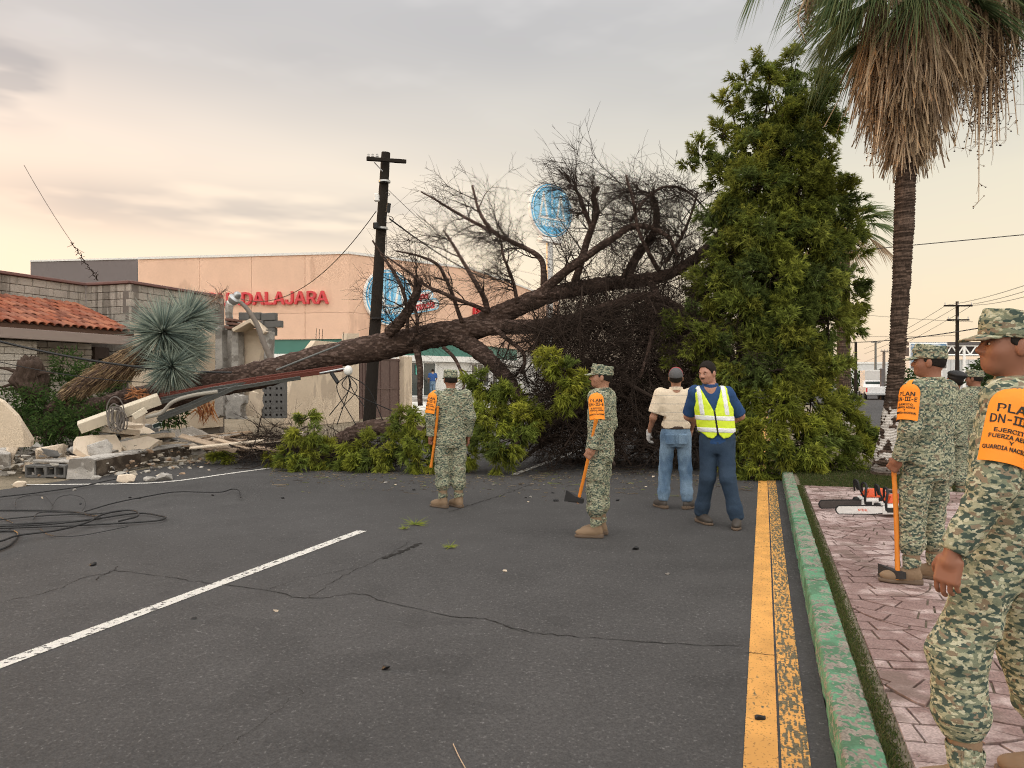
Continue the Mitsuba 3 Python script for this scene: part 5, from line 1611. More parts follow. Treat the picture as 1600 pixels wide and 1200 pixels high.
class Person:
    def __init__(self, x, y, z0, psi, H, name='person'):
        self.key = uniq(name); self.R = rz(psi); self.o = np.array([x, y, z0]); self.s = H / 1.72

    def w(self, v):
        return np.asarray(v, float) * self.s @ self.R.T + self.o

    def d(self, v):
        return np.asarray(v, float) @ self.R.T

    def put(self, nm, v, f, m, smooth=True, color=None, parent=None):
        key = (parent or self.key) + ('__' + nm if nm else '')
        return add(uniq(key) if nm else key, (self.w(v), f), m, smooth, color)


def build(P, J, outfit, skin='a', camo='m_camo', h=0.011, head=(0, 0, 0), seed=0, cap='patrol', hands=None, hh=0.0045, legyaw=0.0, feet=None, gear=()):
    """J: joints in the person's own frame (metres of a 1.72 m figure)."""
    hp, kn, an = J['hip'], J['knee'], J['ankle']; sh, el_, wr = J['shoulder'], J['elbow'], J['wrist']
    lean = J.get('lean', np.zeros(3)); pel = (np.array(hp[0]) + np.array(hp[1])) / 2
    # ---- the body itself, one surface from scalp to soles
    ha = rz(math.radians(head[0])) @ rx(math.radians(head[1])) @ ry(math.radians(head[2])); piv = np.array([0, -.02, 1.49]); sh_off = lean
    hf = head_sdf()

    def head_fn(p):
        return hf((p - piv - sh_off) @ ha + piv)
    mb = MB()
    c = piv + sh_off + ha @ (np.array([0, 0.0, 1.60]) - piv)
    v, f = nets(head_fn, c - (.14, .15, .20), c + (.14, .15, .16), hh); mb.put(v, f)
    lo = [cone(hp[i], kn[i], .075, .05) for i in (0, 1)] + [cone(kn[i], an[i], .05, .035) for i in (0, 1)]
    up_ = [cone(sh[i], el_[i], .043, .036) for i in (0, 1)] + [cone(el_[i], wr[i], .038, .026) for i in (0, 1)]
    top = np.array([0, -.02, 1.43]) + lean
    tor = [cone(pel + (0, 0, .02), (pel + top) / 2, .11, .105), cone((pel + top) / 2, top, .105, .09), cone(sh[0], sh[1], .05, .05)]
    lo_, hi_ = bbox([hp, kn, an, sh, el_, wr, [top]], .16)
    v, f = nets(union(tor + lo + up_, .05), lo_, hi_, 0.022 if not J.get('bare') else 0.012); mb.put(v, f)
    grips = []
    for i in (0, 1):
        if hands and hands[i]:
            k = hands[i]; fn, (a, b), g, w_ = hand_sdf(wr[i], k['f'], k['n'], k.get('curl', (22, 28, 18)), side=k.get('side', 1), thumb=k.get('thumb', (.25, 20)), spread=k.get('spread', 0))
            if k.get('glove'):
                grips.append((g, w_)); k['mesh'] = nets(lambda p: fn(p) - .003, a, b, hh); continue
            v, f = nets(fn, a, b, min(hh, .004)); mb.put(v, f); grips.append((g, w_))
        else:
            grips.append(None)
    V, F_ = mb.get(); add(P.key, (P.w(V), F_), SK[skin], True)
    # eyes and brows
    for s_ in (-1, 1):
        e = trimesh.creation.icosphere(2, 1.0); vv2 = np.array(e.vertices) * (.0095, .006, .0048) + (s_ * .031, .0838, 1.6115)
        k1 = P.put('eye', (vv2 - piv) @ ha.T + piv + sh_off, e.faces, mat('m_eye', (0.5, 0.46, 0.42), 0.3) if 'm_eye' not in scene else 'm_eye')
        vv2 = np.array(e.vertices) * (.0048, .004, .0048) + (s_ * .031, .0872, 1.6115)
        P.put('iris', (vv2 - piv) @ ha.T + piv + sh_off, e.faces, mhair, parent=k1)
        b = nets(ell((s_ * .033, .0845, 1.633), (.021, .007, .0048), ry(s_ * .12)), (s_ * .033 - .03, .07, 1.62), (s_ * .033 + .03, .10, 1.645), .003)
        P.put('eyebrow', (b[0] - piv) @ ha.T + piv + sh_off, b[1], mhair)

    def onhead(nm, fn, lo, hi, m, step=hh, parent=None):
        v, f = nets(fn, lo, hi, step); return P.put(nm, (v - piv) @ ha.T + piv + sh_off, f, m, parent=parent)

    def hair(p):
        d = np.maximum(hf(p) - .004, np.abs(p[:, 0]) - .0765)
        n_ = meshkit.noise(p * 90, 3) * .004
        hl = (1.585 if cap else 1.598) + (.7 if cap else .95) * np.maximum(p[:, 1] + .015, 0) - (.25 if cap else .9) * np.clip(-.02 - p[:, 1], 0, .06)   # hairline runs down behind the ears
        if cap is None:
            d = ell((0, -.013, 1.637), (.081, .101, .103))(p); hl = np.interp(p[:, 1] + .012 * (meshkit.noise(p * 60, 6) - .5), [-.09, -.03, .0, .022, .045, .06, .1], [1.545, 1.575, 1.585, 1.60, 1.655, 1.682, 1.692])
        return np.maximum(d - n_, np.maximum(hl - p[:, 2], p[:, 1] - (.085 if cap is None else .03)))
    onhead('hair', hair, (-.12, -.14, 1.50), (.12, .12, 1.76), mhair, .006)
    if cap == 'patrol':
        mcamo = camo

        def crown_(p):
            z = p[:, 2]; a = np.interp(z, [1.64, 1.70, 1.735], [.0845, .087, .078]); b = np.interp(z, [1.64, 1.70, 1.735], [.108, .110, .098])
            u = np.hypot(p[:, 0] / a, (p[:, 1] + .008) / b); d = (u - 1) * a
            return np.maximum(np.maximum(d, z - (1.722 + .10 * p[:, 1] + .014 * meshkit.noise(p * 22, 2) - .5 * p[:, 0] ** 2)), (1.638 - .12 * p[:, 1] * 0) - z) - .004 - .012 * (meshkit.noise(p * 26, 5) - .5)
        k1 = onhead('cap', crown_, (-.12, -.15, 1.60), (.12, .14, 1.77), mcamo, .006)

        def brim(p):
            q = p - np.array([0, .098, 1.646]); z = q[:, 2] + .35 * np.maximum(q[:, 1], 0) + 2.6 * q[:, 0] ** 2
            return np.maximum(np.hypot(q[:, 0] / .082, q[:, 1] / .072) * .075 - .075, np.abs(z) - .004)
        onhead('brim', brim, (-.11, .03, 1.58), (.11, .20, 1.68), mcamo, .004, parent=k1)
        P.put('band', *[(lambda r: ((r[0] - piv) @ ha.T + piv + sh_off, r[1]))(nets(lambda p: np.maximum(np.abs(np.hypot(p[:, 0] / .087, (p[:, 1] + .008) / .1105) - 1) * .087 - .0035, np.abs(p[:, 2] - 1.652) - .011), (-.12, -.15, 1.63), (.12, .14, 1.68), .0045))][0], mcamo, parent=k1)
    elif cap == 'baseball':
        mg_, mr_ = mat('m_capgrey', (0.085, 0.085, 0.09), 0.8), mat('m_capred', (0.40, 0.035, 0.04), 0.7)
        dome = ell((0, -.012, 1.645), (.087, .110, .100))
        k1 = onhead('cap', lambda p: np.maximum(np.maximum(dome(p), 1.632 - p[:, 2]), p[:, 1] + .012), (-.12, -.15, 1.60), (.12, .12, 1.77), mg_, .005)
        onhead('front_panel', lambda p: np.maximum(np.maximum(dome(p) - .0015, 1.632 - p[:, 2]), -.0125 - p[:, 1]), (-.12, -.05, 1.60), (.12, .13, 1.77), mr_, .005, parent=k1)
        onhead('button', lambda p: ell((0, -.012, 1.746), (.010, .010, .005))(p), (-.03, -.04, 1.73), (.03, .02, 1.76), mr_, .003, parent=k1)

        def brim(p):
            q = p - np.array([0, .095, 1.640]); z = q[:, 2] + .25 * np.maximum(q[:, 1], 0) + 2.6 * q[:, 0] ** 2
            return np.maximum(np.hypot(q[:, 0] / .078, q[:, 1] / .08) * .075 - .075, np.abs(z) - .004)
        onhead('brim', brim, (-.11, .03, 1.58), (.11, .20, 1.68), mr_, .004, parent=k1)
    elif cap == 'beret':
        onhead('beret', lambda p: union([ell((.006, -.02, 1.705), (.10, .125, .045)), ell((0, -.01, 1.66), (.083, .105, .035))], .02)(p) - .006 * meshkit.noise(p * 25, 4), (-.14, -.17, 1.60), (.14, .14, 1.78), 'm_black', .007)
    # ---- clothes
    tw, td = J.get('girth', (1, 1))
    T0 = lambda z: lean * np.clip((z - .95) / .5, 0, 1) + (pel - np.array([0, 0, pel[2]])) * np.clip((1.45 - z) / .5, 0, 1)
    rows = []
    for z, a, b, cy in outfit['torso']:
        o = T0(z); rows.append((z, a * tw, b * td, o[0], o[1] + cy))
    ln = outfit['sleeve']; r0, r1, r2 = outfit['sleeve_r']
    parts = [loft(rows), cone(np.array(sh[0]) * .9 + np.array(sh[1]) * .1, np.array(sh[0]), .062, .070), cone(np.array(sh[1]) * .9 + np.array(sh[0]) * .1, np.array(sh[1]), .062, .070)]
    ends = []
    for i in (0, 1):
        a, b, c_ = (np.array(q[i], float) for q in (sh, el_, wr))
        if ln >= 1:
            e = b + (c_ - b) * (ln - 1); parts += [cone(a, b, r0, r1), cone(b, e, r1, r2)]; ends.append((e, unit(c_ - b)))
        else:
            e = a + (b - a) * ln; parts += [cone(a, e, r0, r2)]; ends.append((e, unit(b - a)))
    body = union(parts, .045)

    def jacket(p):
        d = body(p)
        for e, dr_ in ends:                                      # cuffs end square
            q = (p - e) @ dr_; near = np.linalg.norm(p - e, axis=1) < .16
            d = np.where(near, np.maximum(d, q - .004), d)
        return d
    jk = folds(jacket, outfit.get('fold', .010), outfit.get('freq', (8, 8, 15)), seed + 1)
    lo_, hi_ = bbox([sh, el_, [q[0] for q in ends], [(rows[0][3] - .22, rows[0][4] - .2, rows[0][0]), (rows[0][3] + .22, rows[0][4] + .2, rows[-1][0])]], .11)
    lo_[2] = max(lo_[2], -9)
    v, f = nets(jk, lo_, hi_, h); P.put(outfit['top_name'], v, f, outfit['top_m'])
    if outfit.get('collar'):
        o = T0(1.47)
        ring = lambda p: np.maximum(np.abs(np.hypot((p[:, 0] - o[0]) / .075, (p[:, 1] - o[1] + .022) / .082) - 1) * .078 - .007, np.abs(p[:, 2] - 1.472 - .3 * -(p[:, 1] - o[1] + .02) * .35) - .022)
        v, f = nets(ring, (o[0] - .12, o[1] - .15, 1.42), (o[0] + .12, o[1] + .12, 1.53), .006); P.put('collar', v, f, outfit['collar'])
    tr = outfit['legs']
    legs = [loft([(z, a * tw, b * td, pel[0], pel[1] + cy) for z, a, b, cy in outfit['pelvis']])]
    for i in (0, 1):
        a, b, c_ = (np.array(q[i], float) for q in (hp, kn, an))
        cut = b + (c_ - b) * tr['end']
        legs += [cone(a, b, tr['r'][0], tr['r'][1]), cone(b, b + (cut - b) * .8, tr['r'][1], tr['r'][2]), cone(b + (cut - b) * .8, cut, tr['r'][2], tr['r'][3])]
        if tr.get('pocket'):
            m_ = a * .45 + b * .55 + np.array([(-1, 1)[i] * (tr['r'][1] * .75), 0, 0]); legs.append(rbox(m_, (.06, .15, .19), .02))
    lf = folds(union(legs, .035), tr.get('fold', .011), tr.get('freq', (8, 8, 13)), seed + 3)
    cuts = [(np.array(kn[i]) + (np.array(an[i]) - np.array(kn[i])) * tr['end'], unit(np.array(an[i]) - np.array(kn[i]))) for i in (0, 1)]

    def lf2(p):
        d = lf(p)
        for e, dr_ in cuts:
            q = (p - e) @ dr_; near = np.linalg.norm(p - e, axis=1) < .18
            d = np.where(near, np.maximum(d, q - tr['r'][3] * .6), d)
        return d
    lo_, hi_ = bbox([hp, kn, [q[0] for q in cuts]], .15)
    v, f = nets(lf2, lo_, hi_, h); P.put('trousers', v, f, tr['m'])
    # ---- boots or shoes
    fy = feet or (0, 0)
    for i in (0, 1):
        a = np.array(an[i], float); Rf = rz(math.radians(fy[i])); g = a[2] - .09
        L_ = lambda x, y, z: np.array([a[0], a[1], g]) + Rf @ np.array([x, y, z])
        sf = outfit['shoe']
        up2 = [ell(L_(0, .115, .045), (.046, .088, .042), Rf), ell(L_(0, -.005, .055), (.038, .068, .055), Rf), ell(L_(0, .055, .062), (.040, .085, .045), Rf)]
        if sf['shaft'] > 0:
            up2.append(cone(L_(0, -.01, .08), a + (np.array(kn[i]) - a) * (sf['shaft'] / .39), .050, .056))
        fn = folds(union(up2, .03), .004, (22, 22, 22), seed + 9 + i)
        v, f = nets(lambda p: np.maximum(fn(p), g + .018 - p[:, 2]), a - (.24, .24, .14), a + (.24, .24, max(.12, sf['shaft'])), .007 if h < .014 else .012)
        k1 = P.put(sf['name'], v, f, sf['m'])

        def sole(p):
            q = (p - np.array([a[0], a[1], g])) @ Rf; y = q[:, 1]; wd = np.interp(y, [-.08, -.03, .05, .13, .21], [.030, .040, .037, .050, .020])
            out = np.maximum(np.abs(q[:, 0]) - wd, np.maximum(-.078 - y, y - .208)); return np.maximum(out - .002, np.maximum(q[:, 2] - (.028 + .012 * (y < 0.02)), .001 - q[:, 2]))
        v, f = nets(sole, a - (.24, .24, .10), a + (.24, .24, -.03), .008); P.put('sole', v, f, sf.get('sole', msole), parent=k1)
        if sf.get('patch'):
            e = a + (np.array(kn[i]) - a) * .17; v, f = nets(lambda p: np.maximum(np.abs(cone(L_(0, -.01, .08), a + (np.array(kn[i]) - a) * (sf['shaft'] / .39), .057, .063)(p)) - .003, np.linalg.norm((p - e) * (1, 1, .9), axis=1) - .068), e - .1, e + .1, .006)
            P.put('cloth_panel', v, f, camo, parent=k1)
    return grips


UNIFORM = dict(top_name='jacket', top_m='m_camo', collar='m_camo', sleeve=1.93, sleeve_r=(.076, .064, .048), fold=.011, freq=(8, 8, 15),
               torso=[(.80, .188, .128, .0), (.90, .186, .128, .0), (1.03, .170, .118, -.005), (1.15, .178, .122, -.005), (1.27, .188, .122, -.01), (1.37, .182, .110, -.018), (1.43, .150, .088, -.022), (1.475, .080, .070, -.024), (1.50, .068, .066, -.022)],
               pelvis=[(.76, .150, .118, 0), (.84, .165, .120, 0), (.95, .160, .112, 0), (1.02, .150, .105, 0)],
               legs=dict(r=(.098, .088, .086, .052), end=.62, m='m_camo', pocket=True, fold=.013),
               shoe=dict(name='boot', shaft=.25, m=mboot, patch=True))


def joints(**k):
    J = dict(hip=[(-.09, 0, .90), (.09, 0, .90)], knee=[(-.10, .015, .49), (.10, .015, .49)], ankle=[(-.105, -.02, .09), (.105, -.02, .09)],
             shoulder=[(-.185, -.02, 1.405), (.185, -.02, 1.405)], elbow=[(-.235, -.03, 1.13), (.235, -.03, 1.13)], wrist=[(-.235, .04, .885), (.235, .04, .885)])
    J.update(k)
    return J


def tool(name, P, g, axis_top, axis_bot, label, cat_, head=None, r_=.0165, grp=None):
    """A straight handle through the grip point, given in the person's frame; head: 'axe' at the bottom end."""
    key = uniq(name); a, b = P.w(axis_top), P.w(axis_bot); d = unit(b - a)
    mb = MB(); n = 30; t = np.linspace(0, 1, n)
    bow = np.sin(t * math.pi) * .006
    rr = r_ * (1 + .12 * np.sin(t * 6) * 0 + .35 * np.exp(-((t if head else 1 - t) / .05) ** 2))
    s_ = unit(np.cross(d, [0, 1.0, 0]))
    v, f = tubevf(a + (b - a) * t[:, None] + bow[:, None] * s_, rr, 12)
    part(key, 'handle', (v, f), mtool, smooth=50)
    if head == 'axe':
        fwd = unit(P.d((0.0, 1, 0))); fwd = unit(fwd - d * (fwd @ d)); si = np.cross(d, fwd); c = b - d * .035
        pts = []
        for x, z0, z1, w_ in ((-.055, -.022, .022, .014), (-.02, -.026, .026, .019), (.03, -.026, .026, .018), (.10, -.045, .055, .006), (.145, -.055, .070, .001)):
            for z in (z0, z1):
                for q in (-w_, w_):
                    pts.append(c + fwd * x + d * z + si * q)
        m = trimesh.convex.convex_hull(np.array(pts)); part(key, 'head', m, maxe)
    tag(key, label, cat_, grp)
    return key


def brassard(P, S, E, rad, lines=True, out=(-1, 0, 0), s0=-.075, s1=.235, wide=.088, turn=0.0):
    """An orange arm panel over the left sleeve with its printed lines."""
    S, E = np.array(S, float), np.array(E, float); a = unit(E - S); o = np.array(out, float); o = unit(o - a * (o @ a)); q = np.cross(a, o)
    o, q = o * math.cos(turn) + q * math.sin(turn), q * math.cos(turn) - o * math.sin(turn)

    def pos(u, s, lift):
        r_ = np.where(s < .02, np.sqrt(np.maximum((rad + .02) ** 2 - (np.minimum(s - .02, 0)) ** 2, .0004)), np.interp(s, [.02, .26], [rad + .02, rad + .006])) + lift
        th = u / (rad + .012)
        return S + a * s[:, None] + r_[:, None] * (np.cos(th)[:, None] * o + np.sin(th)[:, None] * q)
    ns, nu = 44, 25
    ss = np.linspace(s0, s1, ns)
    ww = np.where(ss < s0 + .055, .020, np.where(ss < s0 + .13, .030 + (wide * .86 - .030) * np.sqrt(np.clip(1 - (1 - (ss - s0 - .055) / .075) ** 2, 0, 1)), np.interp(ss, [s0 + .13, s1], [wide * .86, wide])))
    U = np.linspace(-1, 1, nu)[None] * ww[:, None]; Sg = np.repeat(ss[:, None], nu, 1)
    wob = .0035 * (meshkit.noise(np.stack([U * 25, Sg * 18, U * 0], -1).reshape(-1, 3), 3) - .5)
    top = pos(U.ravel(), Sg.ravel(), .004 + wob); bot = pos(U.ravel(), Sg.ravel(), .001 + wob)
    i = np.arange(ns - 1)[:, None] * nu + np.arange(nu - 1)[None]; i = i.ravel()
    ft = np.vstack([np.stack([i, i + 1, i + nu + 1], 1), np.stack([i, i + nu + 1, i + nu], 1)])
    rim = np.concatenate([np.arange(nu - 1), np.arange(ns - 1) * nu + nu - 1, (ns - 1) * nu + np.arange(nu - 1, 0, -1), np.arange(ns - 1, 0, -1) * nu]); nx = np.roll(rim, -1); N = len(top)
    fr = np.vstack([np.stack([rim, nx, nx + N], 1), np.stack([rim, nx + N, rim + N], 1)])
    k1 = P.put('armband', np.vstack([top, bot]), np.vstack([ft, ft[:, ::-1] + N, fr]), mband, smooth=40)
    # a raised pull tab ring at the top
    if lines:
        for txt, hgt, sc, wmax in (('PLAN', .028, .085, .105), ('DN-III-E', .028, .122, .135), ('EJERCITO,', .0135, .154, .105), ('FUERZA AEREA', .0135, .175, .130), ('Y', .012, .193, .02), ('GUARDIA NACIONAL', .0135, .214, .158)):
            m = meshkit.text_mesh(txt, hgt, .0012, True); v = np.array(m.vertices)
            k = min(1.25, wmax / np.ptp(v[:, 0])); v[:, 0] = (v[:, 0] - (v[:, 0].min() + v[:, 0].max()) / 2) * k
            vv2, ff = trimesh.remesh.subdivide_to_size(v, m.faces, .012)
            sgrid = s0 + .075 + sc - vv2[:, 1] - .02
            wb = .0035 * (meshkit.noise(np.stack([vv2[:, 0] * 25, sgrid * 18, sgrid * 0], -1), 3) - .5)
            P.put('lettering', pos(-vv2[:, 0], sgrid, .0052 + wb + vv2[:, 2]), ff, mink, smooth=False, parent=k1)


def gpos(px, py, z=0.0):
    p = gr(px, py, z); return p[0], p[1]


GRIP = dict(curl=(68, 78, 45), thumb=(.72, 30))
# ---- soldier 1: back to us, holding a long handle in the left hand
x, y = gpos(704, 793)
P1 = Person(x, y, 0, math.radians(14), 1.72)
J = joints(ankle=[(-.10, .0, .09), (.10, -.01, .09)], elbow=[(-.255, -.05, 1.13), (.25, -.03, 1.13)], wrist=[(-.255, -.02, .90), (.235, .05, .89)])
g = build(P1, J, UNIFORM, 'a', head=(4, 0, 0), seed=1, feet=(38, 25), hands=[dict(f=(.05, .30, -.95), n=(.8, -.6, 0.1), side=-1, **GRIP), dict(f=(0, .12, -1), n=(-1, .1, 0), side=1)])
brassard(P1, J['shoulder'][0], J['elbow'][0], .076, out=(-.8, -.75, 0))
tag(P1.key, 'person in camouflage uniform seen from behind, holding a long handle upright', 'person')
gp = g[0][0]
tool('tool_handle', P1, gp, gp + (.045, -.115, .47), gp + (-.02, .045, -.30), 'long orange tool handle held upright at the left side of the left soldier', 'tool handle')
# ---- soldier 2: from behind left, looking left, axe head down
x, y = gpos(938, 838)
P2_ = Person(x, y, 0, math.radians(64), 1.74)
J = joints(ankle=[(-.085, .02, .09), (.085, .03, .09)], knee=[(-.09, .02, .49), (.09, .03, .49)], elbow=[(-.255, -.06, 1.13), (.24, -.03, 1.13)], wrist=[(-.29, -.02, .895), (.235, .04, .885)])
g = build(P2_, J, UNIFORM, 'b', head=(20, 4, 0), seed=2, feet=(16, 12), hands=[dict(f=(.05, .65, -.75), n=(1, 0, 0.1), side=-1, **GRIP), dict(f=(0, .12, -1), n=(-1, .1, 0), side=1)])
brassard(P2_, J['shoulder'][0], J['elbow'][0], .076, out=(-1, -.35, 0))
tag(P2_.key, 'person in green camouflage uniform looking left with an axe hanging head down, mid road', 'person')
gp = g[0][0]
tool('axe', P2_, gp, gp + (-.085, -.115, .38), gp + (.03, .12, -.47), 'black-headed axe with orange handle hanging head down beside the soldier in mid road', 'axe', 'axe')
# ---- soldier 3 on the paving
P3 = Person(2.97, 5.25, .15, math.radians(32), 1.68)
J = joints(girth=(1.13, 1.1), ankle=[(-.14, .05, .09), (.13, .02, .09)], knee=[(-.125, .05, .49), (.125, .05, .49)], shoulder=[(-.20, -.02, 1.405), (.20, -.02, 1.405)], elbow=[(-.275, -.02, 1.13), (.265, -.03, 1.13)], wrist=[(-.265, .07, .90), (.25, .05, .885)])
g = build(P3, J, UNIFORM, 'a', h=.010, head=(26, 2, 0), seed=3, feet=(36, 20), hh=.004, hands=[dict(f=(.10, .62, -.75), n=(.9, .2, 0.1), side=-1, **GRIP), dict(f=(0, .12, -1), n=(-1, .1, 0), side=1)])
brassard(P3, J['shoulder'][0], J['elbow'][0], .080, out=(-1, .05, 0), wide=.095)
tag(P3.key, 'broad person in camouflage uniform on the pink paving, resting one hand on an axe', 'person')
gp = g[0][0]; bot = (P3.R.T @ (np.array([*gr(1403, 912, .15)[:2], .15 + .03]) - P3.o)) / P3.s
bot = gp + unit(bot - gp) * (gp[2] - .03) / max(-unit(bot - gp)[2], .1)
tool('axe', P3, gp, gp - unit(bot - gp) * .05, bot, 'black-headed axe with orange handle standing head down on the pink paving', 'axe', 'axe')
# ---- soldier 4, nearest, cut by the frame
P4 = Person(1.765, 2.62, .15, math.radians(50), 1.665)
J = joints(ankle=[(-.225, .10, .09), (.10, -.16, .09)], knee=[(-.205, .13, .50), (.11, -.04, .49)], shoulder=[(-.19, -.02, 1.405), (.19, -.02, 1.405)], elbow=[(-.295, .01, 1.125), (.25, -.03, 1.13)], wrist=[(-.365, .12, .885), (.24, .05, .885)])
g = build(P4, J, UNIFORM, 'a', h=.0085, head=(30, 3, 0), seed=4, feet=(26, 10), hh=.0032, hands=[dict(f=(-.08, .16, -1), n=(1, -.15, 0), side=-1, curl=(25, 30, 20), thumb=(.62, 25), spread=.0), dict(f=(0, .12, -1), n=(-1, .1, 0), side=1)])
brassard(P4, J['shoulder'][0], J['elbow'][0], .076, out=(-1, -.45, 0), wide=.092)
tag(P4.key, 'nearest person in camouflage uniform and cap, cut by the right frame edge', 'person')
# ---- soldier 5 and the person with a black beret, beyond
x, y = at(1522, 600, 10.6)[:2]
P5 = Person(x, y, 0, math.radians(20), 1.74)
J = joints()
build(P5, J, UNIFORM, 'a', h=.016, head=(20, 0, 0), seed=5, hh=.007, hands=[dict(f=(0, .1, -1), n=(1, 0, 0), side=-1), dict(f=(0, .1, -1), n=(-1, 0, 0), side=1)])
tag(P5.key, 'small distant person in camouflage and cap between the two large soldiers', 'person')
x, y = at(1489, 600, 9.7)[:2]
P6 = Person(x, y, 0.0, math.radians(10), 1.70)
build(P6, joints(), UNIFORM, 'a', h=.018, head=(10, 12, 0), seed=6, hh=.007, cap='beret', hands=[dict(f=(0, .1, -1), n=(1, 0, 0), side=-1), dict(f=(0, .1, -1), n=(-1, 0, 0), side=1)])
tag(P6.key, 'person in a black beret mostly hidden behind the broad soldier', 'person')

# ---- the two workers


def f_shirt(p, n, uv):
    st = smoothstep(0.006, 0.003, dr.abs((p.z / 0.105 - dr.floor(p.z / 0.105)) * 0.105 - 0.05))
    wv = noise(p.x * 300, p.y * 300, p.z * 300)
    return mix(mi.Color3f(0.62, 0.53, 0.41), mi.Color3f(0.44, 0.39, 0.32), st) * (0.9 + 0.2 * wv)


def f_denim(p, n, uv):
    a = fbm(p.x * 7, p.y * 7, p.z * 4, 3)
    w = noise(p.x * 260, p.y * 260, p.z * 90)
    return mix(mi.Color3f(0.065, 0.115, 0.19), mi.Color3f(0.16, 0.235, 0.325), smoothstep(.3, .7, a)) * (0.7 + 0.6 * w)


def f_navy(p, n, uv):
    a = fbm(p.x * 6, p.y * 6, p.z * 5, 3)
    w = noise(p.x * 260, p.y * 260, p.z * 160)
    return mix(mi.Color3f(0.018, 0.034, 0.062), mi.Color3f(0.040, 0.062, 0.095), a) * (0.75 + 0.5 * w)


mat('m_shirt', proc(f_shirt), 0.9, spec=.15); mat('m_denim', proc(f_denim), 0.9, spec=.15); mat('m_navy', proc(f_navy), 0.9, spec=.15)
mpolo = mat('m_polo', (0.022, 0.058, 0.15), 0.85, spec=.2); mshoe = mat('m_shoe', (0.05, 0.042, 0.036), 0.6); mvest = mat('m_vest', (0.58, 0.74, 0.035), 0.6)
mrefl = mat('m_refl', (0.66, 0.68, 0.68), 0.35, spec=.6)
WORK = dict(top_name='shirt', top_m='m_shirt', collar='m_shirt', sleeve=.80, sleeve_r=(.078, .07, .078), fold=.008, freq=(7, 7, 12),
            torso=[(.99, .172, .124, .0), (1.06, .176, .126, -.004), (1.17, .178, .124, -.008), (1.28, .186, .118, -.012), (1.37, .176, .104, -.018), (1.43, .140, .084, -.022), (1.475, .078, .070, -.024), (1.495, .068, .064, -.022)],
            pelvis=[(.76, .140, .112, 0), (.84, .166, .124, 0), (.93, .166, .120, 0), (1.00, .163, .113, 0)],
            legs=dict(r=(.096, .076, .070, .068), end=.90, m='m_denim', fold=.009, freq=(10, 10, 17)), shoe=dict(name='shoe', shaft=.0, m=mshoe))
x, y = gpos(1056, 794)
W1 = Person(x, y, 0, math.radians(-8), 1.745)
J = joints(bare=True, ankle=[(-.155, -.02, .09), (.135, -.04, .09)], knee=[(-.125, .02, .49), (.115, .01, .49)], elbow=[(-.275, -.02, 1.12), (.24, .02, 1.13)], wrist=[(-.325, .10, .915), (.20, .16, .96)])
hd = [dict(f=(-.02, .35, -1), n=(1, .2, 0), side=-1, curl=(30, 35, 25), glove=True), dict(f=(0, .5, -.8), n=(-1, .1, 0), side=1)]
build(W1, J, WORK, 'b', head=(-6, 15, 0), seed=11, cap='baseball', feet=(28, -38), hands=hd)
W1.put('glove', *hd[0]['mesh'], mat('m_glove', (0.42, 0.41, 0.40), 0.9))
v, f = nets(lambda p: np.maximum(np.abs((np.hypot(p[:, 0] / .173, p[:, 1] / .123) - 1) * .14) - .008, np.abs(p[:, 2] - 1.0) - .018), (-.22, -.17, .96), (.22, .17, 1.04), .007)
W1.put('belt', v, f, mat('m_belt', (0.045, 0.028, 0.02), 0.5))
for s_ in (-1, 1):
    v, f = nets(lambda p: np.maximum(rbox((s_ * .078, -.118, .86), (.115, .05, .13), .012)(p), p[:, 1] + .118), (s_ * .078 - .1, -.18, .76), (s_ * .078 + .1, -.07, .96), .008)
    W1.put('back_pocket', v, f, 'm_denim')
tag(W1.key, 'person in cream striped shirt, blue jeans and grey cap, back turned', 'person')

POLO = dict(WORK, top_name='polo_shirt', top_m=mpolo, collar=mpolo, sleeve=.92, sleeve_r=(.070, .062, .068), torso=[(.86, .176, .122, 0)] + WORK['torso'], legs=dict(r=(.098, .078, .074, .074), end=.93, m='m_navy', fold=.009, freq=(9, 9, 15)))
x, y = gpos(1121, 820)
W2 = Person(x, y, 0, math.radians(168), 1.80)
# facing us, so his left is to our right
J = joints(bare=True, girth=(.95, .95), lean=np.array([.075, .04, 0]), hip=[(-.085, 0, .90), (.09, 0, .90)], knee=[(-.10, .10, .50), (.10, .02, .50)], ankle=[(-.19, .10, .09), (.165, -.10, .09)],
           shoulder=[(-.095, .0, 1.385), (.225, .02, 1.40)], elbow=[(-.245, -.11, 1.15), (.30, -.10, 1.14)], wrist=[(-.09, -.20, 1.02), (.15, -.21, 1.02)])
build(W2, J, POLO, 'c', head=(-38, -10, 4), seed=12, cap=None, feet=(-8, 30), hands=[dict(f=(1, -.1, -.3), n=(0, 1, 0), side=1), dict(f=(-1, -.1, -.3), n=(0, 1, 0), side=-1)])
ln_ = J['lean']
vz = lambda z: (ln_ * np.clip((z - .95) / .5, 0, 1))


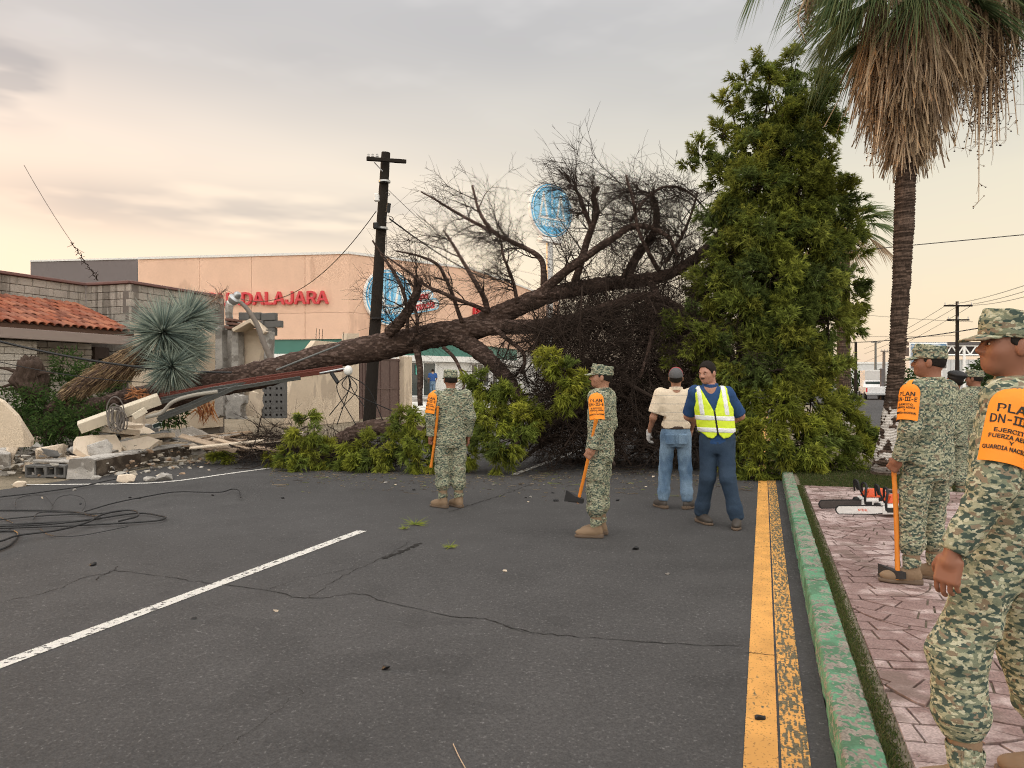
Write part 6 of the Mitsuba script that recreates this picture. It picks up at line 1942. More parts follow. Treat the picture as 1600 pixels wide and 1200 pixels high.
def vest_field(grow):
    rows = [(z, a + grow, b + grow, vz(z)[0], vz(z)[1] + cy) for z, a, b, cy in POLO['torso'] if z <= 1.44]
    base = union([loft(rows), cone(np.array(J['shoulder'][0]) * .75 + np.array(J['shoulder'][1]) * .25, np.array(J['shoulder'][0]), .064 + grow, .058 + grow), cone(np.array(J['shoulder'][1]) * .75 + np.array(J['shoulder'][0]) * .25, np.array(J['shoulder'][1]), .064 + grow, .058 + grow)], .04)

    def f(p):
        d = base(p); xl = p[:, 0] - vz(p[:, 2])[:, 0] if False else p[:, 0] - ln_[0] * np.clip((p[:, 2] - .95) / .5, 0, 1)
        neck = np.abs(xl) - np.interp(p[:, 2], [1.20, 1.44], [.0, .105]); front = np.where(p[:, 1] > 0, 1, 0)
        d = np.where(front > 0, np.maximum(d, -neck * .9), d)                                    # V neck
        hem = np.interp(np.abs(xl), [0, .05, .10, .17], [.975, .925, .93, .985])                 # tails dip either side of the zip
        d = np.maximum(d, hem - p[:, 2])
        d = np.maximum(d, np.abs(xl) - np.interp(p[:, 2], [.95, 1.17, 1.30, 1.45], [.30, .22, .172, .165]))   # arm holes
        return np.maximum(d, p[:, 2] - 1.47)
    return f


vf = folds(vest_field(.016), .007, (9, 9, 12), 31)
lo_, hi_ = (-.30, -.24, .88), (.36, .26, 1.50)
v, f = nets(vf, lo_, hi_, .009); kv = W2.put('vest', v, f, mvest)
vf2 = folds(vest_field(.0195), .007, (9, 9, 12), 31)
for z0 in (1.135, 1.01):
    v, f = nets(lambda p: np.maximum(vf2(p), np.abs(p[:, 2] - z0 - .10 * (p[:, 0] - .05) * .3) - .026), lo_, hi_, .009); W2.put('reflective_band', v, f, mrefl, parent=kv)
for s_ in (-1, 1):
    v, f = nets(lambda p: np.maximum(np.maximum(vf2(p), np.abs(p[:, 0] - ln_[0] * np.clip((p[:, 2] - .95) / .5, 0, 1) - s_ * .125) - .024), 1.163 - p[:, 2]), lo_, hi_, .009); W2.put('reflective_band', v, f, mrefl, parent=kv)
v, f = nets(lambda p: np.maximum(np.maximum(vf2(p) - .002, np.abs(p[:, 0] - ln_[0] * np.clip((p[:, 2] - .95) / .5, 0, 1)) - .010), np.maximum(-p[:, 1], .925 - p[:, 2])), lo_, hi_, .006); W2.put('zip', v, f, 'm_black', parent=kv)
m_ = nets(lambda p: ell((0, .094, 1.565), (.026, .008, .006))(p), (-.05, .08, 1.55), (.05, .115, 1.58), .003)
ha = rz(math.radians(-38)) @ rx(math.radians(-10)) @ ry(math.radians(4)); piv = np.array([0, -.02, 1.49])
W2.put('moustache', (m_[0] - piv) @ ha.T + piv + ln_, m_[1], mhair)
tag(W2.key, 'person in yellow high-visibility vest facing the camera with hands behind the back', 'person')

# ---- people in the shop doorway
for px, D, z0, psi, H, label, col, sd in ((676, 45.5, .66, 10, 1.72, 'tiny person in a blue shirt standing on the shop steps by the door', (0.03, 0.085, 0.26), 21), (658, 46.3, .66, 150, 1.70, 'tiny person in a green shirt behind the shop door glass', (0.04, 0.17, 0.14), 22)):
    x, y = at(px, 600, D)[:2]
    q = Person(x, y, z0, math.radians(psi), H)
    build(q, joints(bare=True, elbow=[(-.25, .02, 1.14), (.25, .04, 1.14)], wrist=[(-.23, .18, .98), (.22, .2, 1.0)]), dict(WORK, top_m=mat(f'm_top{sd}', col, .85)), 'b', h=.025, head=(0, 0, 0), seed=sd, cap=None, hh=.014, hands=[dict(f=(0, .5, -.8), n=(1, 0, 0), side=-1), dict(f=(0, .5, -.8), n=(-1, 0, 0), side=1)])
    tag(q.key, label, 'person')
# ================================================================== RUBBLE OF THE FALLEN WALL
mat('m_stain', proc(lambda p, n, uv: mix(mi.Color3f(0.055, 0.042, 0.032), mi.Color3f(0.13, 0.105, 0.082), smoothstep(.35, .7, fbm(p.x * 6, p.y * 6, p.z * 9, 4))) * (0.7 + 0.5 * noise(p.x * 90, p.y * 90, p.z * 90))), 0.9, spec=.15)
mwd = [mat(f'm_wood{k}', c, .85) for k, c in enumerate([(0.44, 0.34, 0.25), (0.36, 0.265, 0.19), (0.50, 0.42, 0.33), (0.27, 0.19, 0.135)])]
mcr = mat('m_creamchip', (0.56, 0.47, 0.37), .9)


def chunk(s, seed, rough=.35, n=14):
    r = np.random.default_rng(seed); p = unit(r.normal(size=(n, 3))) * (1 - rough * r.random((n, 1)))
    p = np.sign(p) * np.abs(p) ** .7
    m = trimesh.convex.convex_hull(p * np.asarray(s) / 2 * 1.25)
    return np.array(m.vertices), np.array(m.faces)


def slab_poly(pts_px, z0, z1, jag=.03, seed=0, tilt=(0, 0)):
    """A broken plate: ground outline in photo pixels, lower and upper height, ragged edge."""
    r = np.random.default_rng(seed); P = [gr(a, b)[:2] for a, b in pts_px]; out = []
    for a, b in zip(P, P[1:] + P[:1]):
        k = max(2, int(np.linalg.norm(np.subtract(b, a)) / .09))
        for q in range(k):
            out.append(np.array(a) + (np.array(b) - a) * q / k + (r.normal(size=2) * jag if q else 0))
    pol = Polygon(out).buffer(0)
    if pol.geom_type != 'Polygon':
        pol = max(pol.geoms, key=lambda g: g.area)
    m = trimesh.creation.extrude_polygon(pol, z1 - z0, engine='earcut'); v = np.array(m.vertices); c = v[:, :2].mean(0)
    v[:, 2] += z0 + (v[:, :2] - c) @ np.array(tilt)
    return v, np.array(m.faces)


# the long piece of wall lying at the road edge
FW = uniq('fallen_wall')
A, Bq = gr(143, 749), gr(300, 711); d = unit(Bq - A); nb = np.array([-d[1], d[0], 0])
L = np.linalg.norm(Bq - A)
pr = [(0, 0), (0, .31), (.04, .335), (.20, .34), (.38, .325), (.42, .18), (.42, 0)]
n = 60; v = []
for k in range(n):
    t = k / (n - 1); j = (R.normal() * .012)
    for a, z in pr:
        e = .09 * meshkit.noise(np.array([[z * 9, a * 6, 1.0]]), 3)[0] * (1 if k in (0,) else 0) + (.12 * meshkit.noise(np.array([[z * 14, a * 5, 4.0]]), 3)[0] if k == n - 1 else 0)
        q = A + d * (t * L + (e if k == 0 else -e)) + nb * (a + (j if z > .05 else 0) * .6) + np.array([0, 0, z * (1 - .22 * t) + (R.normal() * .006 if z > 0 else 0)])
        v.append(q)
m_ = len(pr); f = []
for k in range(n - 1):
    for j in range(m_ - 1):
        a = k * m_ + j; f += [[a, a + m_, a + m_ + 1], [a, a + m_ + 1, a + 1]]
for row in (0, n - 1):
    f += [[row * m_, row * m_ + j, row * m_ + j + 1] for j in range(1, m_ - 1)]
part(FW, 'slab', (np.array(v), np.array(f)), 'm_concrete')
w_ = np.linspace(0.03, .985, 40); lo_ = np.array([A + d * L * t - nb * .014 + (0, 0, .012 + .02 * R.random()) for t in w_]); hi2 = np.array([A + d * L * t - nb * .016 + (0, 0, (.305 - .02 * R.random()) * (1 - .22 * t)) for t in w_])
back = nb * .02
vv2 = np.vstack([lo_, hi2, lo_ + back, hi2 + back]); k_ = 40; i = np.arange(k_ - 1)
ff = np.vstack([np.stack([i, i + 1, i + k_ + 1], 1), np.stack([i, i + k_ + 1, i + k_], 1), np.stack([i + k_, i + k_ + 1, i + 3 * k_ + 1], 1), np.stack([i + k_, i + 3 * k_ + 1, i + 3 * k_], 1)])
part(FW, 'stained_render', (vv2, ff), 'm_stain')
tag(FW, 'long toppled slab of wall with a dark stained face lying along the road edge', 'fallen wall')
# broken-open courses of hollow block at its near end
HB = uniq('fallen_block_course')
a0 = gr(48, 744); dd = unit(gr(128, 747) - a0); yaw = math.atan2(dd[1], dd[0])
for k in range(2):
    mb = MB(); hollow_block(mb, a0 + dd * (.2 + .405 * k) + (0, 0, .10 + .012 * k), rz(yaw + R.normal() * .03) @ rx(math.pi / 2 + R.normal() * .03), .40, .20, .22)
    part(HB, 'hollow_block', mb.get(), bk)
mb = MB(); c_ = a0 + dd * .45 + np.array([.0, .5, .225]); mb.box(c_, (1.0, .95, .035), rz(yaw + .05) @ rx(-.05), bev=.01); part(HB, 'render_skin', mb.get(), 'm_concrete')
tag(HB, 'row of grey hollow blocks with open cores at the near end of the toppled wall', 'blocks')
# cream remnant of wall standing at the left edge
CF = uniq('wall_fragment')
mb = MB(); P_ = [(-60, 590), (4, 628), (22, 650), (33, 672), (42, 690), (40, 700), (-60, 700)]
pol = Polygon([((x - 0) / F * 11.9, -(y - 660) / F * 11.9) for x, y in P_]); m = trimesh.creation.extrude_polygon(pol, .14, engine='earcut'); v = np.array(m.vertices); v = np.stack([v[:, 0], v[:, 2], v[:, 1]], 1)
part(CF, 'plaster', (v @ (rz(.25) @ rx(.12)).T + at(0, 660, 11.9), np.array(m.faces)[:, ::-1]), 'm_cream')
tag(CF, 'smooth cream wall fragment with a slanted broken edge at the left frame edge', 'wall fragment')
# plates and chunks that can be told apart
plates = [
    ([(-10, 742), (14, 742), (12, 700), (-10, 698)], 0.0, .42, 'upright grey block fragment at the far left edge of the rubble'),
    ([(18, 722), (100, 728), (104, 712), (24, 706)], .18, .30, 'flat grey slab resting on broken blocks left of the toppled wall'),
    ([(40, 708), (92, 712), (94, 702), (44, 699)], .30, .42, 'pale plate of broken wall leaning near the cream fragment'),
    ([(140, 718), (170, 722), (188, 712), (160, 706)], .22, .36, 'dark grey angular plate behind the toppled wall slab'),
    ([(190, 712), (240, 714), (262, 702), (205, 700)], .22, .33, 'broad grey plate lying on the toppled wall'),
    ([(240, 704), (300, 706), (318, 696), (262, 694)], .20, .29, 'thin grey slab at the far end of the toppled wall'),
    ([(330, 702), (372, 706), (385, 694), (345, 690)], .10, .20, 'flat grey slab among the planks'),
    ([(395, 706), (430, 705), (436, 694), (402, 694)], .05, .17, 'grey slab at the right end of the rubble beside the pine boughs'),
]
for k, (pp, z0, z1, lb) in enumerate(plates):
    key = uniq('concrete_slab'); add(key, slab_poly(pp, z0, z1, .02, k + 50, (R.normal() * .05, R.normal() * .06)), 'm_concrete'); tag(key, lb, 'slab')
for k in range(22):
    x = R.uniform(60, 450); D_ = R.uniform(13.0, 17.0); g = at(x, 690, D_); g[2] = .10 + R.uniform(.05, .45) * (1 if x < 330 else .6)
    if (g - A) @ nb < .35 and D_ < 16.4:
        continue
    pol = Polygon([(R.uniform(.25, .5) * math.cos(a) * 1.5, R.uniform(.25, .5) * math.sin(a)) for a in np.linspace(0, 2 * math.pi, 9)[:-1]]); m = trimesh.creation.extrude_polygon(pol, R.uniform(.05, .12), engine='earcut')
    key = uniq('wall_plate'); add(key, (np.asarray(m.vertices) @ (rz(R.random() * 6) @ rx(R.normal() * .35)).T + g, m.faces), ['m_cream', 'm_concrete', mcr, 'm_concrete'][k % 4])
    tag(key, ['cream plastered', 'grey rough', 'smooth pale cream', 'grey rough'][k % 4] + ' broken wall plate lying askew on the rubble heap', 'wall plate', ['cream plastered', 'grey rough', 'smooth pale cream', 'grey rough'][k % 4] + ' wall plates')
CH = 'rough grey chunk of broken masonry in the rubble heap along the left road edge'
for k in range(120):
    x = R.uniform(-5, 440); y = R.uniform(668, 722) - 0 * x; D = R.uniform(12.2, 16.5)
    s = R.uniform(.14, .42); v, f = chunk((s * R.uniform(.9, 1.8), s, s * R.uniform(.4, .8)), k + 100)
    g = gr(x, max(y, 597 + 1817 / D)); g = np.array([g[0], g[1], 0])
    if (g - A) @ nb < .15 and g[1] < 16.3:
        continue
    hz = {True: R.uniform(.05, .42), False: R.uniform(.05, .28)}[x < 330]; kk = k % 5
    key = uniq('masonry_chunk'); add(key, (v @ (rz(R.random() * 6) @ rx(R.normal() * .5)).T + g + (0, 0, hz), f), ['m_concrete', 'm_concrete', bk, mcr, 'm_cream'][k % 5]); tag(key, *((CH, 'masonry chunk', 'chunks of broken masonry') if kk < 2 else ('dark grey piece of broken block in the rubble heap on the left', 'block piece', 'dark broken block pieces') if kk == 2 else ('cream plaster-faced lump in the rubble heap on the left', 'plaster lump', 'cream plaster lumps')))
for k in range(20):
    x = R.uniform(5, 330); y = R.uniform(690, 716); mb = MB()
    if (gr(x, y) - A) @ nb < .5 and gr(x, y)[1] < 16.5:
        continue
    hollow_block(mb, gr(x, y) + (0, 0, R.uniform(.15, .45)), rz(R.random() * 6) @ rx(R.normal() * .7), .39, .19, .19); key = uniq('hollow_block'); add(key, mb.get(), bk if k % 2 else 'm_concrete')
    tag(key, 'grey hollow concrete block tumbled in the rubble heap behind the toppled wall', 'hollow block', 'loose hollow blocks')
for k in range(34):
    x = R.uniform(300, 470); y = R.uniform(660, 706); key = uniq('broken_board'); L = R.uniform(.4, 1.3)
    D = R.uniform(13.6, 16.5); g = at(x, max(y, 640), D); g[2] = max(.04, min(g[2], .42))
    mb = MB(); mb.box(g, (L, R.uniform(.07, .18), R.uniform(.02, .04)), rz(R.normal() * .5) @ ry(R.normal() * .12) @ rx(R.normal() * .2), bev=.004)
    add(key, mb.get(), mwd[k % 4]); tag(key, ['tan', 'light brown', 'whitish', 'dark brown'][k % 4] + ' splintered board lying between the toppled wall and the pine boughs', 'board', ['tan', 'light brown', 'whitish', 'dark brown'][k % 4] + ' splintered boards')
# fine debris nobody could count
mb = MB(); cols = np.array([(.30, .28, .25), (.42, .37, .30), (.20, .185, .17), (.46, .43, .38), (.36, .25, .17)])
for k in range(1500):
    x = R.uniform(-20, 480); D = R.uniform(12.0, 17.5); g = at(x, 690, D); u = g[0] * UD[0] + g[1] * UD[1]
    lim = -9.9 - 1.1 * np.clip((D - 11.9) / 3.9, 0, 1)
    if u > lim + abs(R.normal()) * .35:
        continue
    s = abs(R.normal()) * .05 + .02; v, f = chunk((s * 1.6, s, s * .7), int(R.integers(0, 40)), n=8)
    h_ = .36 * max(0, min(1, (lim - u) / .6)) * max(0, min(1, (x + 60) / 120)) * (1 if x < 330 else .5)
    mb.put(v @ rz(R.random() * 6).T + (g[0], g[1], .01 + h_ * R.random()), f, cols[R.integers(0, 5)] * R.uniform(.6, 1.2))
add('rubble', mb.get(), 'm_vc', color=mb.col()); tag('rubble', 'fine grey and tan debris spread under the broken wall pieces', 'rubble', kind='stuff')
# an earth heap under it
gx, gy = np.meshgrid(np.linspace(0, 1, 60), np.linspace(0, 1, 40))
c0_, c1_, c2_, c3_ = gr(-60, 735), gr(420, 702), at(440, 650, 19.5), at(-60, 650, 15.5)
Q = ((1 - gx)[..., None] * (1 - gy)[..., None] * c0_ + gx[..., None] * (1 - gy)[..., None] * c1_ + gx[..., None] * gy[..., None] * c2_ + (1 - gx)[..., None] * gy[..., None] * c3_)
nz_ = meshkit.fbm(np.stack([Q[..., 0] * 1.3, Q[..., 1] * 1.3, Q[..., 0] * 0], -1), 4, 12)
Q[..., 2] = -0.02 + (.62 * nz_) * np.clip(np.minimum(np.minimum(gx, 1 - gx) * 6, np.minimum(gy, 1 - gy) * 5), 0, 1)
i = (np.arange(39)[:, None] * 60 + np.arange(59)[None]).ravel()
add('rubble_mound', (Q.reshape(-1, 3), np.vstack([np.stack([i, i + 1, i + 61], 1), np.stack([i, i + 61, i + 60], 1)])), 'm_dust', smooth=True); tag('rubble_mound', kind='structure')
# stones that rolled onto the road
for px, py, s, lb in ((198, 753, .17, 'flat pale stone with a tan face on the asphalt in front of the toppled wall'), (256, 750, .16, 'round grey stone on the asphalt right of the pale stone'), (233, 752, .11, 'small flat grey stone between the two larger stones'), (150, 749, .09, 'small grey stone by the near corner of the toppled wall'), (30, 760, .12, 'flat pale stone on the edge line at the far left')):
    key = uniq('stone'); v, f = chunk((s * 1.5, s, s * .75), int(px), n=24, rough=.2); add(key, (v + gr(px, py) + (0, 0, s * .28), f), mcr if px in (198, 30) else 'm_concrete'); tag(key, lb, 'stone')
for k in range(42):
    px, py = R.uniform(60, 1150), R.uniform(760, 980) if k > 36 else R.uniform(716, 790); s = R.uniform(.02, .045); v, f = chunk((s * 1.5, s, s * .8), k, n=9)
    if py < 745 and px > 420:
        continue
    key = uniq('pebble')
    add(key, (v + gr(px, py) + (0, 0, s * .25), f), ['m_black', mcr, 'm_concrete', 'm_black'][k % 4]); tag(key, 'small pebble or bark crumb lying on the asphalt', 'pebble', 'pebbles strewn on the road')
for px, py, s in ((603, 1047, .035), (993, 859, .045), (143, 884, .045), (1189, 1126, .032)):
    key = uniq('clod'); v, f = chunk((s * 1.5, s, s * .8), int(px), n=12); add(key, (v + gr(px, py) + (0, 0, s * .3), f), 'm_black'); tag(key, {603: 'black crumb on the bare asphalt in the lower middle', 993: 'black crumb on the asphalt right of the axe soldier', 143: 'black crumb by the crack left of the lane dash', 1189: 'black crumb on the orange line in the foreground'}[px], 'clod')
SPR = 'green pine sprig on the asphalt '
for px, py, s, lb in ((648, 821, .20, SPR + 'left of the axe soldier, the larger of two'), (703, 857, .10, SPR + 'below the larger sprig near the pothole'), (632, 828, .07, SPR + 'just left of the larger sprig')):
    key = uniq('pine_sprig'); mb = MB(); n_ = 46; g = gr(px, py) + (0, 0, .015); dd = unit(np.stack([R.normal(size=n_) * 1.3, R.normal(size=n_) * .8, np.abs(R.normal(size=n_)) * .35], 1))
    v, f, k_ = blades(np.repeat(g[None], n_, 0), dd, s * (.5 + .7 * R.random(n_)), .009, .05, 1, R); mb.put(v, f, np.repeat(PAL2[R.integers(0, 6, n_)] * 1.3, k_, 0)); add(key, mb.get(), 'm_leaf', color=mb.col()); tag(key, lb, 'pine sprig')
key = uniq('wood_splinter'); mb = MB(); mb.box(gr(578, 733) + (0, 0, .03), (.34, .06, .02), rz(.6) @ ry(-.2), bev=.004); add(key, mb.get(), mwd[2]); tag(key, 'pale curved splinter of wood below the middle pine bough', 'splinter')
key = uniq('straw_stem'); mb = MB(); mb.tube(smoothpath(np.array([gr(708, 1165) + (0, 0, .006), gr(716, 1185) + (0, 0, .012), gr(728, 1205) + (0, 0, .006)]), 8), .0022, 4); add(key, mb.get(), mwd[1]); tag(key, 'thin tan stem lying on the asphalt at the bottom of the picture', 'stem')

# ------------------------------------------------------------------ steel and beams under the trunk


def bar(name, pts, w, h_, m, label, cat_, roll=0.0, lip=0.0):
    key = uniq(name); P = [at(*q) for q in pts]
    for a, b in zip(P[:-1], P[1:]):
        dd = b - a; L = np.linalg.norm(dd); x = dd / L; y = unit(np.cross([0, 0, 1.0], x)); z = np.cross(x, y); Rm = np.stack([x, y, z], 1) @ rx(roll)
        mb = MB(); mb.box((a + b) / 2, (L, w, h_), Rm, bev=.006)
        if lip:
            for s_ in (-1, 1):
                mb.box((a + b) / 2 + Rm @ np.array([0, s_ * (w / 2 - .006), h_ / 2 + lip / 2]), (L * .995, .012, lip), Rm)
        part(key, 'web' if lip else 'length', mb.get(), m)
    return tag(key, label, cat_)


mrust = mat('m_rust', (0.15, 0.048, 0.036), .7); mgalv = mat('m_galv', (0.13, 0.135, 0.13), .55, metallic=.3)
bar('steel_rail', [(250, 622, 13.9), (400, 596, 14.1), (536, 577, 14.3)], .10, .05, mrust, 'rust-red steel rail lying along the underside of the trunk', 'rail', .5, .05)
bar('steel_rail', [(252, 628, 13.8), (330, 612, 13.9), (470, 590, 14.2)], .11, .035, mgalv, 'grey steel gutter directly below the rust-red rail', 'rail', .6, .05)
bar('steel_rail', [(248, 656, 13.7), (300, 636, 13.8), (372, 604, 14.0)], .13, .03, mgalv, 'lower grey steel gutter propped on the rubble', 'rail', .5, .06)
bar('cream_beam', [(124, 668, 13.2), (249, 623, 13.7)], .20, .19, mat('m_beamcream', (0.54, 0.48, 0.38), .85), 'square cream painted beam propped over the rubble below the yucca', 'beam', .3)
bar('cream_post', [(208, 652, 13.3), (228, 640, 13.4)], .11, .11, 'm_beamcream', 'short white offcut lying across the lower end of the cream beam', 'post')
key = uniq('steel_pipe'); mb = MB(); mb.tube([at(432, 578, 14.35), at(480, 559, 14.3), at(531, 539, 14.35)], .020, 8); add(key, mb.get(), mgalv, smooth=40); tag(key, 'straight grey pipe lying on top of the trunk', 'pipe')
key = uniq('conduit'); mb = MB(); mb.tube(smoothpath(np.array([at(228, 652, 13.4), at(252, 645, 13.4), at(270, 628, 13.4), at(300, 618, 13.5), at(340, 612, 13.6)]), 30), .035, 8); add(key, mb.get(), mat('m_conduit', (0.27, 0.25, 0.215), .7), smooth=40); tag(key, 'bent pale conduit pipe beside the cream beam', 'conduit')
LG = uniq('fallen_lamp'); c = at(544, 579, 14.2)
t = trimesh.creation.icosphere(2, .085); t.apply_scale([1, 1, 1.15]); t.apply_translation(c); part(LG, 'globe', t, 'm_whiteplastic', smooth=True)
mb = MB(); mb.tube([at(500, 583, 14.2), at(538, 576, 14.2)], .022, 8); part(LG, 'arm', mb.get(), 'm_steel', smooth=40); mb = MB(); mb.tube([at(518, 583, 14.2), at(528, 598, 14.15)], .04, 8); part(LG, 'stub', mb.get(), 'm_black')
for k in range(7):
    Pq = smoothpath(np.array([c + (0, 0, -.08), c + np.array([R.normal() * .15, R.normal() * .05, -.35]), c + np.array([R.normal() * .35, R.normal() * .1, -.7 - R.random() * .5])]), 12); mb = MB(); mb.tube(Pq, .009, 4); part(LG, 'loose_wire', mb.get(), 'm_cable')
tag(LG, 'fallen lamp with a round white globe and dangling wires under the trunk', 'lamp')
# street lamp hanging by the torn entrance
SLm = uniq('street_lamp'); D_ = 18.5
mb = MB(); mb.tube(smoothpath(np.array([at(376, 472, D_), at(388, 485, D_), at(402, 508, D_), at(412, 535, D_), at(424, 562, D_)]), 24), np.linspace(.05, .075, 24), 10); part(SLm, 'arm', mb.get(), mat('m_lamparm', (0.17, 0.145, 0.125), .7), smooth=40)
c = at(367, 466, D_); pro = np.array([[0, -.16], [.10, -.15], [.15, -.06], [.155, 0], [.10, .05], [.09, .14], [.06, .18], [0, .18]]); t = trimesh.creation.revolve(pro, sections=20)
Rm = rot_to([0, 0, 1], [.55, -.2, .6]); t.vertices = np.asarray(t.vertices) @ Rm.T + c; part(SLm, 'housing', t, 'm_steel', smooth=40)
t = trimesh.creation.icosphere(2, .11); t.vertices = np.asarray(t.vertices) * (1, 1, .6) @ Rm.T + c + Rm @ np.array([0, 0, -.16]); part(SLm, 'lens', t, 'm_whiteplastic', smooth=True)
tag(SLm, 'bent grey street lamp leaning in front of the torn entrance and red lettering', 'street lamp')
# electrical bits in the debris
EB = uniq('electric_box'); mb = MB(); mb.box(gr(247, 690) + (0, 0, .42), (.34, .2, .16), rz(.5) @ ry(-.35), bev=.02); part(EB, 'case', mb.get(), mat('m_ebox', (0.40, 0.42, 0.40), .5)); mb = MB(); mb.box(gr(247, 690) + (.02, -.1, .44), (.2, .02, .1), rz(.5) @ ry(-.35), bev=.005); part(EB, 'window', mb.get(), 'm_glass')
tag(EB, 'pale grey electric meter box lying open on the rubble', 'meter box')
EB2 = uniq('electric_box'); mb = MB(); mb.box(gr(220, 700) + (0, 0, .38), (.3, .2, .14), rz(-.2) @ ry(.2), bev=.02); part(EB2, 'case', mb.get(), mat('m_ebox2', (0.33, 0.37, 0.40), .4)); mb = MB(); mb.box(gr(220, 700) + (.0, -.11, .40), (.16, .02, .08), rz(-.2) @ ry(.2)); part(EB2, 'window', mb.get(), 'm_glass')
tag(EB2, 'bluish plastic meter housing left of the grey electric box', 'meter box')
# snarl of wire round the beam
key = uniq('wire_snarl'); mb = MB()
for k in range(9):
    a = np.linspace(0, 2 * math.pi * 1.2, 22) + R.random() * 6; c = at(186 + R.normal() * 4, 650 + R.normal() * 4, 13.2)
    mb.put(*tubevf(c + np.stack([np.cos(a) * R.uniform(.05, .14), np.sin(a * .5) * .08, np.sin(a) * R.uniform(.12, .26)], 1), .011, 5))
add(key, mb.get(), mat('m_greywire', (0.13, 0.115, 0.105), .6)); tag(key, 'tangle of grey wire looped round the cream beam', 'wire tangle')

# ------------------------------------------------------------------ cables fallen on the road
cab = [
    ([(-40, 800), (60, 800), (120, 803), (156, 811), (120, 816), (50, 820), (-40, 826)], .011), ([(-40, 828), (60, 824), (150, 815), (215, 806), (252, 810), (258, 813), (240, 818), (150, 824), (60, 827), (-40, 832)], .010),
    ([(-40, 788), (0, 781), (60, 774), (110, 767), (160, 757), (205, 748)], .009), ([(132, 806), (170, 794), (220, 783), (275, 774), (340, 775), (362, 770), (373, 772), (376, 783)], .008),
    ([(-40, 866), (0, 857), (30, 847), (90, 838), (135, 826), (158, 814), (190, 807), (212, 808), (214, 816), (185, 824)], .010), ([(-30, 872), (10, 858), (24, 846), (28, 836), (15, 832), (-30, 834)], .011),
    ([(-20, 818), (40, 812), (100, 808), (160, 806), (190, 802)], .008), ([(52, 816), (60, 806), (90, 804), (120, 805), (150, 812)], .006),
    ([(24, 800), (26, 786), (45, 779), (68, 780), (82, 796), (76, 806)], .004), ([(82, 797), (92, 784), (112, 780), (130, 786), (133, 798), (128, 806)], .004), ([(-10, 806), (10, 814), (20, 820), (12, 830), (-10, 834)], .004),
    ([(60, 826), (75, 838), (100, 842), (140, 838), (200, 826)], .004),
]
for k, (pp, r_) in enumerate(cab):
    key = uniq('fallen_cable'); P = np.array([gr(*q) for q in pp]); P = smoothpath(P, 70); P[:, 2] = r_ + .012 * (k % 5) + .012 * meshkit.noise(P * 2.0 + k, 3)
    mb = MB(); mb.tube(P, r_, 6); add(key, mb.get(), 'm_cable', smooth=40); tag(key, *({2: ('straight black cable furthest from the camera among the fallen cables', 'cable'), 3: ('black cable running right from the coil and ending in a curled tip', 'cable')}.get(k) or (('thick black cable in the coil on the asphalt at the left edge', 'cable', 'thick cables in the coil') if r_ > .007 else ('thin stray wire loop on the asphalt beside the thick coiled cables', 'cable', 'thin wire loops'))))
# broken line with a tattered end over the house
key = wire(at(38, 258, 17.0), at(112, 378, 18.6), .05, .006, 'thin broken line slanting down the sky to the house roof')
mb = MB(); t = np.linspace(0, 1, 60)[:, None]; P = at(112, 378, 18.6) * (1 - t) + at(153, 438, 19.4) * t + R.normal(size=(60, 3)) * .022; mb.tube(P, .011, 4)
for k in range(40):
    q = P[R.integers(0, 60)]; mb.put(*tubevf([q, q + R.normal(size=3) * .06], .006, 3))
scene[key + '__tatters'] = mikit.ply(mb.get(), mtw)

# ================================================================== CHAINSAWS on the paving
mor = mat('m_sawor', (0.62, 0.085, 0.025), .4); mwh = mat('m_sawwh', (0.60, 0.59, 0.57), .45); mbar = mat('m_sawbar', (0.60, 0.59, 0.58), .35); mbar2 = mat('m_sawbar2', (0.055, 0.045, 0.042), .6)


